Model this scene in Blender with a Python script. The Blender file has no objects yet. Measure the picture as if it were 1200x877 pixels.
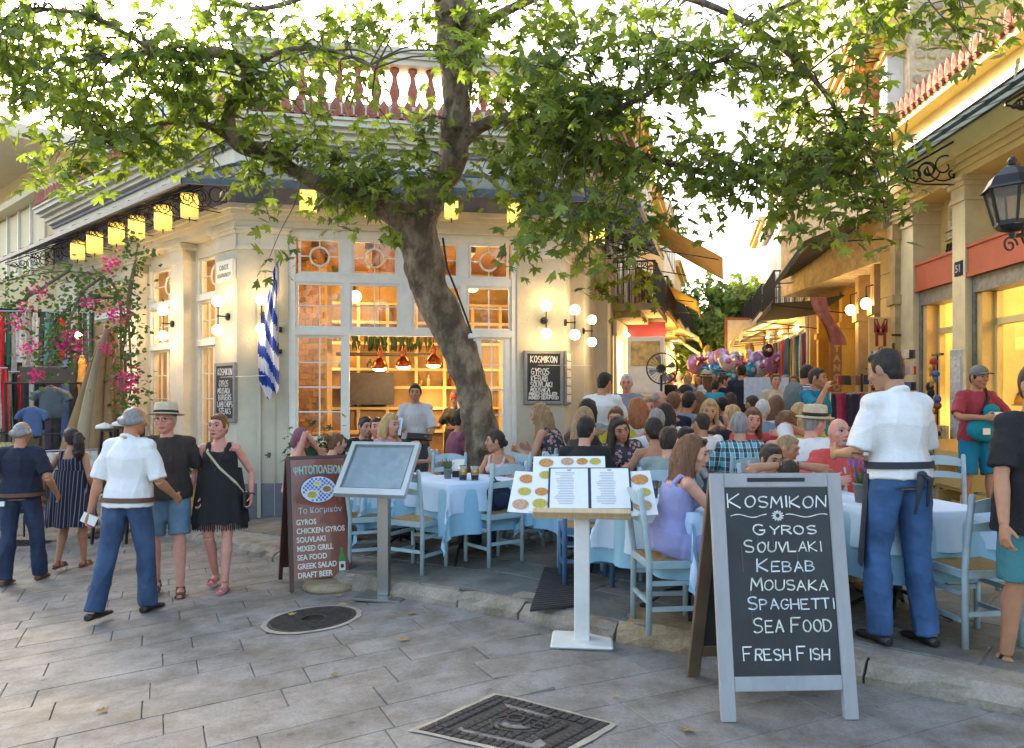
import bpy, bmesh, math, random
import numpy as np
from mathutils import Vector as V, Matrix, noise
R = math.radians
sc = bpy.context.scene
SC_ROOT = sc.collection
C = bpy.data.collections.new('place')      # linked to the scene at the very end, so that building stays quick
_tmp = bpy.data.collections.new('work'); SC_ROOT.children.link(_tmp)
rnd = random.Random(7)
# ---------------------------------------------------------------- camera
F, HY, CX, EYE = 900.0, 465.0, 600.0, 1.6
cam = bpy.data.cameras.new('camera')
cam.lens = 27.0; cam.sensor_width = 36.0; cam.shift_y = 26.5 / 1200
cam.clip_start = .05; cam.clip_end = 2000
co = bpy.data.objects.new('camera', cam); C.objects.link(co)
co.location = (0, 0, EYE); co.rotation_euler = (R(90), 0, 0)
sc.camera = co
# ---------------------------------------------------------------- sky, sun, exposure
SUN_AZ, SUN_EL = R(-28), R(21)          # azimuth from +Y towards +X
w = bpy.data.worlds.new('World'); sc.world = w; w.use_nodes = True
nt = w.node_tree
sky = nt.nodes.new('ShaderNodeTexSky'); sky.sky_type = 'NISHITA'; sky.sun_disc = False
sky.sun_elevation = SUN_EL; sky.sun_rotation = SUN_AZ
sky.air_density = 1.0; sky.dust_density = 4.5; sky.ozone_density = .6
bg = nt.nodes['Background']; bg.inputs[1].default_value = .15
nt.links.new(sky.outputs[0], bg.inputs[0])
sl = bpy.data.lights.new('sun', 'SUN'); sl.energy = 2.1; sl.angle = R(.53); sl.color = (1, .86, .62)
so = bpy.data.objects.new('sun', sl); C.objects.link(so)
sd = V((math.sin(SUN_AZ) * math.cos(SUN_EL), math.cos(SUN_AZ) * math.cos(SUN_EL), math.sin(SUN_EL)))
so.rotation_euler = sd.to_track_quat('Z', 'Y').to_euler(); so.location = (0, 0, 30)
sc.view_settings.view_transform = 'Standard'; sc.view_settings.look = 'None'
sc.view_settings.gamma = 1; sc.view_settings.use_curve_mapping = False
sc.view_settings.exposure = 2.52
sc.render.engine = 'CYCLES'
cy = sc.cycles
cy.use_denoising = True; cy.max_bounces = 7; cy.diffuse_bounces = 4; cy.glossy_bounces = 3
cy.transmission_bounces = 6; cy.transparent_max_bounces = 12; cy.caustics_reflective = False; cy.caustics_refractive = False
cy.sample_clamp_indirect = 6
# ---------------------------------------------------------------- tagging
def P(px, py, Y): return V(((px - CX) / F * Y, Y, EYE - (py - HY) / F * Y))
def tag(o, label=None, cat=None, group=None, kind=None):
 for k, v in (('label', label), ('category', cat), ('group', group), ('kind', kind)):
  if v: o[k] = v
 return o
def thing(name, label, cat, loc=(0, 0, 0), rz=0, group=None, s=1):
 o = bpy.data.objects.new(name, None); C.objects.link(o)
 o.location = loc; o.rotation_euler = (0, 0, rz); o.scale = (s, s, s); o.empty_display_size = .1
 return tag(o, label, cat, group)
def link(name, me, parent=None, loc=None, rot=None, label=None):
 o = bpy.data.objects.new(name, me); C.objects.link(o)
 if parent: o.parent = parent
 if loc is not None: o.location = loc
 if rot is not None: o.rotation_euler = rot
 if label: o['label'] = label
 return o
def kids(o): return [c for c in KID.get(o.name, [])]
def copy_tree(o, parent=None):
 c = o.copy(); C.objects.link(c); c.parent = parent
 for ch in list(o.children): copy_tree(ch, c)
 return c
# ---------------------------------------------------------------- materials
MATS = {}
def mat(name, col, rough=.7, var=.12, scale=6., bump=0., bscale=40., metal=0., emit=None, estr=0., spec=.5, stretch=None, col2=None, mixer=None, coat=0., trans=0., island=0., alpha=None):
 if name in MATS: return MATS[name]
 m = bpy.data.materials.new(name); m.use_nodes = True; n = m.node_tree; b = n.nodes['Principled BSDF']
 L = n.links.new
 tc = n.nodes.new('ShaderNodeTexCoord'); mp = n.nodes.new('ShaderNodeMapping'); L(tc.outputs['Object'], mp.inputs[0])
 if stretch: mp.inputs['Scale'].default_value = stretch
 nz = n.nodes.new('ShaderNodeTexNoise'); nz.inputs['Scale'].default_value = scale; nz.inputs['Detail'].default_value = 7; nz.inputs['Roughness'].default_value = .62
 L(mp.outputs[0], nz.inputs[0])
 rp = n.nodes.new('ShaderNodeValToRGB'); rp.color_ramp.elements[0].position = .32; rp.color_ramp.elements[1].position = .68
 c0 = col2 if col2 else tuple(max(0, x * (1 - var)) for x in col); c1 = col if col2 else tuple(min(1, x * (1 + var)) for x in col)
 rp.color_ramp.elements[0].color = (*c0, 1); rp.color_ramp.elements[1].color = (*c1, 1)
 L(nz.outputs[0], rp.inputs[0]); out = rp.outputs[0]
 if island:
  g = n.nodes.new('ShaderNodeNewGeometry'); oi = n.nodes.new('ShaderNodeObjectInfo'); ad = n.nodes.new('ShaderNodeMath'); ad.operation = 'ADD'
  L(g.outputs['Random Per Island'], ad.inputs[0]); L(oi.outputs['Random'], ad.inputs[1])
  fr = n.nodes.new('ShaderNodeMath'); fr.operation = 'FRACT'; L(ad.outputs[0], fr.inputs[0])
  mr = n.nodes.new('ShaderNodeMapRange'); mr.inputs[3].default_value = 1 - island; mr.inputs[4].default_value = 1 + island; L(fr.outputs[0], mr.inputs[0])
  hs = n.nodes.new('ShaderNodeHueSaturation'); L(mr.outputs[0], hs.inputs['Value']); L(out, hs.inputs['Color']); out = hs.outputs[0]
 L(out, b.inputs['Base Color'])
 b.inputs['Roughness'].default_value = rough; b.inputs['Metallic'].default_value = metal
 b.inputs['Specular IOR Level'].default_value = spec
 if coat: b.inputs['Coat Weight'].default_value = coat
 if bump:
  n2 = n.nodes.new('ShaderNodeTexNoise'); n2.inputs['Scale'].default_value = bscale; n2.inputs['Detail'].default_value = 5
  L(mp.outputs[0], n2.inputs[0]); bp = n.nodes.new('ShaderNodeBump'); bp.inputs['Strength'].default_value = bump; bp.inputs['Distance'].default_value = .02
  L(n2.outputs[0], bp.inputs['Height']); L(bp.outputs[0], b.inputs['Normal'])
 if emit: b.inputs['Emission Color'].default_value = (*emit, 1); b.inputs['Emission Strength'].default_value = estr
 if trans:
  t = n.nodes.new('ShaderNodeBsdfTranslucent'); mx = n.nodes.new('ShaderNodeMixShader'); mx.inputs[0].default_value = trans
  tl = n.nodes.new('ShaderNodeMix'); tl.data_type = 'RGBA'; tl.blend_type = 'MULTIPLY'; tl.inputs[0].default_value = 1
  tl.inputs[7].default_value = (1.5, 1.55, .55, 1); L(out, tl.inputs[6]); L(tl.outputs[2], t.inputs[0])
  L(b.outputs[0], mx.inputs[1]); L(t.outputs[0], mx.inputs[2]); L(mx.outputs[0], n.nodes['Material Output'].inputs[0])
 MATS[name] = m; return m
def glass(name, tint=(.9, .95, .95), refl=.12, body=None):
 if name in MATS: return MATS[name]
 m = bpy.data.materials.new(name); m.use_nodes = True; n = m.node_tree; L = n.links.new
 n.nodes.remove(n.nodes['Principled BSDF'])
 t = n.nodes.new('ShaderNodeBsdfTransparent'); t.inputs[0].default_value = (*tint, 1)
 g = n.nodes.new('ShaderNodeBsdfGlossy'); g.inputs['Roughness'].default_value = .04
 f = n.nodes.new('ShaderNodeFresnel'); f.inputs[0].default_value = 1.5
 a = n.nodes.new('ShaderNodeMath'); a.operation = 'ADD'; a.inputs[1].default_value = refl; L(f.outputs[0], a.inputs[0])
 mx = n.nodes.new('ShaderNodeMixShader'); L(a.outputs[0], mx.inputs[0]); L(t.outputs[0], mx.inputs[1]); L(g.outputs[0], mx.inputs[2])
 o = mx.outputs[0]
 if body:
  d = n.nodes.new('ShaderNodeBsdfDiffuse'); d.inputs[0].default_value = (*body[:3], 1); m2 = n.nodes.new('ShaderNodeMixShader'); m2.inputs[0].default_value = body[3]; tr = n.nodes.new('ShaderNodeBsdfTranslucent'); tr.inputs[0].default_value = (*body[:3], 1); m3 = n.nodes.new('ShaderNodeMixShader'); m3.inputs[0].default_value = .65; L(d.outputs[0], m3.inputs[1]); L(tr.outputs[0], m3.inputs[2]); d = m3
  L(o, m2.inputs[1]); L(d.outputs[0], m2.inputs[2]); o = m2.outputs[0]
 L(o, n.nodes['Material Output'].inputs[0]); MATS[name] = m; return m
# ---------------------------------------------------------------- mesh builder
class MB:
 def __init__(s): s.v = []; s.f = []; s.m = []; s.mi = 0; s.sm = []; s.smooth = False
 def add(s, vs, fs, M=None):
  b = len(s.v)
  s.v += [tuple(M @ V(p)) for p in vs] if M is not None else [tuple(p) for p in vs]
  s.f += [tuple(b + i for i in f) for f in fs]; s.m += [s.mi] * len(fs); s.sm += [s.smooth] * len(fs); return s
 def box(s, c, d, M=None, rz=0):
  x, y, z = d[0] / 2, d[1] / 2, d[2] / 2
  T = Matrix.Translation(V(c)) @ Matrix.Rotation(rz, 4, 'Z')
  if M is not None: T = M @ T
  return s.add([(-x, -y, -z), (x, -y, -z), (x, y, -z), (-x, y, -z), (-x, -y, z), (x, -y, z), (x, y, z), (-x, y, z)],
      [(0, 3, 2, 1), (4, 5, 6, 7), (0, 1, 5, 4), (1, 2, 6, 5), (2, 3, 7, 6), (3, 0, 4, 7)], T)
 def b2(s, a, b, M=None):
  return s.box([(a[i] + b[i]) / 2 for i in range(3)], [abs(b[i] - a[i]) for i in range(3)], M)
 def hexa(s, p): # 8 corner points bottom 4 top 4
  return s.add(p, [(0, 3, 2, 1), (4, 5, 6, 7), (0, 1, 5, 4), (1, 2, 6, 5), (2, 3, 7, 6), (3, 0, 4, 7)])
 def bar(s, a, b, w, h=None, up=(0, 0, 1)):
  a, b = V(a), V(b); h = h or w; d = (b - a).normalized(); u = V(up)
  if abs(d.dot(u)) > .98: u = V((0, 1, 0))
  r = d.cross(u).normalized() * w / 2; u = r.cross(d).normalized() * h / 2
  return s.hexa([a - r - u, a + r - u, b + r - u, b - r - u, a - r + u, a + r + u, b + r + u, b - r + u])
 def tube(s, pts, rad, seg=8, cap=True):
  pts = [V(p) for p in pts]; n = len(pts)
  if not hasattr(rad, '__len__'): rad = [rad] * n
  vs = []; fs = []; prev = None
  for i, p in enumerate(pts):
   d = (pts[min(i + 1, n - 1)] - pts[max(i - 1, 0)]);
   d = d.normalized() if d.length > 1e-9 else V((0, 0, 1))
   if prev is None:
    u = V((0, 0, 1)) if abs(d.z) < .9 else V((1, 0, 0)); a = d.cross(u).normalized()
   else:
    a = (prev - d * prev.dot(d)); a = a.normalized() if a.length > 1e-6 else d.cross(V((0, 0, 1))).normalized()
   prev = a; c = d.cross(a)
   for k in range(seg):
    t = 2 * math.pi * k / seg; vs.append(p + (a * math.cos(t) + c * math.sin(t)) * rad[i])
  for i in range(n - 1):
   for k in range(seg):
    k2 = (k + 1) % seg; fs.append((i * seg + k, i * seg + k2, (i + 1) * seg + k2, (i + 1) * seg + k))
  if cap: fs.append(tuple(range(seg))[::-1]); fs.append(tuple((n - 1) * seg + k for k in range(seg)))
  return s.add(vs, fs)
 def lathe(s, prof, seg=16, c=(0, 0, 0), M=None):
  vs = []; fs = []; n = len(prof)
  for r, z in prof:
   for k in range(seg):
    t = 2 * math.pi * k / seg; vs.append((c[0] + r * math.cos(t), c[1] + r * math.sin(t), c[2] + z))
  for i in range(n - 1):
   for k in range(seg):
    k2 = (k + 1) % seg; fs.append((i * seg + k, i * seg + k2, (i + 1) * seg + k2, (i + 1) * seg + k))
  fs.append(tuple(range(seg))[::-1]); fs.append(tuple((n - 1) * seg + k for k in range(seg)))
  return s.add(vs, fs, M)
 def ell(s, c, r, seg=12, rings=8, M=None):
  prof = []
  vs = [(0, 0, -1)]; fs = []
  for i in range(1, rings):
   a = math.pi * i / rings - math.pi / 2
   for k in range(seg):
    t = 2 * math.pi * k / seg; vs.append((math.cos(a) * math.cos(t), math.cos(a) * math.sin(t), math.sin(a)))
  vs.append((0, 0, 1)); e = len(vs) - 1
  for k in range(seg):
   k2 = (k + 1) % seg; fs.append((0, 1 + k2, 1 + k)); fs.append((e, e - seg + k, e - seg + k2))
   for i in range(rings - 2): fs.append((1 + i * seg + k, 1 + i * seg + k2, 1 + (i + 1) * seg + k2, 1 + (i + 1) * seg + k))
  if not hasattr(r, '__len__'): r = (r, r, r)
  T = Matrix.Translation(V(c)) @ Matrix.Diagonal((*r, 1))
  if M is not None: T = Matrix.Translation(V(c)) @ M @ Matrix.Diagonal((*r, 1))
  return s.add(vs, fs, T)
 def prism(s, poly, a, b, M=None): # poly in xz, extruded along y a..b
  n = len(poly)
  vs = [(x, a, z) for x, z in poly] + [(x, b, z) for x, z in poly]
  return s.add(vs, [tuple(range(n)), tuple(range(2 * n - 1, n - 1, -1))] + [(i, n + i, n + (i + 1) % n, (i + 1) % n) for i in range(n)], M)
 def mesh(s, name, mats, bevel=0):
  me = bpy.data.meshes.new(name); me.from_pydata(s.v, [], s.f)
  for m in (mats if isinstance(mats, (list, tuple)) else [mats]): me.materials.append(m)
  if any(s.m): me.polygons.foreach_set('material_index', s.m)
  if any(s.sm): me.polygons.foreach_set('use_smooth', s.sm)
  if bevel:
   bm = bmesh.new(); bm.from_mesh(me)
   bmesh.ops.bevel(bm, geom=bm.edges[:], offset=bevel, segments=1, affect='EDGES', clamp_overlap=True); bm.to_mesh(me); bm.free()
  me.update(); return me
 def build(s, name, mats, parent=None, bevel=0, loc=None, rot=None, label=None):
  return link(name, s.mesh(name, mats, bevel), parent, loc, rot, label)
class Frame:
 """a wall plane: origin, direction u along it, d outwards, z up"""
 def __init__(s, o, d):
  s.o = V((o[0], o[1], 0)); s.d = V((d[0], d[1], 0)).normalized(); s.n = V((s.d.y, -s.d.x, 0))
  s.M = Matrix(((s.d.x, s.n.x, 0, s.o.x), (s.d.y, s.n.y, 0, s.o.y), (0, 0, 1, 0), (0, 0, 0, 1)))
  s.ang = math.atan2(s.d.y, s.d.x)
 def pt(s, u, d=0, z=0): return s.o + s.d * u + s.n * d + V((0, 0, z))
 def u(s, px, d=0):
  k = (px - CX) / F; o = s.o + s.n * d
  return (k * o.y - o.x) / (s.d.x - k * s.d.y)
 def z(s, px, py, d=0):
  return EYE + (HY - py) / F * s.pt(s.u(px, d), d).y
 def b(s, mb, u0, u1, d0, d1, z0, z1):
  p = [s.pt(u0, d0, z0), s.pt(u1, d0, z0), s.pt(u1, d1, z0), s.pt(u0, d1, z0), s.pt(u0, d0, z1), s.pt(u1, d0, z1), s.pt(u1, d1, z1), s.pt(u0, d1, z1)]
  if (u1 - u0) * (d1 - d0) > 0: p = [p[1], p[0], p[3], p[2], p[5], p[4], p[7], p[6]]
  return mb.hexa(p)
# ---------------------------------------------------------------- chalk stroke font (grid 4 wide, 6 high)
def arc(cx, cy, rx, ry, a0, a1, n=9): return [(cx + rx * math.cos(R(a0 + (a1 - a0) * i / n)), cy + ry * math.sin(R(a0 + (a1 - a0) * i / n))) for i in range(n + 1)]
GL = {'A': [[(0, 0), (2, 6), (4, 0)], [(.8, 2.2), (3.4, 2.2)]], 'B': [[(0, 0), (0, 6)], [(0, 6)] + arc(1.6, 4.6, 1.7, 1.4, 90, -90) + [(0, 3.2)] + arc(1.9, 1.6, 1.9, 1.6, 90, -90) + [(0, 0)]],
 'C': [arc(2, 3, 2, 3, 50, 310)], 'D': [[(0, 0), (0, 6)] + arc(1, 3, 3, 3, 90, -90) + [(0, 0)]], 'E': [[(3.6, 6), (0, 6), (0, 0), (3.8, 0)], [(0, 3.1), (3, 3.1)]],
 'F': [[(3.8, 6), (0, 6), (0, 0)], [(0, 3.1), (2.8, 3.1)]], 'G': [arc(2, 3, 2, 3, 50, 330) + [(3.9, 2.6), (2.2, 2.6)]], 'H': [[(0, 0), (0, 6)], [(4, 0), (4, 6)], [(0, 3), (4, 3)]],
 'I': [[(2, 0), (2, 6)]], 'K': [[(0, 0), (0, 6)], [(3.6, 6), (0, 2.8), (3.9, 0)]], 'L': [[(0, 6), (0, 0), (3.6, 0)]], 'M': [[(0, 0), (.4, 6), (2.2, 2), (4, 6), (4.5, 0)]],
 'N': [[(0, 0), (0, 6), (3.9, 0), (3.9, 6)]], 'O': [arc(2, 3, 2, 3, 95, 455, 14)], 'P': [[(0, 0), (0, 6)] + arc(1.8, 4.5, 1.8, 1.5, 90, -90) + [(0, 3)]],
 'R': [[(0, 0), (0, 6)] + arc(1.8, 4.5, 1.8, 1.5, 90, -90) + [(0, 3)], [(1.6, 3), (3.8, 0)]], 'S': [arc(2, 4.5, 1.8, 1.5, 40, 270, 8) + arc(2, 1.5, 1.9, 1.5, 90, -140, 8)],
 'T': [[(0, 6), (4.2, 6)], [(2.1, 6), (2.1, 0)]], 'U': [[(0, 6), (0, 2)] + arc(2, 2, 2, 2, 180, 360) + [(4, 6)]], 'V': [[(0, 6), (2, 0), (4, 6)]], 'X': [[(0, 0), (4, 6)], [(0, 6), (4, 0)]],
 'Y': [[(0, 6), (2, 3), (4, 6)], [(2, 3), (2, 0)]], '~': [[(0, 3), (3, 3.8), (6, 2.8), (9, 3.6), (11, 3), (14, 3.7), (18, 2.8)]], '-': [[(0, 3), (3, 3)]]}
def ribbon(mb, pts, w, r):
 for a, b in zip(pts, pts[1:]):
  a, b = V((a[0], a[1])), V((b[0], b[1])); d = (b - a)
  if d.length < 1e-6: continue
  d.normalize(); n = V((-d.y, d.x)) * w * (.4 + .2 * r.random()); e = d * w * .35
  q = [a - e - n, b + e - n, b + e + n, a - e + n]
  mb.add([(p.x, -.0015, p.y) for p in q] , [(0, 1, 2, 3)])
def chalk(mb, text, x, z, h, w=None, sw=.006, seed=1, small=.78):
 """writes on the xz plane facing -y; x = left edge, z = baseline; w fits the width"""
 r = random.Random(seed); adv = []; cur = 0
 for i, c in enumerate(text):
  k = 1 if (i == 0 or text[i - 1] == ' ' or small == 1) else small
  adv.append((cur, k)); cur += (2.2 if c == ' ' else (2.4 if c == 'I' else 5.3) * k)
 tot = cur - 1; sx = (w / tot) if w else h / 6
 for (cx, k), c in zip(adv, text):
  if c == ' ': continue
  ox = (-1.0 if c == 'I' else 0); dz = r.uniform(-.25, .25); sl_ = r.uniform(-.05, .08)
  for st in GL.get(c, []):
   pts = [(x + (cx + (px + ox) * k + py * sl_) * sx + r.uniform(-.08, .08) * sx, z + (py * k + dz) * h / 6 + r.uniform(-.08, .08) * h / 6) for px, py in st]
   ribbon(mb, pts, sw, r)
   if r.random() < .5: ribbon(mb, [(a + sw * .5, b + sw * .4) for a, b in pts], sw * .5, r)
def textmesh(s, size, ext=.001, align='LEFT', sx=1, bold=0, curve=0):
 cu = bpy.data.curves.new('lettering', 'FONT'); cu.body = s; cu.size = size; cu.extrude = ext; cu.align_x = align; cu.offset = bold; cu.resolution_u = 3
 o = bpy.data.objects.new('lettering', cu); _tmp.objects.link(o)
 me = bpy.data.meshes.new_from_object(o.evaluated_get(bpy.context.evaluated_depsgraph_get())); bpy.data.objects.remove(o)
 for v in me.vertices:
  x, y = v.co.x * sx, v.co.y
  v.co = (x, -v.co.z, y - curve * x * x)     # stands in the xz plane facing -y
 return me
def lettering(s, size, m, parent, loc, rot=(0, 0, 0), **k):
 me = textmesh(s, size, **k); me.materials.clear(); me.materials.append(m)
 return link('lettering', me, parent, loc, rot)
# ---------------------------------------------------------------- ground heights
def sst(x, a, b):
 t = min(1, max(0, (x - a) / (b - a))); return t * t * (3 - 2 * t)
def gz(x, y): return .07 * max(-9, min(x, 0))
def tz(x, y): return gz(x, y) + .12 + .04 * max(0, y - 6) * sst(x, 0, 3)
KP = [(-14, 19.6), (-8.2, 13.75), (-4.53, 10.33), (-2.73, 8.49), (-1.52, 6.82), (-.5, 5.98), (.51, 5.09), (1.13, 4.75), (1.93, 4.3), (2.56, 3.84), (4.5, 2.9), (9, .9)]
def stone(name, c, spots=.5, warm=.0, rough=.75, bump=.35):
 """paving stone: grey body, cloudy grime, dark chewing-gum spots, fine grain; all in world position so that stains cross the joints"""
 if name in MATS: return MATS[name]
 m = bpy.data.materials.new(name); m.use_nodes = True; n = m.node_tree; L = n.links.new; b = n.nodes['Principled BSDF']
 g = n.nodes.new('ShaderNodeNewGeometry'); pos = g.outputs['Position']
 def nz(sc_, det=6, ro=.6):
  x = n.nodes.new('ShaderNodeTexNoise'); x.inputs['Scale'].default_value = sc_; x.inputs['Detail'].default_value = det; x.inputs['Roughness'].default_value = ro; L(pos, x.inputs[0]); return x.outputs[0]
 def ramp(i, p0, p1, a, bb):
  r = n.nodes.new('ShaderNodeValToRGB'); r.color_ramp.elements[0].position = p0; r.color_ramp.elements[1].position = p1
  r.color_ramp.elements[0].color = (*a, 1); r.color_ramp.elements[1].color = (*bb, 1); L(i, r.inputs[0]); return r.outputs[0]
 def mul(a, bb, f=1):
  x = n.nodes.new('ShaderNodeMix'); x.data_type = 'RGBA'; x.blend_type = 'MULTIPLY'; x.inputs[0].default_value = f; L(a, x.inputs[6]); L(bb, x.inputs[7]); return x.outputs[2]
 base = ramp(nz(1.1), .3, .7, tuple(x * .8 for x in c), tuple(x * 1.15 for x in c))
 base = mul(base, ramp(nz(3.2, 9, .72), .36, .6, (.56, .5, .42), (1, 1, 1)))
 base = mul(base, ramp(nz(55, 3), .3, .7, (.8, .8, .8), (1.12, 1.12, 1.12)))
 oi = n.nodes.new('ShaderNodeObjectInfo'); base = mul(base, ramp(oi.outputs['Random'], 0, 1, (.9, .91, .92), (1.05, 1.04, 1.02)))
 vo = n.nodes.new('ShaderNodeTexVoronoi'); vo.inputs['Scale'].default_value = 3.1; vo.inputs['Randomness'].default_value = 1; L(pos, vo.inputs['Vector'])
 base = mul(base, ramp(vo.outputs[0], .055, .075, (.3, .29, .28), (1, 1, 1)), spots)
 v2 = n.nodes.new('ShaderNodeTexVoronoi'); v2.inputs['Scale'].default_value = 7.3; L(pos, v2.inputs['Vector'])
 base = mul(base, ramp(v2.outputs[0], .05, .085, (.5, .5, .48), (1, 1, 1)), spots)
 L(base, b.inputs['Base Color'])
 rr = ramp(nz(2.3), .3, .7, (rough - .2,) * 3, (rough + .1,) * 3); L(rr, b.inputs['Roughness'])
 bp = n.nodes.new('ShaderNodeBump'); bp.inputs['Strength'].default_value = bump; bp.inputs['Distance'].default_value = .01
 ad = n.nodes.new('ShaderNodeMath'); ad.operation = 'ADD'; L(nz(14, 8, .7), ad.inputs[0]); L(nz(90, 3), ad.inputs[1]); L(ad.outputs[0], bp.inputs['Height']); L(bp.outputs[0], b.inputs['Normal'])
 MATS[name] = m; return m
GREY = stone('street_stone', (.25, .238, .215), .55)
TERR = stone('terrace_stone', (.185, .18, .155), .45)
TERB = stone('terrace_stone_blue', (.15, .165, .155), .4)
KERB = stone('kerb_stone', (.33, .29, .23), .2, bump=.8)
KERBY = stone('kerb_stone_warm', (.36, .28, .17), .1, bump=.8)
GROUT = mat('grout', (.24, .225, .2), .95, .3, 8, bump=.4)
def grid_sheet(name, xs, ys, zf, m, pf=None):
 mb = MB(); nx = len(xs)
 for y in ys:
  for x in xs: mb.v.append((x, y, zf(x, y)))
 for j in range(len(ys) - 1):
  for i in range(nx - 1):
   mb.f.append((j * nx + i, j * nx + i + 1, (j + 1) * nx + i + 1, (j + 1) * nx + i)); mb.m.append(0); mb.sm.append(False)
 return mb
xs = [-500, -200, -80, -30, -14, -9, -7, -5, -3, -2, -1, -.5, 0, 1, 2, 4, 8, 20, 60, 200, 500]
ys = [-60, -20, -6, -2, 0, 2, 4, 6, 8, 11, 15, 20, 30, 60, 150, 500]
street = grid_sheet('street', xs, ys, lambda x, y: gz(x, y) - .014, GROUT).build('street', GROUT); tag(street, kind='structure')
def tilt(x, y=0, zf=gz):
 n = V((zf(x - .05, y) - zf(x + .05, y), zf(x, y - .05) - zf(x, y + .05), .1)).normalized()
 return V((0, 0, 1)).rotation_difference(n).to_matrix().to_4x4()
def slab_mesh(name, m, c=.006, d=.03):
 """unit 1x1 slab, top at z=0 with worn edges"""
 mb = MB(); e = .5; i = .5 - c * 1.6
 mb.add([(-i, -i, 0), (i, -i, 0), (i, i, 0), (-i, i, 0), (-e, -e, -c), (e, -e, -c), (e, e, -c), (-e, e, -c), (-e, -e, -d), (e, -e, -d), (e, e, -d), (-e, e, -d)],
     [(0, 1, 2, 3), (4, 5, 1, 0), (5, 6, 2, 1), (6, 7, 3, 2), (7, 4, 0, 3), (8, 9, 5, 4), (9, 10, 6, 5), (10, 11, 7, 6), (11, 8, 4, 7)])
 return mb.mesh(name, m)
def inpoly(x, y, poly):
 c = False; n = len(poly)
 for i in range(n):
  x1, y1 = poly[i]; x2, y2 = poly[i - 1]
  if (y1 > y) != (y2 > y) and x < (x2 - x1) * (y - y1) / (y2 - y1) + x1: c = not c
 return c
TERRACE_POLY = KP + [(30, 1), (60, 90), (-40, 90)]
def kerbdist(x, y):
 return min((V((x, y)) - (V(a) + (V(b) - V(a)) * max(0, min(1, (V((x, y)) - V(a)).dot(V(b) - V(a)) / (V(b) - V(a)).length_squared)))).length for a, b in zip(KP, KP[1:]))
# street pavers: rows of long slabs, 25 degrees off the picture's axis
HOLES = []          # (x, y, rx, ry, ang) covers set in the paving
MANHOLE_ROUND = V(((365 - CX) / F * 1.0, 1.0));
def ground_at(px, py, zf=gz):
 Y = 5.
 for _ in range(30):
  X = (px - CX) / F * Y; Y = (EYE - zf(X, Y)) * F / (py - HY)
 return V(((px - CX) / F * Y, Y, zf((px - CX) / F * Y, Y)))
MR = ground_at(366, 726); MS = ground_at(605, 851)
a25 = R(25); e1 = V((math.cos(a25), math.sin(a25))); e2 = V((-e1.y, e1.x))
cells = []; r_ = random.Random(3)
j = 0; v = -2.0
while v < 16:
 hgt = .30; u = -16 + r_.uniform(0, .5)
 while u < 9:
  L_ = r_.choice([.58, .62, .62, .75, .9, .5]); c = e1 * (u + L_ / 2) + e2 * (v + hgt / 2)
  x, y = c
  if y > 1.9 and abs(x) < y * .72 + .8 and y < 22 and not (inpoly(x, y, TERRACE_POLY) and kerbdist(x, y) > .28): cells.append((y, x, L_, hgt))
  u += L_
 v += hgt
cells.sort()
vis = cells
def put_slabs(cells, ang, zf, parent, meshes, part, limit, gap=.006, seed=1, rest_mat=None, dz=.0015):
 rr = random.Random(seed); stuff = MB()
 base = {k: np.array([v.co[:] for v in m.vertices]) for k, m in enumerate(meshes)}; faces = [[tuple(p.vertices) for p in m.polygons] for m in meshes]
 for k, (y, x, L_, h_) in enumerate(cells):
  z = zf(x, y) + rr.uniform(-dz, dz); mi = rr.randrange(len(meshes))
  M = Matrix.Translation((x, y, z)) @ tilt(x, y, zf) @ Matrix.Rotation(ang + rr.uniform(-.004, .004), 4, 'Z') @ Matrix.Diagonal((L_ - gap, h_ - gap, 1, 1))
  if k < limit:
   o = bpy.data.objects.new(part, meshes[mi]); C.objects.link(o); o.parent = parent; o.matrix_local = M
  else:
   stuff.mi = 0; stuff.add([tuple(p) for p in base[mi]], faces[mi], M)
 if stuff.v: tag(stuff.build(part + '_field', rest_mat or meshes[0].materials[0], parent), kind='stuff')
near = [c for c in cells if (V((c[1], c[0])) - MS.xy).length > .2 and (V((c[1], c[0])) - MR.xy).length > .1]
put_slabs(near, a25, gz, street, [slab_mesh('paver', GREY, .004), slab_mesh('paver', GREY, .003)], 'paving_slab', 300, gap=.004)
# terrace sheet, kerb and slabs
rows = []; ts = [0, .5, 1, 1.5, 2, 3, 4, 5, 6, 8, 10, 13, 17, 22, 30, 45, 70, 120, 250]
mb = MB(); nr = len(ts)
kpts = []
for a, b in zip(KP, KP[1:]):
 for i in range(3): kpts.append(V(a).lerp(V(b), i / 3))
kpts.append(V(KP[-1]))
for k, p in enumerate(kpts):
 f = k / (len(kpts) - 1); d = V((.25 + .5 * f, 1)).normalized()
 for t in ts:
  q = p + d * t + (V((.1, .1)) if t == 0 else V((0, 0))); mb.v.append((q.x, q.y, tz(q.x, min(q.y, 60)) - .012))
for k in range(len(kpts) - 1):
 for i in range(nr - 1): mb.f.append((k * nr + i, (k + 1) * nr + i, (k + 1) * nr + i + 1, k * nr + i + 1)); mb.m.append(0); mb.sm.append(False)
pavement = mb.build('pavement', GROUT); tag(pavement, kind='structure')
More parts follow.
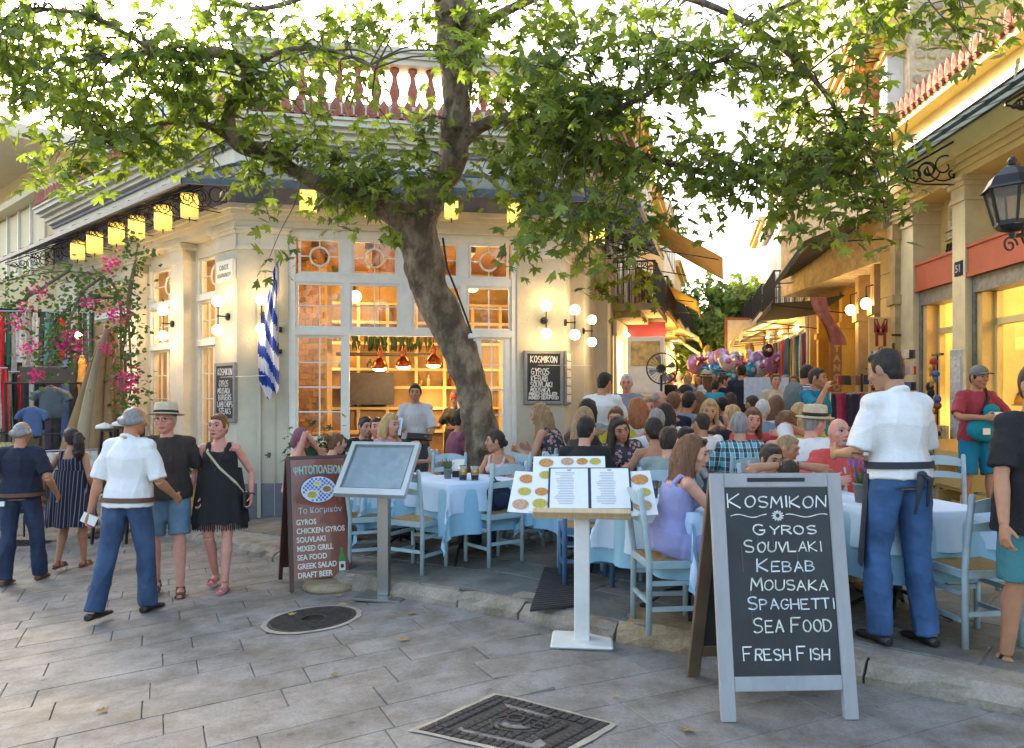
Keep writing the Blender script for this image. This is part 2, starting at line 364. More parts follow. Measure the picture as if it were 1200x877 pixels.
# kerb stones
kerb_r = random.Random(11)
path = [V(p) for p in KP[1:-1]]; seglen = [(b - a).length for a, b in zip(path, path[1:])]; tot = sum(seglen)
def along(s):
 for a, b, l in zip(path, path[1:], seglen):
  if s <= l: return a.lerp(b, s / l), (b - a).normalized()
  s -= l
 return path[-1], (path[-1] - path[-2]).normalized()
s = 0
while s < tot - .3:
 L_ = kerb_r.uniform(.6, 1.05); e = min(s + L_ - .015, tot); mb = MB(); n = 6; vs = []; fs = []
 W = .3 + kerb_r.uniform(-.02, .03); up = kerb_r.uniform(-.008, .012)
 mid, _ = along((s + e) / 2); warm = (mid - V((1.3, 4.65))).length < .38
 if warm: up += .012; W += .1
 for i in range(n):
  p, d = along(s + (e - s) * i / (n - 1)); nrm = V((-d.y, d.x)) * -1
  if nrm.y < 0 and nrm.x < 0: pass
  inn = V((-d.y, d.x)); inn = inn if inn.dot(V((.6, .8))) > 0 else -inn
  edge = .02 if i in (0, n - 1) else 0
  zt = tz(p.x, p.y) + up; zb = gz(p.x, p.y) - .03
  J = lambda q=.012: kerb_r.uniform(-q, q)
  prof = [(0 + J(), zb), (.004 + J(.02), zb + (zt - zb) * .5), (.025 + J() , zt - .035 + J(.008) - edge), (.075 + J(), zt - .004 + J(.004) - edge * .6), (W, zt + J(.002) - edge * .3), (W + .01, zb)]
  for a_, z_ in prof: q = p + inn * a_; vs.append((q.x, q.y, z_))
 m_ = 6
 for i in range(n - 1):
  for k in range(m_ - 1): fs.append((i * m_ + k, (i + 1) * m_ + k, (i + 1) * m_ + k + 1, i * m_ + k + 1))
 fs.append(tuple(range(m_))); fs.append(tuple((n - 1) * m_ + k for k in range(m_))[::-1])
 mb.add(vs, fs); mb.build('kerbstone', KERBY if warm else KERB, pavement, label='pale worn kerbstone with a broken corner' if warm else None)
 s += L_
# terrace slabs in rows parallel to the kerb
ak = R(-40); f1 = V((math.cos(ak), math.sin(ak))); f2 = V((-f1.y, f1.x)); cells = []; v = 3.0
k0 = V((-1.52, 6.82)).dot(f2); v = k0 + .1 - .0
rr_ = random.Random(5); v = k0 - 3.2
while v < k0 + 13:
 h_ = rr_.choice([.42, .5, .56]); u = -14 + rr_.uniform(0, .6)
 while u < 9:
  L_ = rr_.choice([.45, .6, .72, .85, 1.0]); c = f1 * (u + L_ / 2) + f2 * (v + h_ / 2); x, y = c
  if 2.5 < y < 19 and abs(x) < y * .72 + .5 and inpoly(x, y, TERRACE_POLY) and kerbdist(x, y) > .36 and not (y > 11.2 + .18 * (x + 4) and x < .8 + .277 * (y - 11.8) and x > -3.9 - 1.07 * (y - 11)) and x < 5.75 + .056 * y + max(0, .1 * (y - 14)):
   cells.append((y, x, L_, h_))
  u += L_
 v += h_
cells.sort()
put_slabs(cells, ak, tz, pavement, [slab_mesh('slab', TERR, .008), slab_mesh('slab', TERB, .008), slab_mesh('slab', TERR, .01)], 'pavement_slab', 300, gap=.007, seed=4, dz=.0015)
# ---- covers
IRON = mat('cast_iron', (.045, .04, .036), .55, .35, 14, bump=.3, bscale=60, metal=.4)
MORT = mat('mortar', (.33, .29, .22), .95, .25, 9, bump=.6, bscale=30)
def round_cover():
 t = thing('manhole_cover', 'round iron manhole cover in a pale mortar ring beside the brown menu board', 'manhole cover', (MR.x, MR.y, MR.z + .002))
 t.rotation_euler = (0, -math.atan(.07), 0)
 mb = MB(); rg = random.Random(2); n = 40
 vs = [(r * (1 + (rg.uniform(-.02, .03) if k == 1 else 0)) * math.cos(2 * math.pi * i / n), r * (1 + (rg.uniform(-.02, .03) if k == 1 else 0)) * math.sin(2 * math.pi * i / n), z) for k, (r, z) in enumerate([(.335, .006), (.372, .0035)]) for i in range(n)]
 mb.add(vs, [(i, n + i, n + (i + 1) % n, (i + 1) % n) for i in range(n)]); mb.build('mortar_ring', MORT, t)
 mb = MB(); mb.lathe([(.33, -.02), (.33, .008), (.315, .009), (.312, .004), (.0, .004)], 40); mb.build('iron_plate', IRON, t)
 mb = MB()
 for i in range(-9, 10):
  y = i * .031; w = math.sqrt(max(0, .3 ** 2 - y * y))
  if abs(y) < .08: mb.box((-(w + .1) / 2, y, .007), (w - .1, .012, .006)); mb.box(((w + .1) / 2, y, .007), (w - .1, .012, .006))
  else: mb.box((0, y, .007), (2 * w, .012, .006))
 mb.lathe([(.095, .004), (.095, .012), (.085, .012), (.085, .004)], 24); mb.build('raised_ribs', IRON, t)
 return t
round_cover()
def square_cover():
 t = thing('manhole_cover', 'square iron telephone cover with chequered pattern, nearest the camera', 'manhole cover', (MS.x, MS.y, .002), R(-40 + 8))
 corners = [ground_at(489, 857), ground_at(581, 816), ground_at(716, 850), ground_at(640, 893)]
 t.location = (0, 0, .002); t.rotation_euler = (0, 0, 0)
 c = sum(corners, V((0, 0, 0))) / 4; t.location = (c.x, c.y, .002)
 A = [V((p.x - c.x, p.y - c.y, 0)) for p in corners]
 def q(u, v, z=0): # u,v in 0..1
  p = (A[0] * (1 - u) + A[1] * u) * (1 - v) + (A[3] * (1 - u) + A[2] * u) * v; return (p.x, p.y, z + gz(c.x + p.x, 0))
 mb = MB(); rg = random.Random(8)
 def ringpts(m, z, j=0):
  P_ = []
  for a, b in (((0, 0), (1, 0)), ((1, 0), (1, 1)), ((1, 1), (0, 1)), ((0, 1), (0, 0))):
   for i in range(8):
    u = a[0] + (b[0] - a[0]) * i / 8; v = a[1] + (b[1] - a[1]) * i / 8
    mm = m + rg.uniform(-j, j); P_.append(q(.5 + (u - .5) * mm, .5 + (v - .5) * mm, z))
  return P_
 I, O = ringpts(1.0, .006), ringpts(1.085, .0035, .025)
 mb.add(I + O, [(i, (i + 1) % 32, 32 + (i + 1) % 32, 32 + i) for i in range(32)]); mb.build('mortar_edge', MORT, t)
 mb = MB(); mb.hexa([q(.005, .005, -.01), q(.995, .005, -.01), q(.995, .995, -.01), q(.005, .995, -.01), q(.005, .005, .004), q(.995, .005, .004), q(.995, .995, .004), q(.005, .995, .004)]); mb.build('iron_plate', IRON, t)
 mb = MB(); N = 14
 for i in range(N):
  for j in range(N):
   u, v = (i + .5) / N, (j + .5) / N; ed = min(i, j, N - 1 - i, N - 1 - j)
   if ed == 2: continue
   if math.hypot(u - .5, v - .5) < .2: continue
   g = .42 / N;
   mb.hexa([q(u - g, v - g, .003), q(u + g, v - g, .003), q(u + g, v + g, .003), q(u - g, v + g, .003), q(u - g * .8, v - g * .8, .009), q(u + g * .8, v - g * .8, .009), q(u + g * .8, v + g * .8, .009), q(u - g * .8, v + g * .8, .009)])
 mb.build('raised_squares', IRON, t)
 mb = MB()
 for r0, r1 in ((.19, .17), (.135, .12)):
  for k in range(32):
   a, b = 2 * math.pi * k / 32, 2 * math.pi * (k + 1) / 32
   f = lambda r, x, z: q(.5 + r * math.cos(x), .5 + r * math.sin(x), z)
   mb.hexa([f(r1, a, .003), f(r0, a, .003), f(r0, b, .003), f(r1, b, .003), f(r1, a, .009), f(r0, a, .009), f(r0, b, .009), f(r1, b, .009)])
 mb.build('raised_rings', IRON, t)
 e = (A[2] - A[1]); an = math.atan2(e.y, e.x)
 for ch, off in (('O', -.085), ('T', 0), ('E', .07)):
  me = textmesh(ch, .13, .004); me.materials.append(IRON)
  link('lettering', me, t, (off * math.cos(an) + .0, off * math.sin(an) + .0, .009 + gz(c.x, 0)), (R(-90), 0, an))
 return t
square_cover()
# low drain grate on the left
gp = ground_at(45, 637)
t = thing('drain_grate', 'dark iron drain grate in the paving behind the walkers at left', 'grate', (gp.x, gp.y, gp.z + .002), R(-5))
mb = MB(); mb.box((0, 0, 0), (1.5, .36, .01)); mb.build('frame', IRON, t)
mb = MB(); [mb.box((-.7 + i * .07, 0, .009), (.03, .32, .008)) for i in range(21)]; mb.build('bars', IRON, t)
# ---------------------------------------------------------------- restaurant
PLASTER = mat('plaster', (.54, .5, .4), .85, .17, 1.3, bump=.25, bscale=30)
PLAST2 = mat('plaster_tan', (.49, .45, .34), .85, .17, 1.3, bump=.25, bscale=30)
TRIM = mat('trim_stone', (.6, .56, .45), .7, .14, 1.6, bump=.1)
DADO = mat('dado_grey', (.15, .16, .18), .8, .12, 4, bump=.2)
WHITE = mat('white_painted_wood', (.7, .69, .62), .5, .06, 8)
FRIEZE = mat('frieze_slate', (.27, .265, .33), .8, .15, 4)
TERRA = mat('terracotta', (.36, .12, .075), .8, .25, 12, bump=.3, island=.2)
BLACKM = mat('black_iron', (.02, .02, .022), .45, .2, 10, metal=.3)
STEELB = mat('canopy_steel', (.06, .07, .085), .5, .2, 8, metal=.3)
GLASSC = glass('canopy_glass', (.62, .72, .76), .12, body=(.25, .32, .36, .4)); GLASSP = glass('pale_canopy_glass', (.6, .7, .72), .1, body=(.38, .47, .5, .65))
GLASSW = glass('window_glass', (.97, .96, .93), .03)
AMBER = mat('amber_wood', (.42, .24, .075), .5, .2, 5, stretch=(1, 1, 6), bump=.1)
AMBERD = mat('dark_wood', (.05, .028, .014), .5, .3, 6)
CREAMW = mat('cream_cupboard', (.62, .47, .24), .5, .1, 5)
WARMWALL = mat('warm_interior_wall', (.5, .34, .15), .8, .2, 3)
GLOBE = mat('lit_globe', (1, .9, .7), .3, .02, emit=(1, .78, .42), estr=1.5)
SHADE = mat('lit_shade', (.8, .66, .45), .6, .35, 70, emit=(1, .62, .25), estr=.12, trans=.6)
BULB = mat('lit_bulb', (1, .9, .7), .3, .02, emit=(1, .75, .4), estr=4)
COPPER = mat('copper', (.45, .13, .06), .22, .2, 12, metal=1)
PL, PR = (-3.94, 11.0), (.803, 11.84)
FF = Frame(PL, (PR[0] - PL[0], PR[1] - PL[1]))           # front; u 0..4.82
FL = Frame(PL, (.731, -.682))                             # left face; u negative going away
FR = Frame(PR, (.267, .964))                              # right face; u positive going away
BW = 4.817
rest = thing('restaurant', 'pale corner restaurant with white window grid, glass canopy and red balustrade behind the leaning tree', 'building', (FF.o.x, FF.o.y, 0))
rest_inv = Matrix.Translation(-rest.location)
def part(mb, name, m, parent=rest, **k):
 o = mb.build(name, m, parent, **k)
 if parent is rest: o.matrix_parent_inverse = rest_inv
 return o
ZB = -.75
def wall(fr, u0, u1, z0, z1, m=PLASTER, d1=0, d0=-.3, name='wall', parent=None):
 mb = MB(); fr.b(mb, u0, u1, d0, d1, z0, z1); return part(mb, name, m) if parent is None else mb.build(name, m, parent)
# lamps ------------------------------------------------------------------
def pt_light(loc, e, col=(1, .64, .28), r=.06):
 l = bpy.data.lights.new('lamp_light', 'POINT'); l.energy = e; l.color = col; l.shadow_soft_size = r
 return l
def sconce(fr, px, py_top, py_bot, label, e=2.3):
 u = fr.u(px, .16); zt, zb = fr.z(px, py_top, .16), fr.z(px, py_bot, .16)
 b = fr.pt(u, 0, 0); t = thing('wall_lamp', label, 'wall lamp', (b.x, b.y, (zt + zb) / 2), fr.ang, 'twin globe lamps on the restaurant walls')
 h = (zt - zb) / 2
 mb = MB(); mb.smooth = True; mb.lathe([(.055, 0), (.055, .03), (.02, .04)], 16, M=Matrix.Rotation(R(90), 4, 'X')); mb.build('wall_plate', BLACKM, t)
 mb = MB(); mb.tube([(0, 0, 0), (0, -.16, 0)], .011); mb.tube([(0, -.16, -h + .06), (0, -.16, h - .06)], .009); mb.ell((0, -.16, 0), .02)
 mb.lathe([(.03, h - .085), (.04, h - .06)], 12, (0, -.16, 0)); mb.lathe([(.04, -h + .06), (.03, -h + .085)], 12, (0, -.16, 0)); mb.build('arm', BLACKM, t)
 for s in (1, -1):
  mb = MB(); mb.smooth = True; mb.ell((0, 0, 0), .083, 16, 12); g = mb.build('glass_globe', GLOBE, t, loc=(0, -.16, s * h))
 for s in (1, -1):
  l = pt_light(None, e); o = bpy.data.objects.new('lamp_light', l); C.objects.link(o); o.parent = t; o.location = (0, -.29, s * (h + .02) + s * .05)
 return t
sconce(FL, 191, 364.5, 393.7, 'twin globe lamp on the middle pilaster of the left face')
sconce(FL, 255.5, 353.7, 387, 'twin globe lamp on the left face, beside the street name plaque')
sconce(FL, 139.5, 399, 435, 'twin globe lamp half hidden by magenta blossom at the far left pilaster')
sconce(FF, 306.5, 351.6, 386, 'twin globe lamp on the front wall behind the striped flag')
sconce(FF, 640, 359, 391, 'twin globe lamp on the front wall above the right chalkboard')
sconce(FR, 673.5, 363.6, 392.3, 'twin globe lamp on the right face next to the corner')
sconce(FR, 693.6, 375, 401, 'twin globe lamp farthest along the right face')
def lantern(fr, px, py_top, py_bot, label, d=.5, e=1.1):
 u = fr.u(px, d); zt, zb = fr.z(px, py_top, d), fr.z(px, py_bot, d); p = fr.pt(u, d, 0)
 t = thing('hanging_lantern', label, 'lantern', (p.x, p.y, zt), fr.ang, 'cream shaded lanterns hung under the glass canopies')
 h = zt - zb; r = h * .36; zc = z_can(d)
 mb = MB(); mb.smooth = True; mb.tube([(0, 0, .03), (0, .0, max(.05, zc - zt))], .008)
 mb.lathe([(.015, .07), (.06, .05), (r * .9, .0), (r * 1.02, -.02)], 16); mb.tube([(0, 0, -h), (0, 0, -h - .07)], [.014, .004]); mb.build('hanger', BLACKM, t)
 mb = MB(); mb.smooth = True; n = 24
 vs = []
 for k in range(n):
  a = 2 * math.pi * k / n
  for z_ in (0, -h): vs.append((r * math.cos(a), r * math.sin(a), z_))
 mb.add(vs, [(2 * k, 2 * k + 1, (2 * k + 3) % (2 * n), (2 * k + 2) % (2 * n)) for k in range(n)] )
 mb.build('fabric_shade', SHADE, t)
 mb = MB(); mb.smooth = True; mb.ell((0, 0, -h * .4), .02); mb.build('bulb', BULB, t)
 l = pt_light(None, e, r=.025); o = bpy.data.objects.new('lamp_light', l); C.objects.link(o); o.parent = t; o.location = (0, 0, -h * .4)
def z_can(d): return 4.88 - .44 * d
for i, (px, a, b) in enumerate([(222, 228, 255), (191, 242, 269), (160, 254, 279), (136.5, 262, 286), (111, 273, 297), (91, 283, 304)]):
 lantern(FL, px, a, b, ['cream lantern under the left canopy, nearest the corner', 'second cream lantern from the corner under the left canopy', 'third cream lantern from the corner under the left canopy', 'fourth cream lantern from the corner under the left canopy', 'fifth cream lantern from the corner, above the bougainvillea', 'last cream lantern at the far end of the left canopy'][i])
for i, (px, a, b) in enumerate([(361, 222, 249), (435, 229, 254), (529, 234, 256), (602.5, 239, 261)]):
 lantern(FF, px, a, b, ['cream lantern under the front canopy above the flag', 'cream lantern under the front canopy left of the trunk', 'cream lantern under the front canopy right of the trunk', 'cream lantern under the front canopy near the right corner'][i])
lantern(FR, 700, 262, 286, 'cream lantern under the right canopy behind the leaves')
# structure ---------------------------------------------------------------
uP = lambda px, d=0: FF.u(px, d)
# front piers
wall(FF, 0, uP(338), ZB, 4.04, PLAST2, 0); wall(FF, uP(606), BW, ZB, 4.04, PLAST2, 0)
mb = MB(); FF.b(mb, -.02, uP(338) + .01, 0, .02, ZB, .35); part(mb, 'dado', DADO); mb = MB(); FF.b(mb, uP(606) - .01, BW + .02, 0, .02, ZB, .42); part(mb, 'dado', DADO)
mb = MB(); FF.b(mb, uP(338), uP(606), -.3, -.03, ZB, -.02); part(mb, 'threshold', TRIM)
def capital(fr, u0, u1, z, d=0, h=.34):
 mb = MB()
 for a, b, o in ((0, .05, .03), (.05, .22, .02), (.22, .27, .05), (.27, h, .08)): fr.b(mb, u0 - o, u1 + o, d - .25, d + o, z + a, z + b)
 part(mb, 'capital', TRIM)
capital(FF, .04, uP(338) - .03, 3.72, h=.31); capital(FF, uP(607) + .03, BW - .04, 3.72, h=.31)
# entablature round the three faces
LLEN, RLEN = 7.9, 5.0
def band(name, m, z0, z1, d, back=-.32, ends=None):
 """mitred band on left, front and right faces"""
 def mitre(f1, f2, pt, d_):
  A = Matrix(((f1.n.x, f1.n.y), (f2.n.x, f2.n.y))); x = A.inverted() @ V((d_, d_)); return V((pt[0] + x.x, pt[1] + x.y, 0))
 def corner(d_): return [FL.pt(-LLEN, d_), mitre(FL, FF, PL, d_), mitre(FF, FR, PR, d_), FR.pt(RLEN, d_)]
 o, i = corner(d), corner(back); mb = MB()
 for k in range(3):
  a, b, c, e = o[k], o[k + 1], i[k + 1], i[k]
  Z0, Z1 = V((0, 0, z0)), V((0, 0, z1)); mb.hexa([a + Z0, b + Z0, c + Z0, e + Z0, a + Z1, b + Z1, c + Z1, e + Z1])
 return part(mb, name, m)
for i, (z0, z1, d) in enumerate([(4.04, 4.12, .05), (4.12, 4.2, .08), (4.2, 4.27, .12), (4.27, 4.34, .17)]): band('trim_moulding', TRIM, z0, z1, d)
band('frieze', FRIEZE, 4.34, 4.9, .03)
band('upper_wall', TRIM, 4.9, 5.16, .05); band('cornice_slate_band', FRIEZE, 5.16, 5.22, .1)  # thin band below the cornice is a dark slate-blue line
for z0, z1, d in [(5.22, 5.28, .18), (5.28, 5.36, .24), (5.36, 5.42, .33), (5.42, 5.5, .42), (5.5, 5.54, .46)]: band('cornice', TRIM, z0, z1, d)
band('blocking_course', TRIM, 5.54, 5.85, -.05, -.35)
# antefix tiles (terracotta) along the cornice edge, a shared mesh each a part
def antefix_mesh(mt):
 mb = MB(); pr = [(-.07, 0), (.07, 0), (.075, .08), (.05, .15), (.03, .19), (0, .23), (-.03, .19), (-.05, .15), (-.075, .08)]
 n = len(pr)
 mb.add([(x, -.015, z) for x, z in pr] + [(x, .02, z) for x, z in pr] + [(0, -.04, .1)],
  [(i, (i + 1) % n, 2 * n) for i in range(n)] + [tuple(range(2 * n - 1, n - 1, -1))] + [((i + 1) % n, i, n + i, n + (i + 1) % n) for i in range(n)])
 return mb.mesh('antefix', mt)
ANT = antefix_mesh(TERRA)
def eave_mesh():
 mb = MB(); mb.tube([(0, -.03, -.02), (0, .35, .1)], .05, 8); mb.box((.08, .14, -.0), (.07, .4, .02)); return mb.mesh('eave_tile', TERRA)
EAV = eave_mesh()
def antefixes(fr, u0, u1, z, d, parent, inv=None, step=.165):
 n = int(abs(u1 - u0) / step)
 for i in range(n):
  u = u0 + (u1 - u0) * (i + .5) / n; p = fr.pt(u, d, z)
  o = link('antefix', ANT, parent, rot=(R(rnd.uniform(-3, 3)), 0, fr.ang + R(rnd.uniform(-3, 3)))); o.location = p
  if inv is not None: o.matrix_parent_inverse = inv
  o2 = link('eave_tile', EAV, parent, rot=(0, 0, fr.ang)); o2.location = p + V((0, 0, -.03))
  if inv is not None: o2.matrix_parent_inverse = inv
antefixes(FF, -.2, BW + .2, 5.6, .42, rest, rest_inv); antefixes(FL, -LLEN, .1, 5.6, .42, rest, rest_inv)
# balustrade
BALZ = 5.85
def balprof(): return [(.075, 0), (.075, .04), (.045, .07), (.05, .11), (.085, .22), (.08, .28), (.045, .4), (.038, .48), (.055, .52), (.07, .55), (.07, .6)]
mbb = MB(); mbb.smooth = True; mbb.lathe(balprof(), 10); BAL = mbb.mesh('baluster', TERRA)
ub = uP(341)
mb = MB(); FF.b(mb, ub, BW, -.3, -.08, BALZ, BALZ + .09); part(mb, 'balustrade_base', TRIM)
mb = MB(); FF.b(mb, -.05, BW + .05, -.33, -.02, BALZ + .69, BALZ + .77); FF.b(mb, -.08, BW + .08, -.36, .02, BALZ + .77, BALZ + .85); FF.b(mb, -.1, BW + .1, -.38, .05, BALZ + .85, BALZ + .92); part(mb, 'balustrade_rail', TRIM)
mb = MB(); FF.b(mb, 0, ub - .05, -.3, -.06, BALZ, BALZ + .69); FF.b(mb, .1, ub - .15, -.06, -.04, BALZ + .12, BALZ + .6); part(mb, 'parapet_pier', TRIM)
n = int((BW - ub) / .27)
for i in range(n):
 p = FF.pt(ub + .14 + i * .27, -.19, BALZ + .09); o = link('baluster', BAL, rest, loc=p); o.matrix_parent_inverse = rest_inv
mb = MB(); FL.b(mb, -2.2, -.05, -.3, -.06, BALZ, BALZ + .69); part(mb, 'parapet_pier', TRIM)
mb = MB(); FL.b(mb, -6.4, -2.3, -.5, -.25, BALZ, BALZ + .9); part(mb, 'roof_parapet', mat('pale_parapet', (.6, .62, .62), .8, .1))
mb = MB(); FR.b(mb, .1, RLEN, -.3, -.06, BALZ, BALZ + .69); part(mb, 'parapet_pier', TRIM)
# roof slab and upper set-back
roofp = [FL.pt(-LLEN, -.1), FL.pt(0, -.1), FR.pt(0, -.1), FR.pt(RLEN, -.1)]
mb = MB(); Z0, Z1 = V((0, 0, 5.3)), V((0, 0, 5.52)); mb.hexa([p + Z0 for p in roofp] + [p + Z1 for p in roofp]); part(mb, 'roof', TRIM)
# window grid on the front ------------------------------------------------
def window(fr, u0, u1, z0, z1, nu, nz, parent=None, circle=False, d=-.08, fw=.035, bar=.016, gl=GLASSW, m=WHITE, name='window'):
 mb = MB(); fr.b(mb, u0, u0 + fw, d - .03, d + .035, z0, z1); fr.b(mb, u1 - fw, u1, d - .03, d + .035, z0, z1)
 fr.b(mb, u0 + fw, u1 - fw, d - .03, d + .035, z0, z0 + fw); fr.b(mb, u0 + fw, u1 - fw, d - .03, d + .035, z1 - fw, z1)
 w = part(mb, name, m) if parent is None else mb.build(name, m, parent)
 a, b, c, e = u0 + fw, u1 - fw, z0 + fw, z1 - fw; mb = MB(); uc, zc = (a + b) / 2, (c + e) / 2; rr = min(b - a, e - c) * .3
 for i in range(1, nu):
  u = a + (b - a) * i / nu
  if circle: fr.b(mb, u - bar / 2, u + bar / 2, d - .008, d + .018, c, zc - rr); fr.b(mb, u - bar / 2, u + bar / 2, d - .008, d + .018, zc + rr, e)
  else: fr.b(mb, u - bar / 2, u + bar / 2, d - .008, d + .018, c, e)
 for i in range(1, nz):
  z = c + (e - c) * i / nz
  if circle: fr.b(mb, a, uc - rr, d - .006, d + .016, z - bar / 2, z + bar / 2); fr.b(mb, uc + rr, b, d - .006, d + .016, z - bar / 2, z + bar / 2)
  else: fr.b(mb, a, b, d - .006, d + .016, z - bar / 2, z + bar / 2)
 if circle:
  mb.smooth = True; pts = [fr.pt(uc + rr * math.cos(t * math.pi / 12), d + .005, zc + rr * math.sin(t * math.pi / 12)) for t in range(25)]; mb.tube(pts, .017, 6, cap=False)
 if mb.v: mb.build('glazing_bars', m, w)
 if gl: mb = MB(); p = [fr.pt(a, d, c), fr.pt(b, d, c), fr.pt(b, d, e), fr.pt(a, d, e)]; mb.add(p, [(0, 1, 2, 3)]); mb.build('pane', gl, w)
 return w
cols = [(347, 402), (410, 468), (483, 540), (547, 599)]; Wz = lambda py, px=470: FF.z(px, py, -.05)
Z = [Wz(392) - .03, Wz(392) + .07, Wz(332), Wz(332) + .1, Wz(282)]   # transom bottom/top, mid rail, top
mb = MB()
FF.b(mb, uP(338), uP(346), -.12, -.02, -.0, 4.04); FF.b(mb, uP(600), uP(606.5), -.12, -.02, 0, 4.04)
FF.b(mb, uP(346), uP(600), -.118, -.015, Z[0], Z[1]); FF.b(mb, uP(346), uP(600), -.115, -.03, Z[2] - .02, Z[3]); FF.b(mb, uP(346), uP(600), -.115, -.03, Z[4] - .01, 4.04)
for a, b in zip(cols, cols[1:]):
 FF.b(mb, uP(a[1]), uP(b[0]), -.112, -.022, Z[1], Z[2] - .02); FF.b(mb, uP(a[1]) - .03, uP(b[0]) + .03, -.112, -.022, Z[3], Z[4])
FF.b(mb, uP(402), uP(409.5), -.112, -.022, 0, Z[0]); FF.b(mb, uP(546), uP(562), -.112, -.04, 0, Z[0]); FF.b(mb, uP(592), uP(600), -.112, -.04, 0, Z[0])
part(mb, 'window_grid', WHITE)
for a, b in cols:
 window(FF, uP(a, -.05), uP(b, -.05), Z[1], Z[2] - .02, 2, 2); window(FF, uP(a + 2.5, -.05), uP(b - 2.5, -.05), Z[3], Z[4] - .01, 2, 2, circle=True)
window(FF, uP(346), uP(402), .98, Z[0], 2, 4, bar=.02); mb = MB(); FF.b(mb, uP(346), uP(402), -.1, -.04, 0, .98); FF.b(mb, uP(351), uP(397), -.04, -.025, .15, .85); part(mb, 'panel', WHITE)
window(FF, uP(562), uP(592), .9, Z[0], 2, 4, bar=.018); mb = MB(); FF.b(mb, uP(562), uP(592), -.1, -.05, 0, .9); part(mb, 'panel', WHITE)
window(FF, uP(537), uP(546), .2, Z[0], 1, 1, gl=None)
mb = MB(); [FF.b(mb, uP(x) - .005, uP(x) + .005, .015, .028, ZB, 4.0) for x in (304, 322)]; FF.b(mb, uP(302), uP(306), 0, .05, ZB, 3.0); part(mb, 'downpipe', PLAST2)
# left face: pilasters, windows
uL = lambda px, d=0: FL.u(px, d)
spans = [(-LLEN, uL(90)), (uL(141, .12), uL(152, .12)), (uL(191, .12), uL(206, .12)), (uL(252, .0), 0)]
for k, (a, b) in enumerate(spans):
 mb = MB(); FL.b(mb, a, b, -.3, .0 if k in (0, 3) else .0, ZB, 4.04); part(mb, 'pilaster', TRIM if k < 3 else PLASTER)
 if k: capital(FL, a + .02, b - .02, 3.72, 0, h=.31)
 mb = MB(); FL.b(mb, a - .01, b + .01, -.26, .02, ZB, .2); part(mb, 'dado', DADO)
for k in range(3):
 a, b = spans[k][1], spans[k + 1][0]
 mb = MB(); FL.b(mb, a, b, -.34, -.24, ZB, .65); FL.b(mb, a, b, -.3, -.18, .65, .73); part(mb, 'window_sill_wall', PLAST2)
 mb = MB(); FL.b(mb, a, b, -.34, -.2, 3.8, 4.04); part(mb, 'lintel', TRIM)
 zt, zm0, zm1, zl0, zl1 = 3.8, 3.22, 3.12, 2.5, 2.4
 mb = MB(); FL.b(mb, a, a + .09, -.34, -.2, .73, 3.8); FL.b(mb, b - .09, b, -.34, -.2, .73, 3.8); FL.b(mb, a + .09, b - .09, -.34, -.17, zm1, zm0); FL.b(mb, a + .09, b - .09, -.34, -.17, zl1, zl0)
 part(mb, 'window_casing', WHITE)
 m_ = (a + b) / 2
 window(FL, a + .09, b - .09, zm0, zt, 2, 2, circle=True, d=-.28); window(FL, a + .09, b - .09, zl0, zm1, 4, 2, d=-.28)
 window(FL, a + .09, m_, .73, zl1, 2, 4, d=-.28); window(FL, m_, b - .09, .73, zl1, 2, 4, d=-.28)
# right face: piers and openings
mb = MB(); FR.b(mb, 0, .5, -.3, 0, ZB, 4.04); part(mb, 'pilaster', PLASTER); capital(FR, .04, .48, 3.72, h=.31)
mb = MB(); FR.b(mb, 1.75, 2.3, -.3, 0, ZB, 4.04); part(mb, 'pilaster', PLASTER); capital(FR, 1.77, 2.28, 3.72, h=.31)
mb = MB(); FR.b(mb, .5, 1.75, -.4, -.26, ZB, 4.04); FR.b(mb, 2.3, RLEN, -.4, -.24, ZB, 4.04); part(mb, 'wall', PLASTER)
mb = MB(); FR.b(mb, RLEN - .45, RLEN, -.3, 0, ZB, 5.3); part(mb, 'pilaster', PLASTER)
# interior ----------------------------------------------------------------
IN = -.35
def ipt(u, d, z): return FF.pt(u, -d, z)
fl = [FL.pt(-6, IN), FL.pt(0, IN), FR.pt(0, IN), FR.pt(3.6, IN)]
mb = MB(); mb.add([p + V((0, 0, .0)) for p in fl], [(0, 1, 2, 3)]); part(mb, 'floor', mat('inside_floor', (.16, .1, .06), .5, .2))
mb = MB(); mb.add([p + V((0, 0, 4.03)) for p in fl], [(3, 2, 1, 0)]); part(mb, 'ceiling', mat('wood_ceiling', (.22, .1, .04), .6, .3, 4, stretch=(1, 8, 1)))
mb = MB(); FF.b(mb, -2.2, 5.4, -3.75, -3.65, 0, 4.03); part(mb, 'back_wall', WARMWALL)
mb = MB()
for i in range(6): FF.b(mb, .2 + i * .8, .3 + i * .8, -3.2, -.45, 3.86, 4.02)
part(mb, 'ceiling_beams', mat('beam_wood', (.18, .07, .025), .6, .3))
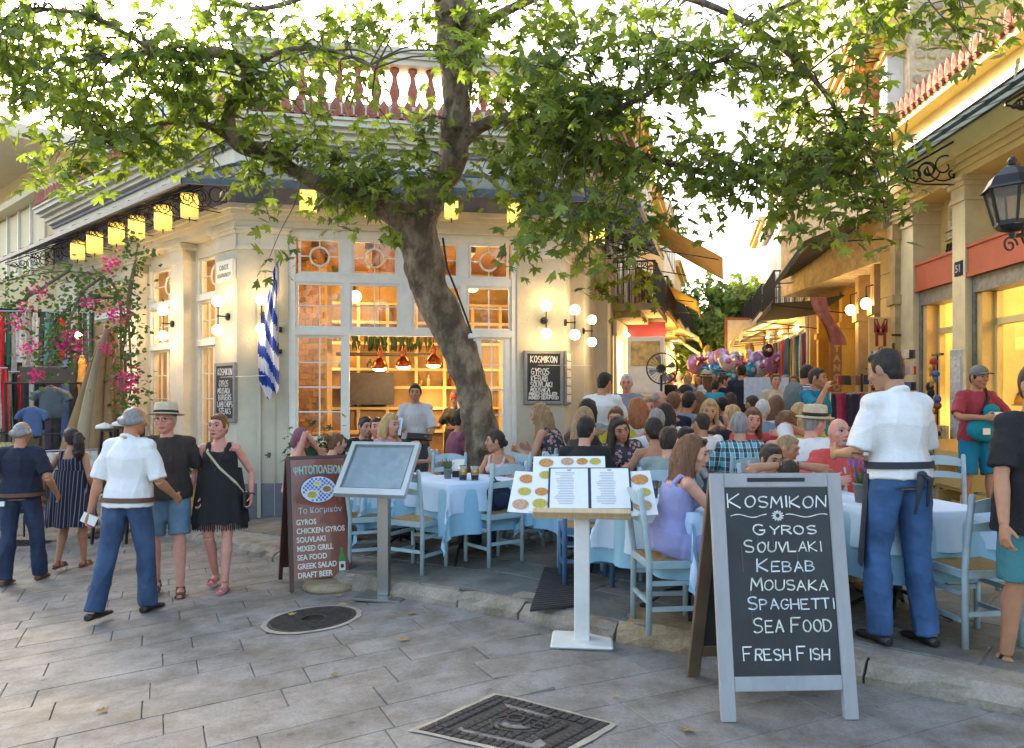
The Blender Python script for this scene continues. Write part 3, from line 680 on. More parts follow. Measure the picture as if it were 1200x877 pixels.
# cupboards on the back wall: glazed upper grid and shelf
cup = MB()
for i in range(10):
 u = -.6 + i * .55; FF.b(cup, u, u + .06, -3.65, -3.45, 0, 3.4)
for z in (.9, 1.35, 1.75, 2.1, 2.6, 3.0, 3.36): FF.b(cup, -.6, 4.9, -3.65, -3.43, z, z + .05)
part(cup, 'cupboard', CREAMW)
mb = MB(); FF.b(mb, -.6, 4.9, -3.64, -3.6, 0, 3.4); part(mb, 'cupboard_back', mat('cupboard_back', (.32, .2, .08), .6, .2, 4))
bw = MB(); r_ = random.Random(4)
for i in range(60):
 u = r_.uniform(-.5, 4.8); z = r_.choice([.95, 1.4, 1.8, 2.15, 2.65]); p = FF.pt(u, -3.5, z); bw.mi = r_.randrange(4)
 h = r_.uniform(.1, .24); bw.lathe([(.035, 0), (.037, h * .6), (.014, h * .75), (.014, h)], 7, (p.x, p.y, p.z))
tag(part(bw, 'bottles', [mat('bottle_a', (.12, .03, .02), .2), mat('bottle_b', (.05, .1, .04), .2), mat('bottle_c', (.6, .5, .3), .3), mat('bottle_d', (.3, .2, .06), .2)]), kind='stuff')
mb = MB(); FF.b(mb, 1.3, 2.9, -2.0, -1.6, 2.3, 2.34); part(mb, 'hanging_shelf', AMBERD)
pl = MB();
for i in range(70):
 u = r_.uniform(1.4, 2.85); p = FF.pt(u, -1.8, 2.36); q = p + V((r_.uniform(-.08, .08), r_.uniform(-.08, .08), r_.uniform(.1, .3))); pl.add([p, q + V((.03, 0, 0)), q + V((0, .02, .04)), q - V((.03, 0, 0))], [(0, 1, 2, 3)])
tag(part(pl, 'potted_herbs', mat('herb_green', (.05, .08, .02), .6)), kind='stuff')
# bar counter
mb = MB(); FF.b(mb, 1.75, 2.75, -1.5, -.75, 0, 1.02); part(mb, 'bar_front', AMBERD)
mb = MB(); FF.b(mb, 1.7, 2.8, -1.55, -.7, 1.02, 1.07); part(mb, 'bar_top', mat('bar_top', (.12, .07, .04), .3));
mb = MB(); FF.b(mb, .85, 1.7, -2.4, -2.0, .0, .95); FF.b(mb, .8, 1.75, -2.45, -1.95, .95, 1.0); part(mb, 'back_counter', AMBER)
mb = MB()
for i in range(8): p = FF.pt(1.85 + i * .1, -1.1, 1.1); mb.smooth = True; mb.ell(p, (.05, .04, .035), 8, 6)
part(mb, 'lemons', mat('lemon', (.6, .5, .06), .5))
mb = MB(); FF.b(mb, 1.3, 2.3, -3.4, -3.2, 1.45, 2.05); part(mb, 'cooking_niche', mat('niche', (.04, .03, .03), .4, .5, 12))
for px, py in ((445, 428), (473, 426), (508, 424)):
 Y = 12.3; p = P(px, py, Y); t = thing('pendant_lamp', {445: 'left copper pendant lamp over the bar', 473: 'middle copper pendant lamp over the bar', 508: 'right copper pendant lamp over the bar, beside the trunk'}[px], 'pendant lamp', p, 0, 'copper pendant lamps over the bar')
 mb = MB(); mb.smooth = True; mb.lathe([(.135, -.06), (.13, -.03), (.1, .05), (.05, .1), (.035, .13), (.045, .17), (.03, .24), (.01, .28)], 20); mb.build('copper_shade', COPPER, t)
 mb = MB(); mb.smooth = True; mb.lathe([(.0, -.062), (.115, -.06), (.08, -.09), (.0, -.1)], 16); mb.build('lit_diffuser', BULB, t)
 mb = MB(); mb.tube([(0, 0, .28), (0, 0, 4.0 - p.z)], .005, 5); mb.build('cable', BLACKM, t)
 o = bpy.data.objects.new('lamp_light', pt_light(None, 7, r=.08)); C.objects.link(o); o.parent = t; o.location = (0, 0, -.2)
for u, d, z, e in ((.3, -1.2, 3.4, 17), (1.6, -2.6, 3.3, 18), (3.6, -1.6, 3.4, 17), (-1.2, -2.6, 3.0, 14), (4.2, -2.6, 2.2, 9), (1.0, -3.1, 2.3, 5), (3, -3.1, 1.5, 5)):
 o = bpy.data.objects.new('room_light', pt_light(None, e, (1, .6, .22), .15)); C.objects.link(o); o.location = FF.pt(u, d, z); o.parent = rest; o.matrix_parent_inverse = rest_inv
mb = MB(); mb.smooth = True
for u, d, z in ((.3, -1.2, 3.5), (1.6, -2.6, 3.4), (3.6, -1.6, 3.5), (-1.2, -2.6, 3.1)): mb.ell(FF.pt(u, d, z), .11, 12, 8)
part(mb, 'ceiling_globe', GLOBE)
for i, px in enumerate((372, 436)):
 pass
# brick-ish warm partition behind the left windows
BRK = mat('indoor_brick', (.38, .2, .08), .8, .25, 5, island=.25)
mb = MB(); FL.b(mb, -5.9, -.9, -2.2, -2.1, 0, 4.0); part(mb, 'brick_partition', mat('mortar_in', (.45, .3, .15), .9))
bk = MB()
for j in range(38):
 for i in range(22):
  u = -5.8 + i * .23 + (.11 if j % 2 else 0)
  if u < -1.1: FL.b(bk, u, u + .215, -2.1, -2.085, .02 + j * .105, .112 + j * .105)
tag(part(bk, 'bricks', BRK), kind='stuff')
# canopies ---------------------------------------------------------------
def scroll(mb, c, r, turns, a0, ax, az, w=.012, n=26, dirn=1, r1=.2):
 """spiral strip in the plane (ax, az) round c"""
 pts = []
 for i in range(n + 1):
  t = i / n; rr = r * (1 - (1 - r1) * t); a = a0 + dirn * turns * 2 * math.pi * t; pts.append(V(c) + V(ax) * (rr * math.cos(a)) + V(az) * (rr * math.sin(a)))
 mb.tube(pts, w / 2, 5)
def scroll_bracket(fr, u, zw, D, H, parent, inv=None, w=.016, ring=True):
 mb = MB(); n = fr.n; z = V((0, 0, 1)); o = fr.pt(u, .02, zw)
 # bottom bar from the wall out to the tip, sloped top bar, wall bar
 tip = fr.pt(u, D, zw - H * .86); mb.tube([o - z * H, fr.pt(u, D * .5, zw - H * .99), tip], w / 2, 6); mb.tube([o, tip + z * .02], w * .7, 6); mb.tube([o - z * H, o + z * .05], w * .8, 6)
 for k, (f, rr) in enumerate(((.2, .33), (.45, .24), (.66, .16), (.82, .1))):
  c = fr.pt(u, D * f, zw - H * (.5 + f * .42)); R_ = H * rr * 1.15
  scroll(mb, c, R_, 1.6, math.pi * (k % 2), n, z, w, dirn=1 if k % 2 else -1)
  if ring: scroll(mb, c + n * R_ * .9 - z * R_ * .2, R_ * .55, 1.2, 0, n, z, w * .8, dirn=-1 if k % 2 else 1)
 scroll(mb, o - z * H * .75 + n * .05, H * .12, 1.3, math.pi, n, z, w)
 b = mb.build('scroll_bracket', BLACKM, parent)
 if inv is not None: b.matrix_parent_inverse = inv
def canopy(fr, u0, u1, D, zw, zo, label, nb, ex0=0, ex1=0, nr=14, gl=GLASSC, st=STEELB, H=.55, brw=.016, bu=None):
 """sloping glass canopy; ex: how much further the outer edge runs at each end"""
 t = thing('glass_canopy', label, 'canopy', fr.pt((u0 + u1) / 2, 0, zw)); inv = Matrix.Translation(-t.location)
 a0, a1 = fr.pt(u0, .06, zw), fr.pt(u1, .06, zw); b0, b1 = fr.pt(u0 + ex0, D, zo), fr.pt(u1 + ex1, D, zo); up = V((0, 0, .012))
 def pb(mb, nm, m): o = mb.build(nm, m, t); o.matrix_parent_inverse = inv; return o
 for i in range(nr):
  f0, f1 = i / nr, (i + 1) / nr; mb = MB(); q = [a0.lerp(a1, f0), a0.lerp(a1, f1), b0.lerp(b1, f1), b0.lerp(b1, f0)]
  mb.hexa([q[0], q[1], q[2], q[3], q[0] + up, q[1] + up, q[2] + up, q[3] + up]); pb(mb, 'glass_pane', gl)
 for i in range(nr + 1):
  f = i / nr; mb = MB(); mb.bar(a0.lerp(a1, f) + up * 1.3, b0.lerp(b1, f) + up * 1.3, .03, .035); pb(mb, 'rib', st)
 mb = MB(); mb.bar(b0 - V((0, 0, .03)), b1 - V((0, 0, .03)), .05, .07); mb.bar(a0 + V((0, 0, .0)), a1 + V((0, 0, .0)), .05, .06); mid = lambda f: (a0.lerp(b0, f) - V((0, 0, .035)), a1.lerp(b1, f) - V((0, 0, .035)))
 mb.bar(*mid(.55), .03, .04); pb(mb, 'edge_beam', st)
 for i in range(nb):
  u = (bu[i] if bu else u0 + (u1 - u0) * (i + .5) / nb); scroll_bracket(fr, u, zw - .1, D * .92, H, t, inv, brw)
 return t
mt = lambda D: (-.318 * D, -1.071 * D)
canopy(FL, -9.0, 0, 1.0, 4.9, 4.42, 'long glass canopy with iron scrolls on the left face of the restaurant', 9, 0, (V((-.318, -1.071)).dot(FL.d.xy)), nr=16, bu=[-.25, -1.0, -1.8, -2.6, -3.5, -4.4, -5.4, -6.6, -8])
canopy(FF, 0, BW, 1.0, 4.9, 4.42, 'glass canopy over the front windows of the restaurant', 0, (V((-.318, -1.071)).dot(FF.d.xy)), .3, nr=12)
canopy(FR, .0, 4.6, 1.15, 4.9, 4.5, 'glass canopy with iron scrolls over the right face of the restaurant', 4, 0, 0, nr=12, bu=[.1, 1.6, 3.1, 4.5])
# boards, plaque, flag -----------------------------------------------------
SLATE = mat('blackboard', (.018, .02, .022), .6, .5, 3, bump=.05)
GREYW = mat('grey_wood_frame', (.2, .2, .2), .6, .15, 8)
CHALK = mat('chalk', (.75, .75, .72), .95, .1, 40)
CHALKB = mat('chalk_blue', (.42, .55, .62), .95, .2, 30)
def wallboard(fr, pxa, pxb, pya, pyb, label, lines, d=.03):
 ua, ub_ = fr.u(pxa, d), fr.u(pxb, d); z1, z0 = fr.z(pxa, pya, d), fr.z(pxa, pyb, d); p = fr.pt((ua + ub_) / 2, .0, (z0 + z1) / 2)
 w, h = abs(ub_ - ua), z1 - z0; t = thing('chalkboard', label, 'chalkboard', p, fr.ang)
 f = .045 * w / .7 + .01
 mb = MB(); mb.b2((-w / 2, -.05, -h / 2), (-w / 2 + f, 0, h / 2)); mb.b2((w / 2 - f, -.05, -h / 2), (w / 2, 0, h / 2)); mb.b2((-w / 2 + f, -.05, -h / 2), (w / 2 - f, 0, -h / 2 + f)); mb.b2((-w / 2 + f, -.05, h / 2 - f), (w / 2 - f, 0, h / 2)); mb.build('frame', GREYW, t, bevel=.003)
 mb = MB(); mb.b2((-w / 2 + f, -.035, -h / 2 + f), (w / 2 - f, -.001, h / 2 - f)); s = mb.build('slate', SLATE, t)
 mb = MB(); iw, ih = w - 2 * f, h - 2 * f
 for k, (txt, y0, hh, x0, x1) in enumerate(lines): chalk(mb, txt, (x0 - .5) * iw, (.5 - y0) * ih - hh * ih, hh * ih, (x1 - x0) * iw, .012 if hh > .05 else .006, k, 1)
 mb.build('chalk_writing', CHALK, s, loc=(0, -.037, 0))
wallboard(FF, 614, 660, 411, 474, 'framed chalkboard menu on the front wall right of the trunk', [('KOSMIKON', .05, .13, .1, .9), ('~', .23, .02, .3, .7), ('GYROS', .31, .13, .12, .66), ('KEBAB', .46, .12, .12, .62), ('SOUVLAKI', .6, .1, .1, .75), ('MOUSAKA', .72, .08, .1, .68), ('MIXED GRILLED', .82, .06, .06, .9), ('MIXED SEA FOOD', .9, .06, .05, .95)])
wallboard(FL, 252.5, 276, 426, 494, 'narrow framed chalkboard on the left face under the plaque', [('KOSMIKON', .05, .12, .08, .92), ('~', .2, .02, .2, .8), ('GYROS', .28, .11, .15, .7), ('MOUSAKA', .42, .1, .08, .8), ('BURGERS', .55, .1, .12, .88), ('LAMB CHOPS', .68, .1, .06, .95), ('STEAKS', .81, .1, .14, .85)])
u = FR.u(666, .03); p = FR.pt(u, 0, FR.z(666, 443, .03)); t = thing('menu_case', 'narrow glazed menu case on the right face by the corner', 'menu case', p, FR.ang)
mb = MB(); mb.b2((-.2, -.04, -.42), (.2, 0, .42)); mb.build('frame', GREYW, t, bevel=.004)
PAPER = mat('paper', (.72, .7, .64), .8, .08, 10)
for i in range(6): mb = MB(); mb.b2((-.16, -.045, -.38 + i * .13), (.16, -.041, -.27 + i * .13)); mb.build('menu_sheet', PAPER, t)
z1, z0 = FL.z(262, 305, .06), FL.z(262, 330, .06); u0, u1 = FL.u(253, .06), FL.u(272.5, .06)
p = FL.pt((u0 + u1) / 2, 0, (z0 + z1) / 2); t = thing('street_plaque', 'pale marble street name plaque on the left face near the corner', 'plaque', p, FL.ang)
mb = MB(); mb.b2((-(u1 - u0) / 2, -.06, -(z1 - z0) / 2), ((u1 - u0) / 2, 0, (z1 - z0) / 2)); pl_ = mb.build('slab', mat('marble', (.62, .62, .56), .5, .1, 8), t, bevel=.01)
INK = mat('dark_lettering', (.05, .05, .05), .7)
lettering('ΟΔΟΣ', .1, INK, t, (0, -.063, .01), align='CENTER'); lettering('ΑΔΡΙΑΝΟΥ', .09, INK, t, (0, -.063, -.1), align='CENTER', sx=.9)
# flag
BLUE = mat('flag_blue', (.02, .05, .3), .8, .1); FWH = mat('flag_white', (.62, .64, .7), .8, .06)
u = FF.u(326, .22); p = FF.pt(u, .22, 0); zt, zb = FF.z(326, 304, .22), FF.z(326, 457, .22)
t = thing('flag', 'blue and white striped flag hanging from a bracket on the front wall', 'flag', (p.x, p.y, zb), FF.ang)
mb = MB(); H = zt - zb; mb.tube([(0, 0, .35 * H), (.0, 0, H + .05)], .009, 8); mb.ell((0, 0, H + .05), .02); mb.build('pole', mat('pole_grey', (.3, .3, .32), .4, metal=.8), t)
mb = MB(); mb.tube([(0, .21, H * .47), (0, 0, H * .47)], .012); mb.tube([(0, .21, H * .3), (0, -.0, H * .3), (0, 0, H * .36)], .01); mb.box((0, .2, H * .47), (.06, .02, .08)); mb.box((0, .2, H * .3), (.06, .02, .06)); mb.build('bracket', BLACKM, t)
mb = MB(); mb.smooth = True; nx, nz_ = 18, 46; vs = []
for j in range(nz_ + 1):
 f = j / nz_; wd = .07 + .2 * math.sin(min(1, f * 1.25) * math.pi * .55)
 if f > .86: wd *= 1 - (f - .86) * 3.2
 for i in range(nx + 1):
  g = i / nx; vs.append((-g * wd + .012 * math.sin(f * 9), .045 * math.sin(g * 15 + f * 2.5) * (.4 + f * .8) + .02 * math.sin(f * 7), H * (1 - f) - g * .16 * (1 - f * .3) - .04 * math.sin(g * 9) * f))
mb.v = vs
for j in range(nz_):
 for i in range(nx):
  mb.f.append((j * (nx + 1) + i, j * (nx + 1) + i + 1, (j + 1) * (nx + 1) + i + 1, (j + 1) * (nx + 1) + i)); mb.sm.append(True)
  f, g = j / nz_, i / nx; mb.m.append(int((f * 9.5 + g * 3.2 + .12 * math.sin(g * 12)) % 2 < 1))
mb.build('cloth', [FWH, BLUE], t)
# ---------------------------------------------------------------- left street: cream building beyond the restaurant
CREAM = mat('cream_render', (.62, .52, .3), .85, .08, 3, bump=.1)
CREAML = mat('cream_paint', (.66, .6, .44), .7, .06, 6)
SHUT = mat('roller_shutter', (.6, .53, .36), .6, .06, 6, stretch=(1, 1, 30))
def facade_thing(name, label, fr, u, cat='building'):
 t = thing(name, label, cat, fr.pt(u, 0, 0)); inv = Matrix.Translation(-t.location)
 def pp(mb, nm, m, par=None, **k):
  o = mb.build(nm, m, par or t, **k)
  if par is None: o.matrix_parent_inverse = inv
  return o
 return t, inv, pp
t, inv, pp = facade_thing('cream_house', 'cream house with deep eaves, roller shutters and a balcony at the far left', FL, -11)
mb = MB(); FL.b(mb, -34, -8.25, -6, -.1, -2, 7.0); pp(mb, 'wall', CREAM)
uE = FL.u(29, 1.4)
mb = MB(); FL.b(mb, -34, -7.7, -6, 1.5, 6.9, 7.2); pp(mb, 'eaves_slab', CREAML)
for i in range(7):
 u = -8.9 - i * .95; mb = MB(); FL.b(mb, u - .86, u, -.1, -.05, 4.5, 6.0); w_ = pp(mb, 'shutter', SHUT)
 mb = MB(); FL.b(mb, u - .93, u - .87, -.1, 0, 4.4, 6.1); mb.build('frame_post', WHITE, w_)
mb = MB(); FL.b(mb, -34, -8.3, -.1, 1.2, 3.1, 3.3); FL.b(mb, -34, -8.2, -.1, .25, 6.05, 6.2); pp(mb, 'balcony_slab', CREAML)
for i in range(26): mb = MB(); u = -8.3 - i * .42; FL.b(mb, u - .03, u + .03, 1.1, 1.16, 3.3, 4.2); pp(mb, 'baluster', CREAML)
for z in (3.6, 3.9, 4.2): mb = MB(); FL.b(mb, -22, -8.25, 1.1, 1.17, z, z + .05); pp(mb, 'rail', CREAML)
# lower dark railing nearer
t, inv, pp = facade_thing('balcony', 'small balcony with dark metal railing left of the hanging lanterns', FL, -9.6)
mb = MB(); FL.b(mb, -16, -8.4, -.1, 1.5, 2.75, 2.95); pp(mb, 'floor_slab', CREAML)
for z in (3.25, 3.45, 3.65): mb = MB(); FL.b(mb, -16, -8.4, 1.42, 1.46, z, z + .03); pp(mb, 'rail', BLACKM)
for k in (0, 1): mb = MB(); FL.b(mb, -8.43, -8.4, .0, 1.45, 3.0 + k * .3, 3.16 + k * .3); pp(mb, 'side_board', BLACKM)
for u in (-8.42, -10.4, -12.4, -14.4): mb = MB(); FL.b(mb, u - .02, u + .02, 1.42, 1.46, 2.95, 3.7); pp(mb, 'post', BLACKM)
# white shop wall behind the stalls + backing of far left
t, inv, pp = facade_thing('shop_house', 'white shop front behind the clothes stall on the left street', FL, -12)
mb = MB(); FL.b(mb, -30, -8.3, -.1, .02, -2, 2.72); pp(mb, 'wall', mat('white_wall', (.6, .58, .52), .8, .1))
for i in range(4): mb = MB(); FL.b(mb, -10.9 - i * 2.6, -8.5 - i * 2.6, .02, .05, -.6, 2.6); pp(mb, 'shop_opening', mat('dim_shop_backing', (.06, .045, .03), .6, .4, 5))  # flat dark backing panels; the shop's inner dimness is put into their colour
# far houses closing the left street
lc = Frame((-13.5, 9.5), (-.55, .83))
t, inv, pp = facade_thing('side_house', 'plain pale house closing the view at the far left edge', lc, 5)
mb = MB(); lc.b(mb, 3, 22, -4, 0, -2, 5.4); pp(mb, 'wall', CREAML)
# ---------------------------------------------------------------- right: yellow shop building
YEL = mat('ochre_render', (.6, .42, .15), .85, .12, 2.5, bump=.15)
YELP = mat('pale_yellow_paint', (.66, .53, .22), .8, .08, 3, bump=.1)
PILS = mat('pilaster_stone', (.64, .55, .33), .8, .1, 4, bump=.2)
REDP = mat('brick_red_panel', (.4, .095, .04), .75, .1, 3)
SHUTB = mat('shutter_box', (.22, .22, .2), .5, .3, 12, metal=.4)
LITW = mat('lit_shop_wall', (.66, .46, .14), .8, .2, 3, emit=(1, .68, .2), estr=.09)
QR = (6.2, 10.5)
FQ = Frame(QR, (-.0555, -1))
uq = lambda px, d=0: FQ.u(px, d)
ygroup = None
t, inv, pp = facade_thing('yellow_shop_house', 'yellow shop house with red fascia panels and stone pilasters at the right', FQ, 0)
yellow = t
D0 = .33       # pilaster face stands 0.33 in front of the recessed wall; frame plane d=0 is the pilaster face
uend = uq(1058); unear = 9
zc = 4.6
Yb = .05
def Zq(px, py, d=0): return FQ.z(px, py, d)
zpt, zpb, zsb, ztr = 3.62, 3.22, 3.02, 2.42
zpt = Zq(1131, 289, -.05); zpb = Zq(1131, 326.5, -.05); ztr = Zq(1149, 380, -.3)
pil = [(uend - .35, uq(1070)), (uq(1116), uq(1131)), (uq(1131) + 2.35, uq(1131) + 2.75), (uq(1131) + 5.2, uq(1131) + 5.6)]
ztop = Zq(1129.4, 207.6)     # underside of the entablature
for k, (a, b) in enumerate(pil):
 mb = MB(); FQ.b(mb, a, b, -.5, 0, -.5, ztop - .32); pp(mb, 'pilaster', PILS)
 mb = MB()
 for z0, z1, o in ((-.32, -.27, .03), (-.27, -.12, .015), (-.12, -.06, .05), (-.06, 0, .09)): FQ.b(mb, a - o, b + o, -.45, o, ztop + z0, ztop + z1)
 pp(mb, 'capital', PILS)
for k in range(3):
 a, b = pil[k][1], pil[k + 1][0]
 mb = MB(); FQ.b(mb, a, b, -.5, -.42, zpt, ztop); pp(mb, 'wall', YELP)
 mb = MB(); m_ = (a + b) / 2; FQ.b(mb, m_ - .3, m_ + .3, -.42, -.38, ztop - .62, ztop - .1)
 for i in range(9): FQ.b(mb, m_ - .24, m_ + .24, -.38, -.365, ztop - .58 + i * .05, ztop - .55 + i * .05)
 pp(mb, 'louvre', CREAML)
 mb = MB(); FQ.b(mb, m_ - .33, m_ + .33, -.42, -.35, zpt + .02, ztop - .66); g = pp(mb, 'grille_frame', YEL)
 mb = MB(); FQ.b(mb, m_ - .27, m_ + .27, -.349, -.343, zpt + .06, ztop - .7); mb.build('dark_pane', SLATE, g); mb = MB()
 for i in range(6):
  mb.bar(FQ.pt(m_ - .27 + i * .1, -.33, zpt + .06), FQ.pt(m_ - .2 + i * .1, -.33, ztop - .7), .012)
 for i in range(3): FQ.b(mb, m_ - .27, m_ + .27, -.336, -.326, zpt + .15 + i * .13, zpt + .162 + i * .13)
 mb.build('grille', BLACKM, g)
 mb = MB(); FQ.b(mb, a + .01, b - .01, -.3, -.03, zpb + .06, zpt - .04); FQ.b(mb, a + .01, b - .01, -.28, -.01, zpt - .04, zpt); FQ.b(mb, a + .01, b - .01, -.28, -.01, zpb, zpb + .06); pp(mb, 'fascia_panel', REDP)
 mb = MB(); FQ.b(mb, a + .05, b - .05, -.35, -.08, zpb - .22, zpb - .005); pp(mb, 'shutter_box', SHUTB)
 for s_ in (a, b - .07): mb = MB(); FQ.b(mb, s_, s_ + .07, -.3, -.09, -.2, zpb - .005); pp(mb, 'shutter_rail', SHUTB)
 # yellow inner pilaster strip
 mb = MB(); FQ.b(mb, a + .075, a + .2, -.3, -.12, -.2, zpb - .225); FQ.b(mb, b - .2, b - .075, -.3, -.12, -.2, zpb - .225); pp(mb, 'door_jamb', YEL)
 mb = MB(); FQ.b(mb, a + .2, b - .2, -.36, -.28, ztr - .05, ztr + .04); FQ.b(mb, a + .2, a + .26, -.36, -.28, .2, zpb - .225); FQ.b(mb, b - .26, b - .2, -.36, -.28, .2, zpb - .225); FQ.b(mb, a + .26, b - .26, -.36, -.28, .2, .75); pp(mb, 'shop_window_frame', YELP)
 mb = MB(); q = [FQ.pt(a + .26, -.33, .75), FQ.pt(b - .26, -.33, .75), FQ.pt(b - .26, -.33, ztr - .05), FQ.pt(a + .26, -.33, ztr - .05)]; mb.add(q, [(0, 1, 2, 3)]); pp(mb, 'pane', GLASSW)
 mb = MB(); q = [FQ.pt(a + .26, -.33, ztr + .04), FQ.pt(b - .26, -.33, ztr + .04), FQ.pt(b - .26, -.33, zpb - .22), FQ.pt(a + .26, -.33, zpb - .22)]; mb.add(q, [(0, 1, 2, 3)]); pp(mb, 'transom_pane', GLASSW)
 # lit inside
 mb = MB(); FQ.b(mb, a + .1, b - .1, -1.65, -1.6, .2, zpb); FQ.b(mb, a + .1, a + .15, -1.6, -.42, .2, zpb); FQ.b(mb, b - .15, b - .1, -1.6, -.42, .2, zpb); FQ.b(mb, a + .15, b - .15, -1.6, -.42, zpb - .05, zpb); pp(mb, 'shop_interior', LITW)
 mb = MB(); FQ.b(mb, a + .2, b - .2, -1.2, -.45, .68, .72); FQ.b(mb, a + .2, b - .2, -1.0, -.5, 1.48, 1.5); pp(mb, 'display_shelf', YELP)
 o = bpy.data.objects.new('shop_light', pt_light(None, 6, (1, .74, .36), .2)); C.objects.link(o); o.location = FQ.pt((a + b) / 2, -.9, ztr + .25); o.parent = yellow; o.matrix_parent_inverse = inv
 o = bpy.data.objects.new('shop_light', pt_light(None, 3, (1, .78, .42), .1)); C.objects.link(o); o.location = FQ.pt((a + b) / 2, -.6, 1.3); o.parent = yellow; o.matrix_parent_inverse = inv
 mb = MB(); mb.bar(FQ.pt(a + .4, -.8, zpb - .3), FQ.pt(b - .4, -.8, zpb - .3), .05); pp(mb, 'tube_lamp', BULB)
for i, (z0, z1, d) in enumerate([(0, .09, .04), (.09, .18, .07), (.18, .27, .1), (.27, .36, .13), (.36, .75, .06), (.75, .8, .14), (.8, .86, .22), (1.15, 1.25, .3)]):
 mb = MB(); FQ.b(mb, uend - .4, unear, -.6, d, ztop + z0, ztop + z1); pp(mb, 'entablature' if i < 5 else 'cornice', YELP if i != 5 else YEL)
mb = MB(); FQ.b(mb, uend - .4, unear, -.6, .08, ztop + .86, ztop + 1.15); pp(mb, 'frieze', YELP)
antefixes(FQ, uend - .4, unear, ztop + 1.32, .32, yellow, inv, .17)
mb = MB(); FQ.b(mb, uend - .4, unear, -8, -2.2, -.5, ztop + 1.2); pp(mb, 'rear_wall', YELP)
# rusticated corner strip
for j in range(12): mb = MB(); FQ.b(mb, uend - .95, uend - .36, -.5, -.04, .1 + j * .4, .48 + j * .4); pp(mb, 'corner_block', YEL)
mb = MB(); FQ.b(mb, uend - .95, uend - .3, -.6, -.06, -.2, ztop); pp(mb, 'corner_wall', PLAST2)
rg_ = random.Random(44)
GD = [mat('goods_%d' % i, c, .5, .2) for i, c in enumerate([(.5, .05, .03), (.6, .5, .3), (.05, .1, .3), (.3, .15, .05), (.55, .35, .05), (.1, .3, .25), (.5, .5, .5), (.03, .03, .03)])]
for k in range(3):
 a, b = pil[k][1], pil[k + 1][0]
 for zz, dd in ((.72, -.7), (1.5, -.75), (1.95, -1.45), (1.1, -1.45), (2.75, -1.45)):
  mb = MB()
  for i in range(26):
   u = a + .3 + (b - a - .6) * (i + .5) / 26; mb.mi = rg_.randrange(8); h = rg_.uniform(.06, .2); p = FQ.pt(u, dd + rg_.uniform(-.05, .05), zz)
   if rg_.random() < .5: mb.box((p.x, p.y, p.z + h / 2), (.06, .05, h), rz=rg_.random())
   else: mb.lathe([(.03, 0), (.035, h * .4), (.015, h * .7), (.025, h * .85), (.01, h)], 7, tuple(p))
  tag(pp(mb, 'goods', GD), kind='stuff')
 for z0, z1, f0, f1 in ((2.55, 2.95, .45, .85), (1.62, 1.9, .1, .3)):
  mb = MB(); FQ.b(mb, a + (b - a) * f0, a + (b - a) * f1, -1.595, -1.56, z0, z1); fr_ = pp(mb, 'picture', mat('painting_blue', (.12, .2, .3), .5, .5, 5, col2=(.45, .4, .25)))
# house number
p = FQ.pt(uq(1124), .0, Zq(1124, 315)); t = thing('house_number', 'small dark house number plate on the stone pilaster', 'number plate', p, FQ.ang)
mb = MB(); mb.b2((-.1, -.015, -.1), (.1, -.001, .1)); mb.build('plate', mat('enamel_blue', (.01, .015, .05), .3), t)
lettering('51', .15, mat('enamel_white', (.7, .7, .7), .4), t, (0, -.017, -.05), align='CENTER')
canopy(FQ, uend, unear, 1.0, ztop + .66, ztop + .27, 'long glass canopy on scrolled iron brackets over the yellow shops', 4, 0, 0, nr=22, gl=GLASSP, bu=[uend + .2, pil[1][0] + .15, pil[2][0] + .2, pil[3][0] + .2], H=.62, brw=.024)
# shop goods: dolls, necklace board, boxes, framed picture
CL = [mat('toy_red', (.45, .03, .02), .6), mat('toy_cream', (.65, .6, .48), .6), mat('toy_black', (.02, .02, .025), .6), mat('toy_brown', (.25, .1, .04), .6), mat('toy_gold', (.6, .4, .06), .4), mat('toy_blue', (.05, .12, .3), .6)]
def doll(p, s, rz, lab, k):
 t = thing('doll', lab, 'doll', p, rz, 'costumed dolls in the shop windows')
 mb = MB(); mb.smooth = True; mb.lathe([(.11 * s, 0), (.12 * s, .05 * s), (.05 * s, .2 * s), (.06 * s, .27 * s), (.03 * s, .32 * s)], 12); mb.build('costume', CL[k % 6], t)
 mb = MB(); mb.smooth = True; mb.ell((0, 0, .37 * s), .05 * s, 10, 8); mb.build('head', CL[1], t)
 mb = MB(); mb.smooth = True; mb.lathe([(.055 * s, .385 * s), (.05 * s, .42 * s), (.01, .46 * s)], 10); mb.build('cap', CL[(k + 2) % 6], t)
 mb = MB(); mb.tube([(-.05 * s, 0, .27 * s), (-.1 * s, -.03, .2 * s), (-.07 * s, -.08 * s, .14 * s)], .02 * s, 6); mb.tube([(.05 * s, 0, .27 * s), (.1 * s, -.03, .2 * s), (.07 * s, -.08 * s, .14 * s)], .02 * s, 6); mb.build('arms', CL[(k + 1) % 6], t)
for i, (px, s, k, lab) in enumerate([(1172, 1.1, 0, 'large red costumed doll on the shelf in the near yellow window'), (1184, .7, 2, 'small dark doll beside the large red doll in the near yellow window'), (1195, .85, 4, 'gold doll at the right end of the near yellow window shelf')]):
 doll(FQ.pt(FQ.u(px, -.65), -.65, 1.5), s, FQ.ang, lab, k)
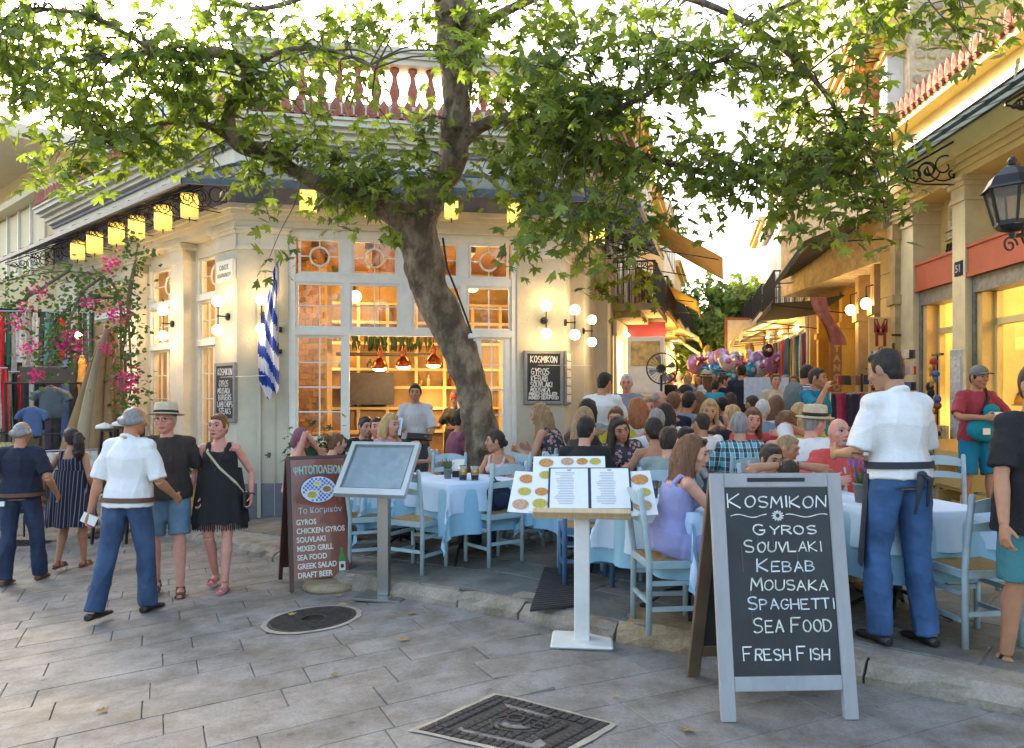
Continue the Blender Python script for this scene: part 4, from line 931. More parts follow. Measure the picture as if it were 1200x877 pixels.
# hanging merchandise by pilaster
u = uq(1101, .12); p = FQ.pt(u, .1, 0); t = thing('mask_display', 'column of hanging red, cream and brown puppets at the middle shop door', 'puppet display', p, FQ.ang)
mb = MB(); mb.tube([(0, -.05, .6), (0, -.05, 2.2)], .012); mb.box((0, -.05, 2.2), (.3, .03, .03)); mb.build('hanging_pole', BLACKM, t)
rr_ = random.Random(9)
for i in range(16):
 mb = MB(); mb.smooth = True; z = 2.1 - i * .09; x = rr_.uniform(-.13, .13); mb.ell((x, -.1, z), (rr_.uniform(.05, .09), .05, rr_.uniform(.05, .08)), 9, 7); mb.tube([(x, -.1, z), (x + rr_.uniform(-.08, .08), -.12, z - .12)], [.03, .015], 6); mb.build('puppet', CL[rr_.randrange(6)], t)
u = FQ.u(1165, -.45); p = FQ.pt(u, -.45, 0); t = thing('necklace_board', 'pale green board with a V of necklaces in the yellow shop window', 'display board', (p.x, p.y, .82), FQ.ang)
mb = MB(); mb.b2((-.24, -.03, 0), (.24, 0, .6)); mb.build('board', mat('mint_board', (.3, .55, .38), .6), t)
mb = MB()
for k in range(4): mb.tube([(-.2 + k * .03, -.035, .55), (-.02, -.04, .12 + k * .06), (0, -.04, .1 + k * .06), (.02, -.04, .12 + k * .06), (.2 - k * .03, -.035, .55)], .005, 5)
mb.ell((0, -.045, .3), (.05, .012, .05)); mb.build('necklaces', CL[4], t)
u = uq(1121, .1); p = FQ.pt(u, .06, 0)
t = thing('relief_panel', 'tall grey panel with raised marks leaning on the stone pilaster', 'panel', (p.x, p.y, .1), FQ.ang)
mb = MB(); mb.b2((-.17, -.05, 0), (.17, 0, 2.15)); mb.build('board', mat('grey_panel', (.42, .42, .38), .7, .2, 8, bump=.3), t, bevel=.01)
for z0, z1 in ((.15, .75), (.85, 1.45), (1.5, 2.05)): mb = MB(); mb.b2((-.13, -.06, z0), (.13, -.049, z1)); mb.build('tablet', mat('tablet', (.5, .5, .47), .7, .3, 20, bump=.6), t)
u = uq(1085, .25); p = FQ.pt(u, .2, 0); t = thing('goods_board', 'waist high board covered in small trinkets below the middle shop window', 'display board', (p.x, p.y, .25), FQ.ang)
mb = MB(); mb.b2((-.55, -.04, 0), (.55, 0, .95)); mb.build('board', mat('cork', (.55, .4, .18), .8, .3, 14), t)
mb = MB()
for i in range(110): mb.mi = rr_.randrange(6); mb.box((rr_.uniform(-.52, .52), -.05, rr_.uniform(.04, .92)), (.03, .02, .035))
tag(mb.build('trinkets', CL, t), kind='stuff')
p = FQ.pt(uq(1136, .5), .5, 0); t = thing('goods_crate', 'yellow slatted crates of baskets behind the man in the cap', 'crate', (p.x, p.y, .12), FQ.ang)
for i in range(3): mb = MB(); mb.b2((-.3, -.25, .02 + i * .32), (.3, .2, .06 + i * .32)); mb.b2((-.3, -.25, .06 + i * .32), (-.27, .2, .3 + i * .32)); mb.b2((.27, -.25, .06 + i * .32), (.3, .2, .3 + i * .32)); mb.b2((-.3, -.27, .06 + i * .32), (.3, -.25, .18 + i * .32)); mb.build('crate_tier', YEL, t)
mb = MB(); mb.smooth = True
for i in range(2): mb.lathe([(.1, .36 - i * .3), (.18, .4 - i * .3), (.2, .5 - i * .3), (.17, .5 - i * .3), (.12, .42 - i * .3)], 14)
mb.build('baskets', mat('wicker', (.45, .3, .12), .8, .3, 60), t)
# big street lantern ----------------------------------------------------------
p = P(1186, 262, 6.0); t = thing('wall_lantern', 'large black iron lantern with glass sides at the right edge', 'lantern', p, R(12))
def frust(mb, r0, z0, r1, z1, n=6):
 vs = [(r0 * math.cos(2 * math.pi * k / n), r0 * math.sin(2 * math.pi * k / n), z0) for k in range(n)] + [(r1 * math.cos(2 * math.pi * k / n), r1 * math.sin(2 * math.pi * k / n), z1) for k in range(n)]
 mb.add(vs, [(k, (k + 1) % n, n + (k + 1) % n, n + k) for k in range(n)]); return vs
mb = MB(); frust(mb, .21, .27, .16, .36); frust(mb, .16, .36, .08, .43); frust(mb, .08, .43, .02, .46); mb.lathe([(.03, .46), (.035, .49), (.015, .52), (.0, .53)], 8); frust(mb, .23, .26, .21, .28); mb.build('hood', BLACKM, t)
mb = MB(); frust(mb, .12, 0, .19, .26); mb.build('glass_sides', glass('lantern_glass', (.8, .8, .74), .06, body=(.5, .5, .45, .35)), t)
mb = MB()
for k in range(6):
 a = 2 * math.pi * k / 6; mb.bar((.125 * math.cos(a), .125 * math.sin(a), 0), (.195 * math.cos(a), .195 * math.sin(a), .27), .018)
frust(mb, .13, -.02, .13, .015); mb.lathe([(.12, -.02), (.1, -.05), (.03, -.07), (.02, -.12)], 8); mb.build('cage', BLACKM, t)
mb = MB(); scroll(mb, (.18, 0, -.1), .12, 1.5, 0, (1, 0, 0), (0, 0, 1), .02); scroll(mb, (.42, 0, -.1), .12, 1.5, math.pi, (1, 0, 0), (0, 0, 1), .02, dirn=-1); mb.tube([(0, 0, -.1), (.3, 0, -.06), (1.75, 0, -.04)], .018); scroll(mb, (-.02, 0, -.17), .07, 1.4, 0, (1, 0, 0), (0, 0, 1), .016); mb.build('arm', BLACKM, t)
# ---------------------------------------------------------------- tall stone house above / behind
STONEW = mat('rubble_wall', (.52, .42, .27), .9, .3, 7, bump=1.0, bscale=7)
PALEW = mat('pale_render', (.6, .58, .52), .85, .1, 3)
FG = Frame((6.5, 12.55), (1, 0))
t, inv, pp = facade_thing('stone_house', 'tall rubble stone gable rising behind the yellow shop roof', FG, 2)
mb = MB(); FG.b(mb, 0, 9, -6, 0, 4.0, 11.5); pp(mb, 'rubble_wall', STONEW)
rq = random.Random(12); RBM = [mat('rubble_a', (.5, .4, .25), .9, .2, 9, bump=.8), mat('rubble_b', (.4, .31, .2), .9, .2, 9, bump=.8), mat('rubble_c', (.58, .5, .36), .9, .2, 9, bump=.8)]
for j in range(17):
 u = .02 + rq.uniform(0, .12); z = 5.5 + j * .2
 while u < 2.9:
  w_ = rq.uniform(.16, .42); h_ = rq.uniform(.15, .19); n_ = 7; pr = []
  for k in range(n_): a_ = 2 * math.pi * k / n_ + rq.uniform(-.25, .25); pr.append((u + w_ / 2 + math.copysign(abs(math.cos(a_)) ** .6, math.cos(a_)) * (w_ / 2 - .012), z + h_ / 2 + math.copysign(abs(math.sin(a_)) ** .6, math.sin(a_)) * h_ / 2))
  c_ = (u + w_ / 2, z + h_ / 2); mb = MB(); dd = rq.uniform(.02, .05); mb.add([FG.pt(x, 0, y) for x, y in pr] + [FG.pt(c_[0] + (x - c_[0]) * .75, dd, c_[1] + (y - c_[1]) * .72) for x, y in pr], [(i, (i + 1) % n_, n_ + (i + 1) % n_, n_ + i) for i in range(n_)] + [tuple(range(n_, 2 * n_))]); pp(mb, 'rubble_stone', RBM[rq.randrange(3)]); u += w_
# white tall house with golden cornice
FT = Frame((6.29, 12.75), (-.235, -1))
t, inv, pp = facade_thing('white_tall_house', 'tall pale house with golden bracketed cornice catching the sun', FT, -4)
GOLD = mat('golden_cornice', (.66, .42, .12), .8, .15, 5)
u1 = -.05
mb = MB(); FT.b(mb, -8.2, u1, -5, -.02, 4.9, 7.6); pp(mb, 'wall', PALEW)
for z0, z1, d in ((7.3, 7.42, .1), (7.6, 7.72, .42), (7.72, 7.84, .5), (7.84, 7.95, .56)): mb = MB(); FT.b(mb, -8.2, u1 + .1, -5, d, z0, z1); pp(mb, 'cornice', GOLD)
for i in range(24): mb = MB(); u = -8.1 + i * .34; FT.b(mb, u, u + .16, 0, .4, 7.46, 7.6); FT.b(mb, u + .03, u + .13, 0, .26, 7.42, 7.46); pp(mb, 'cornice_bracket', GOLD)
for k in range(4):
 u = -1.9 - k * 1.9; mb = MB(); FT.b(mb, u - .5, u + .5, -.02, .06, 5.2, 6.9); w_ = pp(mb, 'window', PLAST2); mb = MB(); FT.b(mb, u - .4, u + .4, .06, .07, 5.3, 6.8); mb.build('pane', mat('blue_shutter', (.3, .36, .42), .6, .1), w_)
mb = MB(); FT.b(mb, u1 - .5, u1, -.02, .05, 4.9, 7.3); pp(mb, 'corner_strip', PALEW)
mb = MB(); FT.b(mb, u1 - .95, u1 - .88, -.02, .08, 4.9, 6.9); pp(mb, 'red_downpipe', mat('pipe_red', (.4, .08, .05), .6))
mb = MB(); FT.b(mb, u1 - 1.1, u1 - .7, -.02, .3, 6.9, 7.2); pp(mb, 'gutter_hopper', mat('hopper', (.35, .15, .06), .7))
# ---------------------------------------------------------------- arcade house with dark awning
BRN = mat('brown_render', (.44, .31, .15), .85, .25, 3, bump=.3)
BRNO = mat('ochre_strip', (.6, .36, .07), .8, .15, 3)
FA = Frame((6.29, 12.75), (-.235, -1))
t, inv, pp = facade_thing('arcade_house', 'brown house with arched doorways and wall lamps beyond the yellow shops', FA, -1)
arc_ = t
ua, ub_ = FA.u(958), FA.u(1046)
mb = MB(); FA.b(mb, -8.2, -.05, -5, -.5, -.2, 4.9); pp(mb, 'wall', BRN)
for px in (958, 985, 1004, 1022, 1046):
 u = FA.u(px); mb = MB(); FA.b(mb, u - .16, u + .16, -.5, 0, -.2, 4.4); FA.b(mb, u - .2, u + .2, -.5, .05, 3.1, 3.25); FA.b(mb, u - .2, u + .2, -.5, .05, 4.15, 4.4); pp(mb, 'pier', BRNO if px < 990 else BRN)
mb = MB(); FA.b(mb, -8.2, -.02, -.5, .12, 4.4, 4.75); FA.b(mb, -8.2, -.02, -.5, .2, 4.75, 4.898); pp(mb, 'cornice', BRN)
for pa, pb in ((985, 1004), (1004, 1022), (1022, 1046)):
 a, b = FA.u(pa) + .16, FA.u(pb) - .16
 mb = MB(); FA.b(mb, a, b, -.5, -.42, .1, 2.45); pp(mb, 'dark_door', mat('dark_red_door', (.07, .02, .018), .5, .3, 4))
 mb = MB(); FA.b(mb, a, b, -.5, -.38, 2.45, 2.55); m_ = (a + b) / 2
 pts = [FA.pt(m_ + (b - a) / 2 * math.cos(math.pi * k / 10), -.44, 3.1 + (b - a) / 2 * 1.5 * math.sin(math.pi * k / 10)) for k in range(11)]; mb.tube(pts, .05, 6); pp(mb, 'arch', BRNO)
for px, py, lab in ((1013, 356, 'round glowing wall lamp nearer the yellow shops'), (995, 363.5, 'round glowing wall lamp farther along the brown house')):
 u = FA.u(px, .15); p = FA.pt(u, .12, FA.z(px, py, .15)); l = thing('wall_lamp', lab, 'wall lamp', p, FA.ang, 'round lamps on the brown house')
 mb = MB(); mb.smooth = True; mb.ell((0, 0, 0), (.1, .1, .11)); mb.build('glass_globe', GLOBE, l); mb = MB(); mb.tube([(0, 0, .1), (0, 0, .3), (0, .12, .34)], .012); mb.lathe([(.05, .09), (.02, .13)], 10); mb.build('bracket', BLACKM, l)
 o = bpy.data.objects.new('lamp_light', pt_light(None, 5)); C.objects.link(o); o.parent = l; o.location = (0, -.2, -.1)
def vsign(fr, px, y0, y1, w, text, label, bgc, fgc, size, d=.4, ang=None, step=None):
 z1, z0 = fr.z(px, y0, d), fr.z(px, y1, d); p = fr.pt(fr.u(px, d), d, z0); t = thing('shop_sign', label, 'sign', p, 0 if ang is None else ang)
 mb = MB(); mb.b2((-w / 2, -.03, 0), (w / 2, .03, z1 - z0)); b = mb.build('sign_board', bgc, t, bevel=.006); n = len(text); st = (z1 - z0 - .1) / n
 for k, ch in enumerate(text): lettering(ch, size, fgc, b, (0, -.034, (z1 - z0) - .06 - st * (k + .8)), align='CENTER', bold=.012)
 mb = MB(); mb.tube([(w / 2, 0, (z1 - z0) * .8), (w / 2 + .35, 0, (z1 - z0) * .8)], .015); mb.build('fixing', BLACKM, t)
SIGNY = mat('sign_ochre', (.6, .4, .14), .6, .1); SIGNR = mat('sign_red', (.25, .02, .02), .6)
vsign(FA, 1031, 372, 476, .36, 'ΜΠΑΚΑΛ', 'ochre vertical sign with dark red letters on the brown house', SIGNY, SIGNR, .27, .25)
vsign(FA, 980, 400, 462, .3, 'TANGO', 'brown narrow vertical sign with worn letters on the ochre pier', mat('sign_brown', (.3, .14, .06), .7), mat('sign_pale', (.5, .35, .2), .7), .2, .1)
# dark awning and bright one under it
DARKC = mat('dark_awning_cloth', (.022, .02, .022), .85, .3, 3)
def awning(fr, u0, u1, zw, D, drop, label, m, val=.22, stripes=None, cat='awning', fold=8):
 t = thing('shop_awning', label, cat, fr.pt((u0 + u1) / 2, 0, zw)); inv = Matrix.Translation(-t.location)
 mb = MB(); n = fold; vs = []; th = V((0, 0, .015))
 for i in range(n + 1):
  f = i / n; u = u0 + (u1 - u0) * f
  for g in (0, .5, 1): vs.append(fr.pt(u, .05 + D * g, zw - drop * g - .04 * math.sin(g * math.pi)))
  vs.append(fr.pt(u, .05 + D, zw - drop - val * (1 - .12 * (i % 2))))
 fs = [(i * 4 + k, (i + 1) * 4 + k, (i + 1) * 4 + k + 1, i * 4 + k + 1) for i in range(n) for k in range(3)]
 mb.add(vs, fs); mb.add([v + th for v in vs], [f[::-1] for f in fs]); o = mb.build('awning_cloth', m, t); o.matrix_parent_inverse = inv
 for u in (u0 + .05, u1 - .05):
  mb = MB(); mb.tube([fr.pt(u, .05, zw - .5 * drop - .3), fr.pt(u, D * .98, zw - drop - .02)], .014, 6); o = mb.build('awning_arm', BLACKM, t); o.matrix_parent_inverse = inv
 return t
awning(FA, -5, -.1, 4.85, 1.3, .6, 'wide dark awning stretched over the lane before the brown house', DARKC, .15)
awning(FA, -7.5, -3.6, 3.75, 1.5, .15, 'lower dark flat awning below the wide dark one', DARKC, .1)
p = P(965, 385, 13.6); t = thing('hanging_cloth', 'faded red folded awning cloth dangling under the dark awning', 'cloth', p, R(10))
mb = MB(); mb.smooth = True; vs = [(x * .07 + z * .06 - .25, .05 * math.sin(x * 2.9 + z), .55 - z * .12) for z in range(8) for x in range(5)]
mb.add(vs, [(z * 5 + x, z * 5 + x + 1, z * 5 + x + 6, z * 5 + x + 5) for z in range(7) for x in range(4)]); mb.add([(a, b + .03, c) for a, b, c in vs], [(z * 5 + x + 5, z * 5 + x + 6, z * 5 + x + 1, z * 5 + x) for z in range(7) for x in range(4)]); mb.build('cloth', mat('faded_red', (.5, .16, .1), .8, .3, 9), t)
# ---------------------------------------------------------------- far right row: ochre houses, balconies, awnings
FW = Frame((8.15, 21.0), (-.235, -1))
WIN = mat('far_window', (.03, .035, .04), .3, .3)
WINL = mat('lit_far_window', (.6, .4, .12), .5, .2, emit=(1, .65, .2), estr=.7)
class Shift:
 def __init__(s, f, zo): s.f, s.zo = f, zo
 def pt(s, u, d=0, z=0): return s.f.pt(u, d, z + s.zo)
 def b(s, mb, a, b, c, d, z0, z1): return s.f.b(mb, a, b, c, d, z0 + s.zo, z1 + s.zo)
def row_house(fr, u0, u1, h, m, label, seed, cat='building', dep=4, floors=2, shop=True, bal=True, z0=-.3, fh=3.0, zo=0):
 """terraced house: wall, cornice, framed windows with panes and shutters, shop opening, balcony"""
 r = random.Random(seed); t = thing('row_house', label, cat, fr.pt((u0 + u1) / 2, 0, 0)); inv = Matrix.Translation(-t.location); fr = Shift(fr, zo)
 def pp(mb, nm, mm, par=None): o = mb.build(nm, mm, par or t); o.matrix_parent_inverse = inv if par is None else Matrix(); return o
 a, b = min(u0, u1), max(u0, u1)
 mb = MB(); fr.b(mb, a, b, -dep, 0, z0, h); pp(mb, 'wall', m)
 mb = MB(); fr.b(mb, a, b, 0, .2, h - .3, h - .15); fr.b(mb, a, b, 0, .32, h - .15, h); pp(mb, 'cornice', m)
 if shop:
  mb = MB(); fr.b(mb, a + .35, b - .35, .0, .02, .3, 2.6); pp(mb, 'shop_opening', WINL if r.random() < .6 else WIN)
  mb = MB(); fr.b(mb, a + .2, b - .2, .02, .1, 2.6, 2.95); pp(mb, 'shop_fascia', mat('fascia_%d' % (seed % 4), [(.5, .45, .35), (.35, .2, .1), (.55, .5, .4), (.3, .33, .3)][seed % 4], .6))
  for q in (a + .25, b - .37, (a + b) / 2 - .05): mb = MB(); fr.b(mb, q, q + .11, .02, .09, .1, 2.6); pp(mb, 'shop_post', WHITE)
  o = bpy.data.objects.new('shop_light', pt_light(None, 26, (1, .66, .26), .25)); C.objects.link(o); o.location = fr.pt((a + b) / 2, .9, 2.4); o.parent = t; o.matrix_parent_inverse = inv; mb = MB(); mb.tube([fr.pt((a + b) / 2 - .5, .12, 2.75), fr.pt((a + b) / 2 + .5, .12, 2.75)], .04, 6); pp(mb, 'shop_tube_lamp', BULB)
 n = max(1, int((b - a) / 1.6))
 for f in range(floors):
  zz = 3.5 + f * fh
  if zz + 1.6 > h: break
  for i in range(n):
   uc = a + (b - a) * (i + .5) / n
   mb = MB(); fr.b(mb, uc - .45, uc + .45, 0, .05, zz, zz + 1.55); w_ = pp(mb, 'window', PLAST2)
   mb = MB(); fr.b(mb, uc - .37, uc + .37, .05, .06, zz + .08, zz + 1.47); mb.build('pane', WIN, w_)
   mb = MB(); fr.b(mb, uc - .02, uc + .02, .06, .08, zz + .08, zz + 1.47); fr.b(mb, uc - .37, uc + .37, .06, .078, zz + .95, zz + 1.0); mb.build('glazing_bars', WHITE, w_)
   if r.random() < .6:
    mb = MB(); [fr.b(mb, uc + s * .66 - .2, uc + s * .66 + .2, .02, .06, zz, zz + 1.5) for s in (-1, 1)]; mb.build('shutters', CREAML, w_)
  if bal and f == 0:
   mb = MB(); fr.b(mb, a + .3, b - .3, 0, .95, zz - .35, zz - .2); fr.b(mb, a + .4, b - .4, 0, .6, zz - .5, zz - .35); bb = pp(mb, 'balcony', m)
   mb = MB(); k = 0; u = a + .32
   while u < b - .3: fr.b(mb, u, u + .018, .9, .918, zz - .2, zz + .7); u += .13
   fr.b(mb, a + .3, b - .3, .89, .93, zz + .7, zz + .74); fr.b(mb, a + .3, b - .3, .89, .93, zz - .12, zz - .09)
   for u in (a + .3, b - .33):
    for d in np.arange(.1, .9, .13): fr.b(mb, u, u + .018, d, d + .018, zz - .2, zz + .7)
    fr.b(mb, u, u + .03, 0, .9, zz + .7, zz + .74)
   mb.build('balcony_railing', BLACKM, bb)
 return t
OCH = mat('ochre_far', (.6, .42, .16), .85, .12, 2); GRYH = mat('grey_far', (.5, .49, .45), .85, .12, 2); WHT = mat('white_far', (.62, .58, .48), .85, .1, 2)
for i, (a, b, h, m, lab) in enumerate([(0, -4, 6.6, OCH, 'ochre house with wide awnings just past the brown arcade'), (-4, -8.5, 8.2, WHT, 'pale house with two rows of balconies on the right of the lane'), (-8.5, -13, 7.2, GRYH, 'grey house with iron balcony further down the right of the lane'), (-13, -19, 8.0, OCH, 'farthest ochre house on the right of the lane')]):
 row_house(FW, a, b, h, m, lab, 20 + i, zo=.9 + .2 * i, z0=-2)
for i, (u, z, D, lab, c) in enumerate([(-1.2, 3.0, 1.7, 'white scalloped awning nearest on the right row', (.6, .56, .46)), (-3.6, 3.0, 1.8, 'cream awning second along the right row', (.62, .55, .38)), (-6.4, 3.1, 1.8, 'pale awning third along the right row', (.58, .55, .5)), (-9.6, 3.1, 1.7, 'tan awning far along the right row', (.5, .4, .25))]):
 awning(FW, u - 1, u + 1, z + 1.2, D, .75, lab, mat('awning_%d' % i, c, .85, .08), .22)
# hanging goods under the right awnings
HG = [mat('cloth_%d' % i, c, .85, .2, 12) for i, c in enumerate([(.04, .03, .05), (.3, .02, .05), (.6, .55, .45), (.05, .1, .25), (.02, .12, .12), (.4, .22, .05), (.12, .02, .15), (.5, .45, .4), (.02, .02, .02), (.45, .05, .1)])]
def clothes_rail(p, rz, L_, H, label, n, cols, w=.1, ln=.7, cat='clothes rack', seed=1, posts=True, group=None):
 t = thing('clothes_rack', label, cat, p, rz, group); r = random.Random(seed)
 mb = MB(); mb.tube([(-L_ / 2, 0, H), (L_ / 2, 0, H)], .012, 6)
 if posts:
  for s in (-1, 1): mb.tube([(s * L_ / 2, 0, 0), (s * L_ / 2, 0, H)], .014, 6); mb.tube([(s * L_ / 2, -.25, .02), (s * L_ / 2, .25, .02)], .014, 6)
 mb.build('rail', mat('rail_chrome', (.5, .5, .5), .3, metal=.9), t)
 for i in range(n):
  x = -L_ / 2 + L_ * (i + .5) / n; l = ln * r.uniform(.85, 1.12); ww = w * r.uniform(.8, 1.2); mb = MB(); mb.smooth = True; ph = r.uniform(0, 6); cs = 5; vs = []
  for j in range(5):
   for k in range(cs): vs.append((x + (k / (cs - 1) - .5) * ww * (1.0 if j else .6), .03 * math.sin(k * 1.7 + ph + j * .5), H - .02 - l * j / 4))
  mb.add(vs, [(j * cs + k, j * cs + k + 1, (j + 1) * cs + k + 1, (j + 1) * cs + k) for j in range(4) for k in range(cs - 1)])
  mb.add([(a, b + .012, c) for a, b, c in vs], [(j * cs + k, (j + 1) * cs + k, (j + 1) * cs + k + 1, j * cs + k + 1) for j in range(4) for k in range(cs - 1)])
  mb.build('scarf', cols[r.randrange(len(cols))], t)
 return t
for i, (px, Y, lab) in enumerate([(918, 17, 'dark scarves hanging outside the ochre house'), (905, 20, 'scarves hanging further along the right row'), (935, 14.5, 'row of dark garments under the nearest right awning')]):
 p = P(px, 470, Y); clothes_rail((p.x, p.y, tz(p.x, p.y)), R(80), 1.6, 2.3, lab, 9, HG, .16, 1.1, seed=i)
p = P(1008, 500, 10.6); clothes_rail((p.x, p.y, tz(p.x, p.y) + .0), R(10), .9, 1.35, 'rack of dark patterned scarves behind the standing waiter', 12, [HG[0], HG[1], HG[6], HG[3], HG[9]], .09, .75, seed=7)
p = P(1047, 450, 11.2); t = thing('souvenir_rack', 'tall wire rack of small souvenirs left of the shop corner', 'souvenir rack', (p.x, p.y, tz(p.x, p.y)))
mb = MB(); mb.lathe([(.25, 0), (.25, .03), (.02, .05), (.02, 2.05)], 12); mb.build('stand', BLACKM, t)
for j in range(7):
 mb = MB()
 for k in range(12): a = k * math.pi / 6 + j * .2; mb.mi = rr_.randrange(6); mb.box((.26 * math.cos(a), .26 * math.sin(a), .5 + j * .23), (.07, .07, .12), rz=a)
 mb.build('trinket_ring', [HG[2], HG[0], CL[0], CL[3], HG[7], CL[5]], t)
p = P(1010, 470, 11.8); t = thing('souvenir_rack', 'low wire rack of bright trinkets beside the scarf rack', 'souvenir rack', (p.x, p.y, tz(p.x, p.y)))
mb = MB(); mb.lathe([(.25, 0), (.25, .03), (.02, .05), (.02, 1.6)], 12); mb.build('stand', BLACKM, t)
for j in range(5):
 mb = MB()
 for k in range(12): a = k * math.pi / 6 + j * .2; mb.mi = rr_.randrange(6); mb.box((.3 * math.cos(a), .3 * math.sin(a), .5 + j * .25), (.09, .07, .14), rz=a)
 mb.build('trinket_ring', [HG[2], CL[0], CL[3], HG[7], CL[4], CL[2]], t)
# ---------------------------------------------------------------- left row of the lane beyond the restaurant
def uR(px, d=0): return FR.u(px, d)
BRN2 = mat('brown_pilaster', (.28, .2, .12), .85, .2, 3)
GOLDW = mat('golden_stone', (.58, .38, .12), .85, .25, 5, bump=.4)
for i, (a, b, h, m, lab) in enumerate([(5.05, 9.0, 7.4, BRN2, 'brown house with a dark red shop board next after the restaurant'), (9.0, 14, 8.6, GOLDW, 'golden stone house on the left of the lane'), (14, 20, 7.8, OCH, 'yellow house with a balcony farther on the left of the lane'), (20, 27, 8.4, WHT, 'cream house near the end of the left row'), (27, 34, 7.0, OCH, 'last ochre house on the left row')]):
 row_house(FR, a, b, h, m, lab, 40 + i, zo=.35 + .25 * i, z0=-2)
mb = MB(); u = 5.05
t, inv, pp = facade_thing('shop_board', 'dark red sign board jutting over the lane from the brown house', FR, 7.2, 'sign')
mb = MB(); FR.b(mb, 7.2, 7.35, .05, 1.0, 3.05, 3.4); pp(mb, 'board', mat('maroon', (.16, .015, .03), .6))
mb = MB(); mb.tube([FR.pt(7.27, 0, 3.3), FR.pt(7.27, .1, 3.3)], .02); pp(mb, 'fixing', BLACKM)
for i in range(16): mb = MB(); FR.b(mb, 9.1, 9.5, .0, .12 + .03 * (i % 2), .1 + i * .3, .37 + i * .3); o = link('quoin_stone', mb.mesh('quoin', GOLDW), bpy.data.objects['row_house.005'])
for o in [o for o in C.objects if o.name.startswith('quoin_stone')]: o.matrix_parent_inverse = Matrix.Translation(-o.parent.location)
TANC = mat('tan_awning', (.42, .3, .2), .85, .12, 4, trans=.35)
awning(FR, 6.2, 9.6, 6.2, 2.3, 1.5, 'big tan awning hanging high over the lane past the restaurant', TANC, .25)
awning(FR, 9.8, 13, 5.2, 1.6, 1.0, 'yellow awning beyond the tan one on the left row', mat('yellow_awning', (.6, .4, .08), .85, .1, trans=.3), .2)
awning(FR, 15, 19, 4.6, 1.5, 1.0, 'cream awning in the middle of the left row', mat('cream_awning', (.6, .5, .3), .85, .1, trans=.3), .2)
awning(FR, 20.5, 26, 4.4, 1.5, 1.1, 'pale awning near the far end of the left row', mat('pale_awning', (.6, .55, .4), .85, .1, trans=.3), .2)
p = FR.pt(13.2, .45, 4.6); t = thing('air_conditioner', 'boxy air conditioner on the left row wall above the lane', 'air conditioner', p, FR.ang)
mb = MB(); mb.b2((-.45, -.35, 0), (.45, .1, .65)); mb.build('casing', GRYH, t, bevel=.02); mb = MB(); mb.tube([(-.15, -.36, .32), (-.15, -.38, .32)], .24, 20); mb.build('fan_grille', BLACKM, t); mb = MB(); mb.box((0, .1, -.03), (.8, .6, .05)); mb.build('shelf_bracket', BLACKM, t)
# side display case and round lamp on the left row
p = P(757, 500, 15.0); t = thing('display_case', 'tall white poster case standing by the left wall of the lane', 'display case', (p.x, p.y, tz(p.x, p.y)), R(-15))
mb = MB(); mb.b2((-.35, -.1, 0), (.35, .1, 2.3)); mb.build('case', WHITE, t, bevel=.01)
for j in range(4): mb = MB(); mb.b2((-.28, -.13, .15 + j * .53), (.28, -.101, .62 + j * .53)); mb.build('poster', [PAPER, SIGNY, PAPER, mat('poster_ochre', (.5, .36, .14), .7, .4, 9)][j], t)
p = P(775, 455, 12.5); t = thing('standing_fan', 'round black standing fan over the diners at the lane mouth', 'fan', (p.x, p.y, tz(p.x, p.y)))
mb = MB(); mb.lathe([(.2, 0), (.2, .03), (.02, .05), (.02, 1.6)], 14); mb.build('stand', BLACKM, t)
mb = MB(); pts = [(.25 * math.cos(a * math.pi / 12), -.06, 1.7 + .25 * math.sin(a * math.pi / 12)) for a in range(25)]; mb.tube(pts, .012, 6, cap=False)
for k in range(24): a = k * math.pi / 12; mb.tube([(.04 * math.cos(a), -.1, 1.7 + .04 * math.sin(a)), (.25 * math.cos(a), -.06, 1.7 + .25 * math.sin(a))], .003, 4)
mb.build('cage', BLACKM, t); mb = MB(); mb.tube([(0, -.03, 1.7), (0, .1, 1.7)], .07, 14); mb.build('motor', BLACKM, t)
for k in range(4):
 mb = MB(); a = k * math.pi / 2 + .3; c_, s_ = math.cos(a), math.sin(a); mb.add([(.04 * c_, -.05, 1.7 + .04 * s_), (.2 * c_ - .06 * s_, -.07, 1.7 + .2 * s_ + .06 * c_), (.22 * c_, -.05, 1.7 + .22 * s_), (.2 * c_ + .05 * s_, -.03, 1.7 + .2 * s_ - .05 * c_)], [(0, 1, 2, 3), (3, 2, 1, 0)]); mb.build('blade', SHUTB, t)
# far end: houses and hill
ends = [(-1, 46, 9, 6, 'distant pale house at the end of the lane, left'), (18.6, 62, 3.2, 10.6, 'distant ochre block rising behind the street tree'), (12.0, 58, 2.2, 7.2, 'distant pale block behind the balloons')]
for i, (x, y, w_, h, lab) in enumerate(ends):
 fr = Frame((x, y), (1, 0.05)); row_house(fr, 0, w_, h, [WHT, OCH, WHT][i], lab, 70 + i, dep=6, floors=4, shop=False, bal=False)
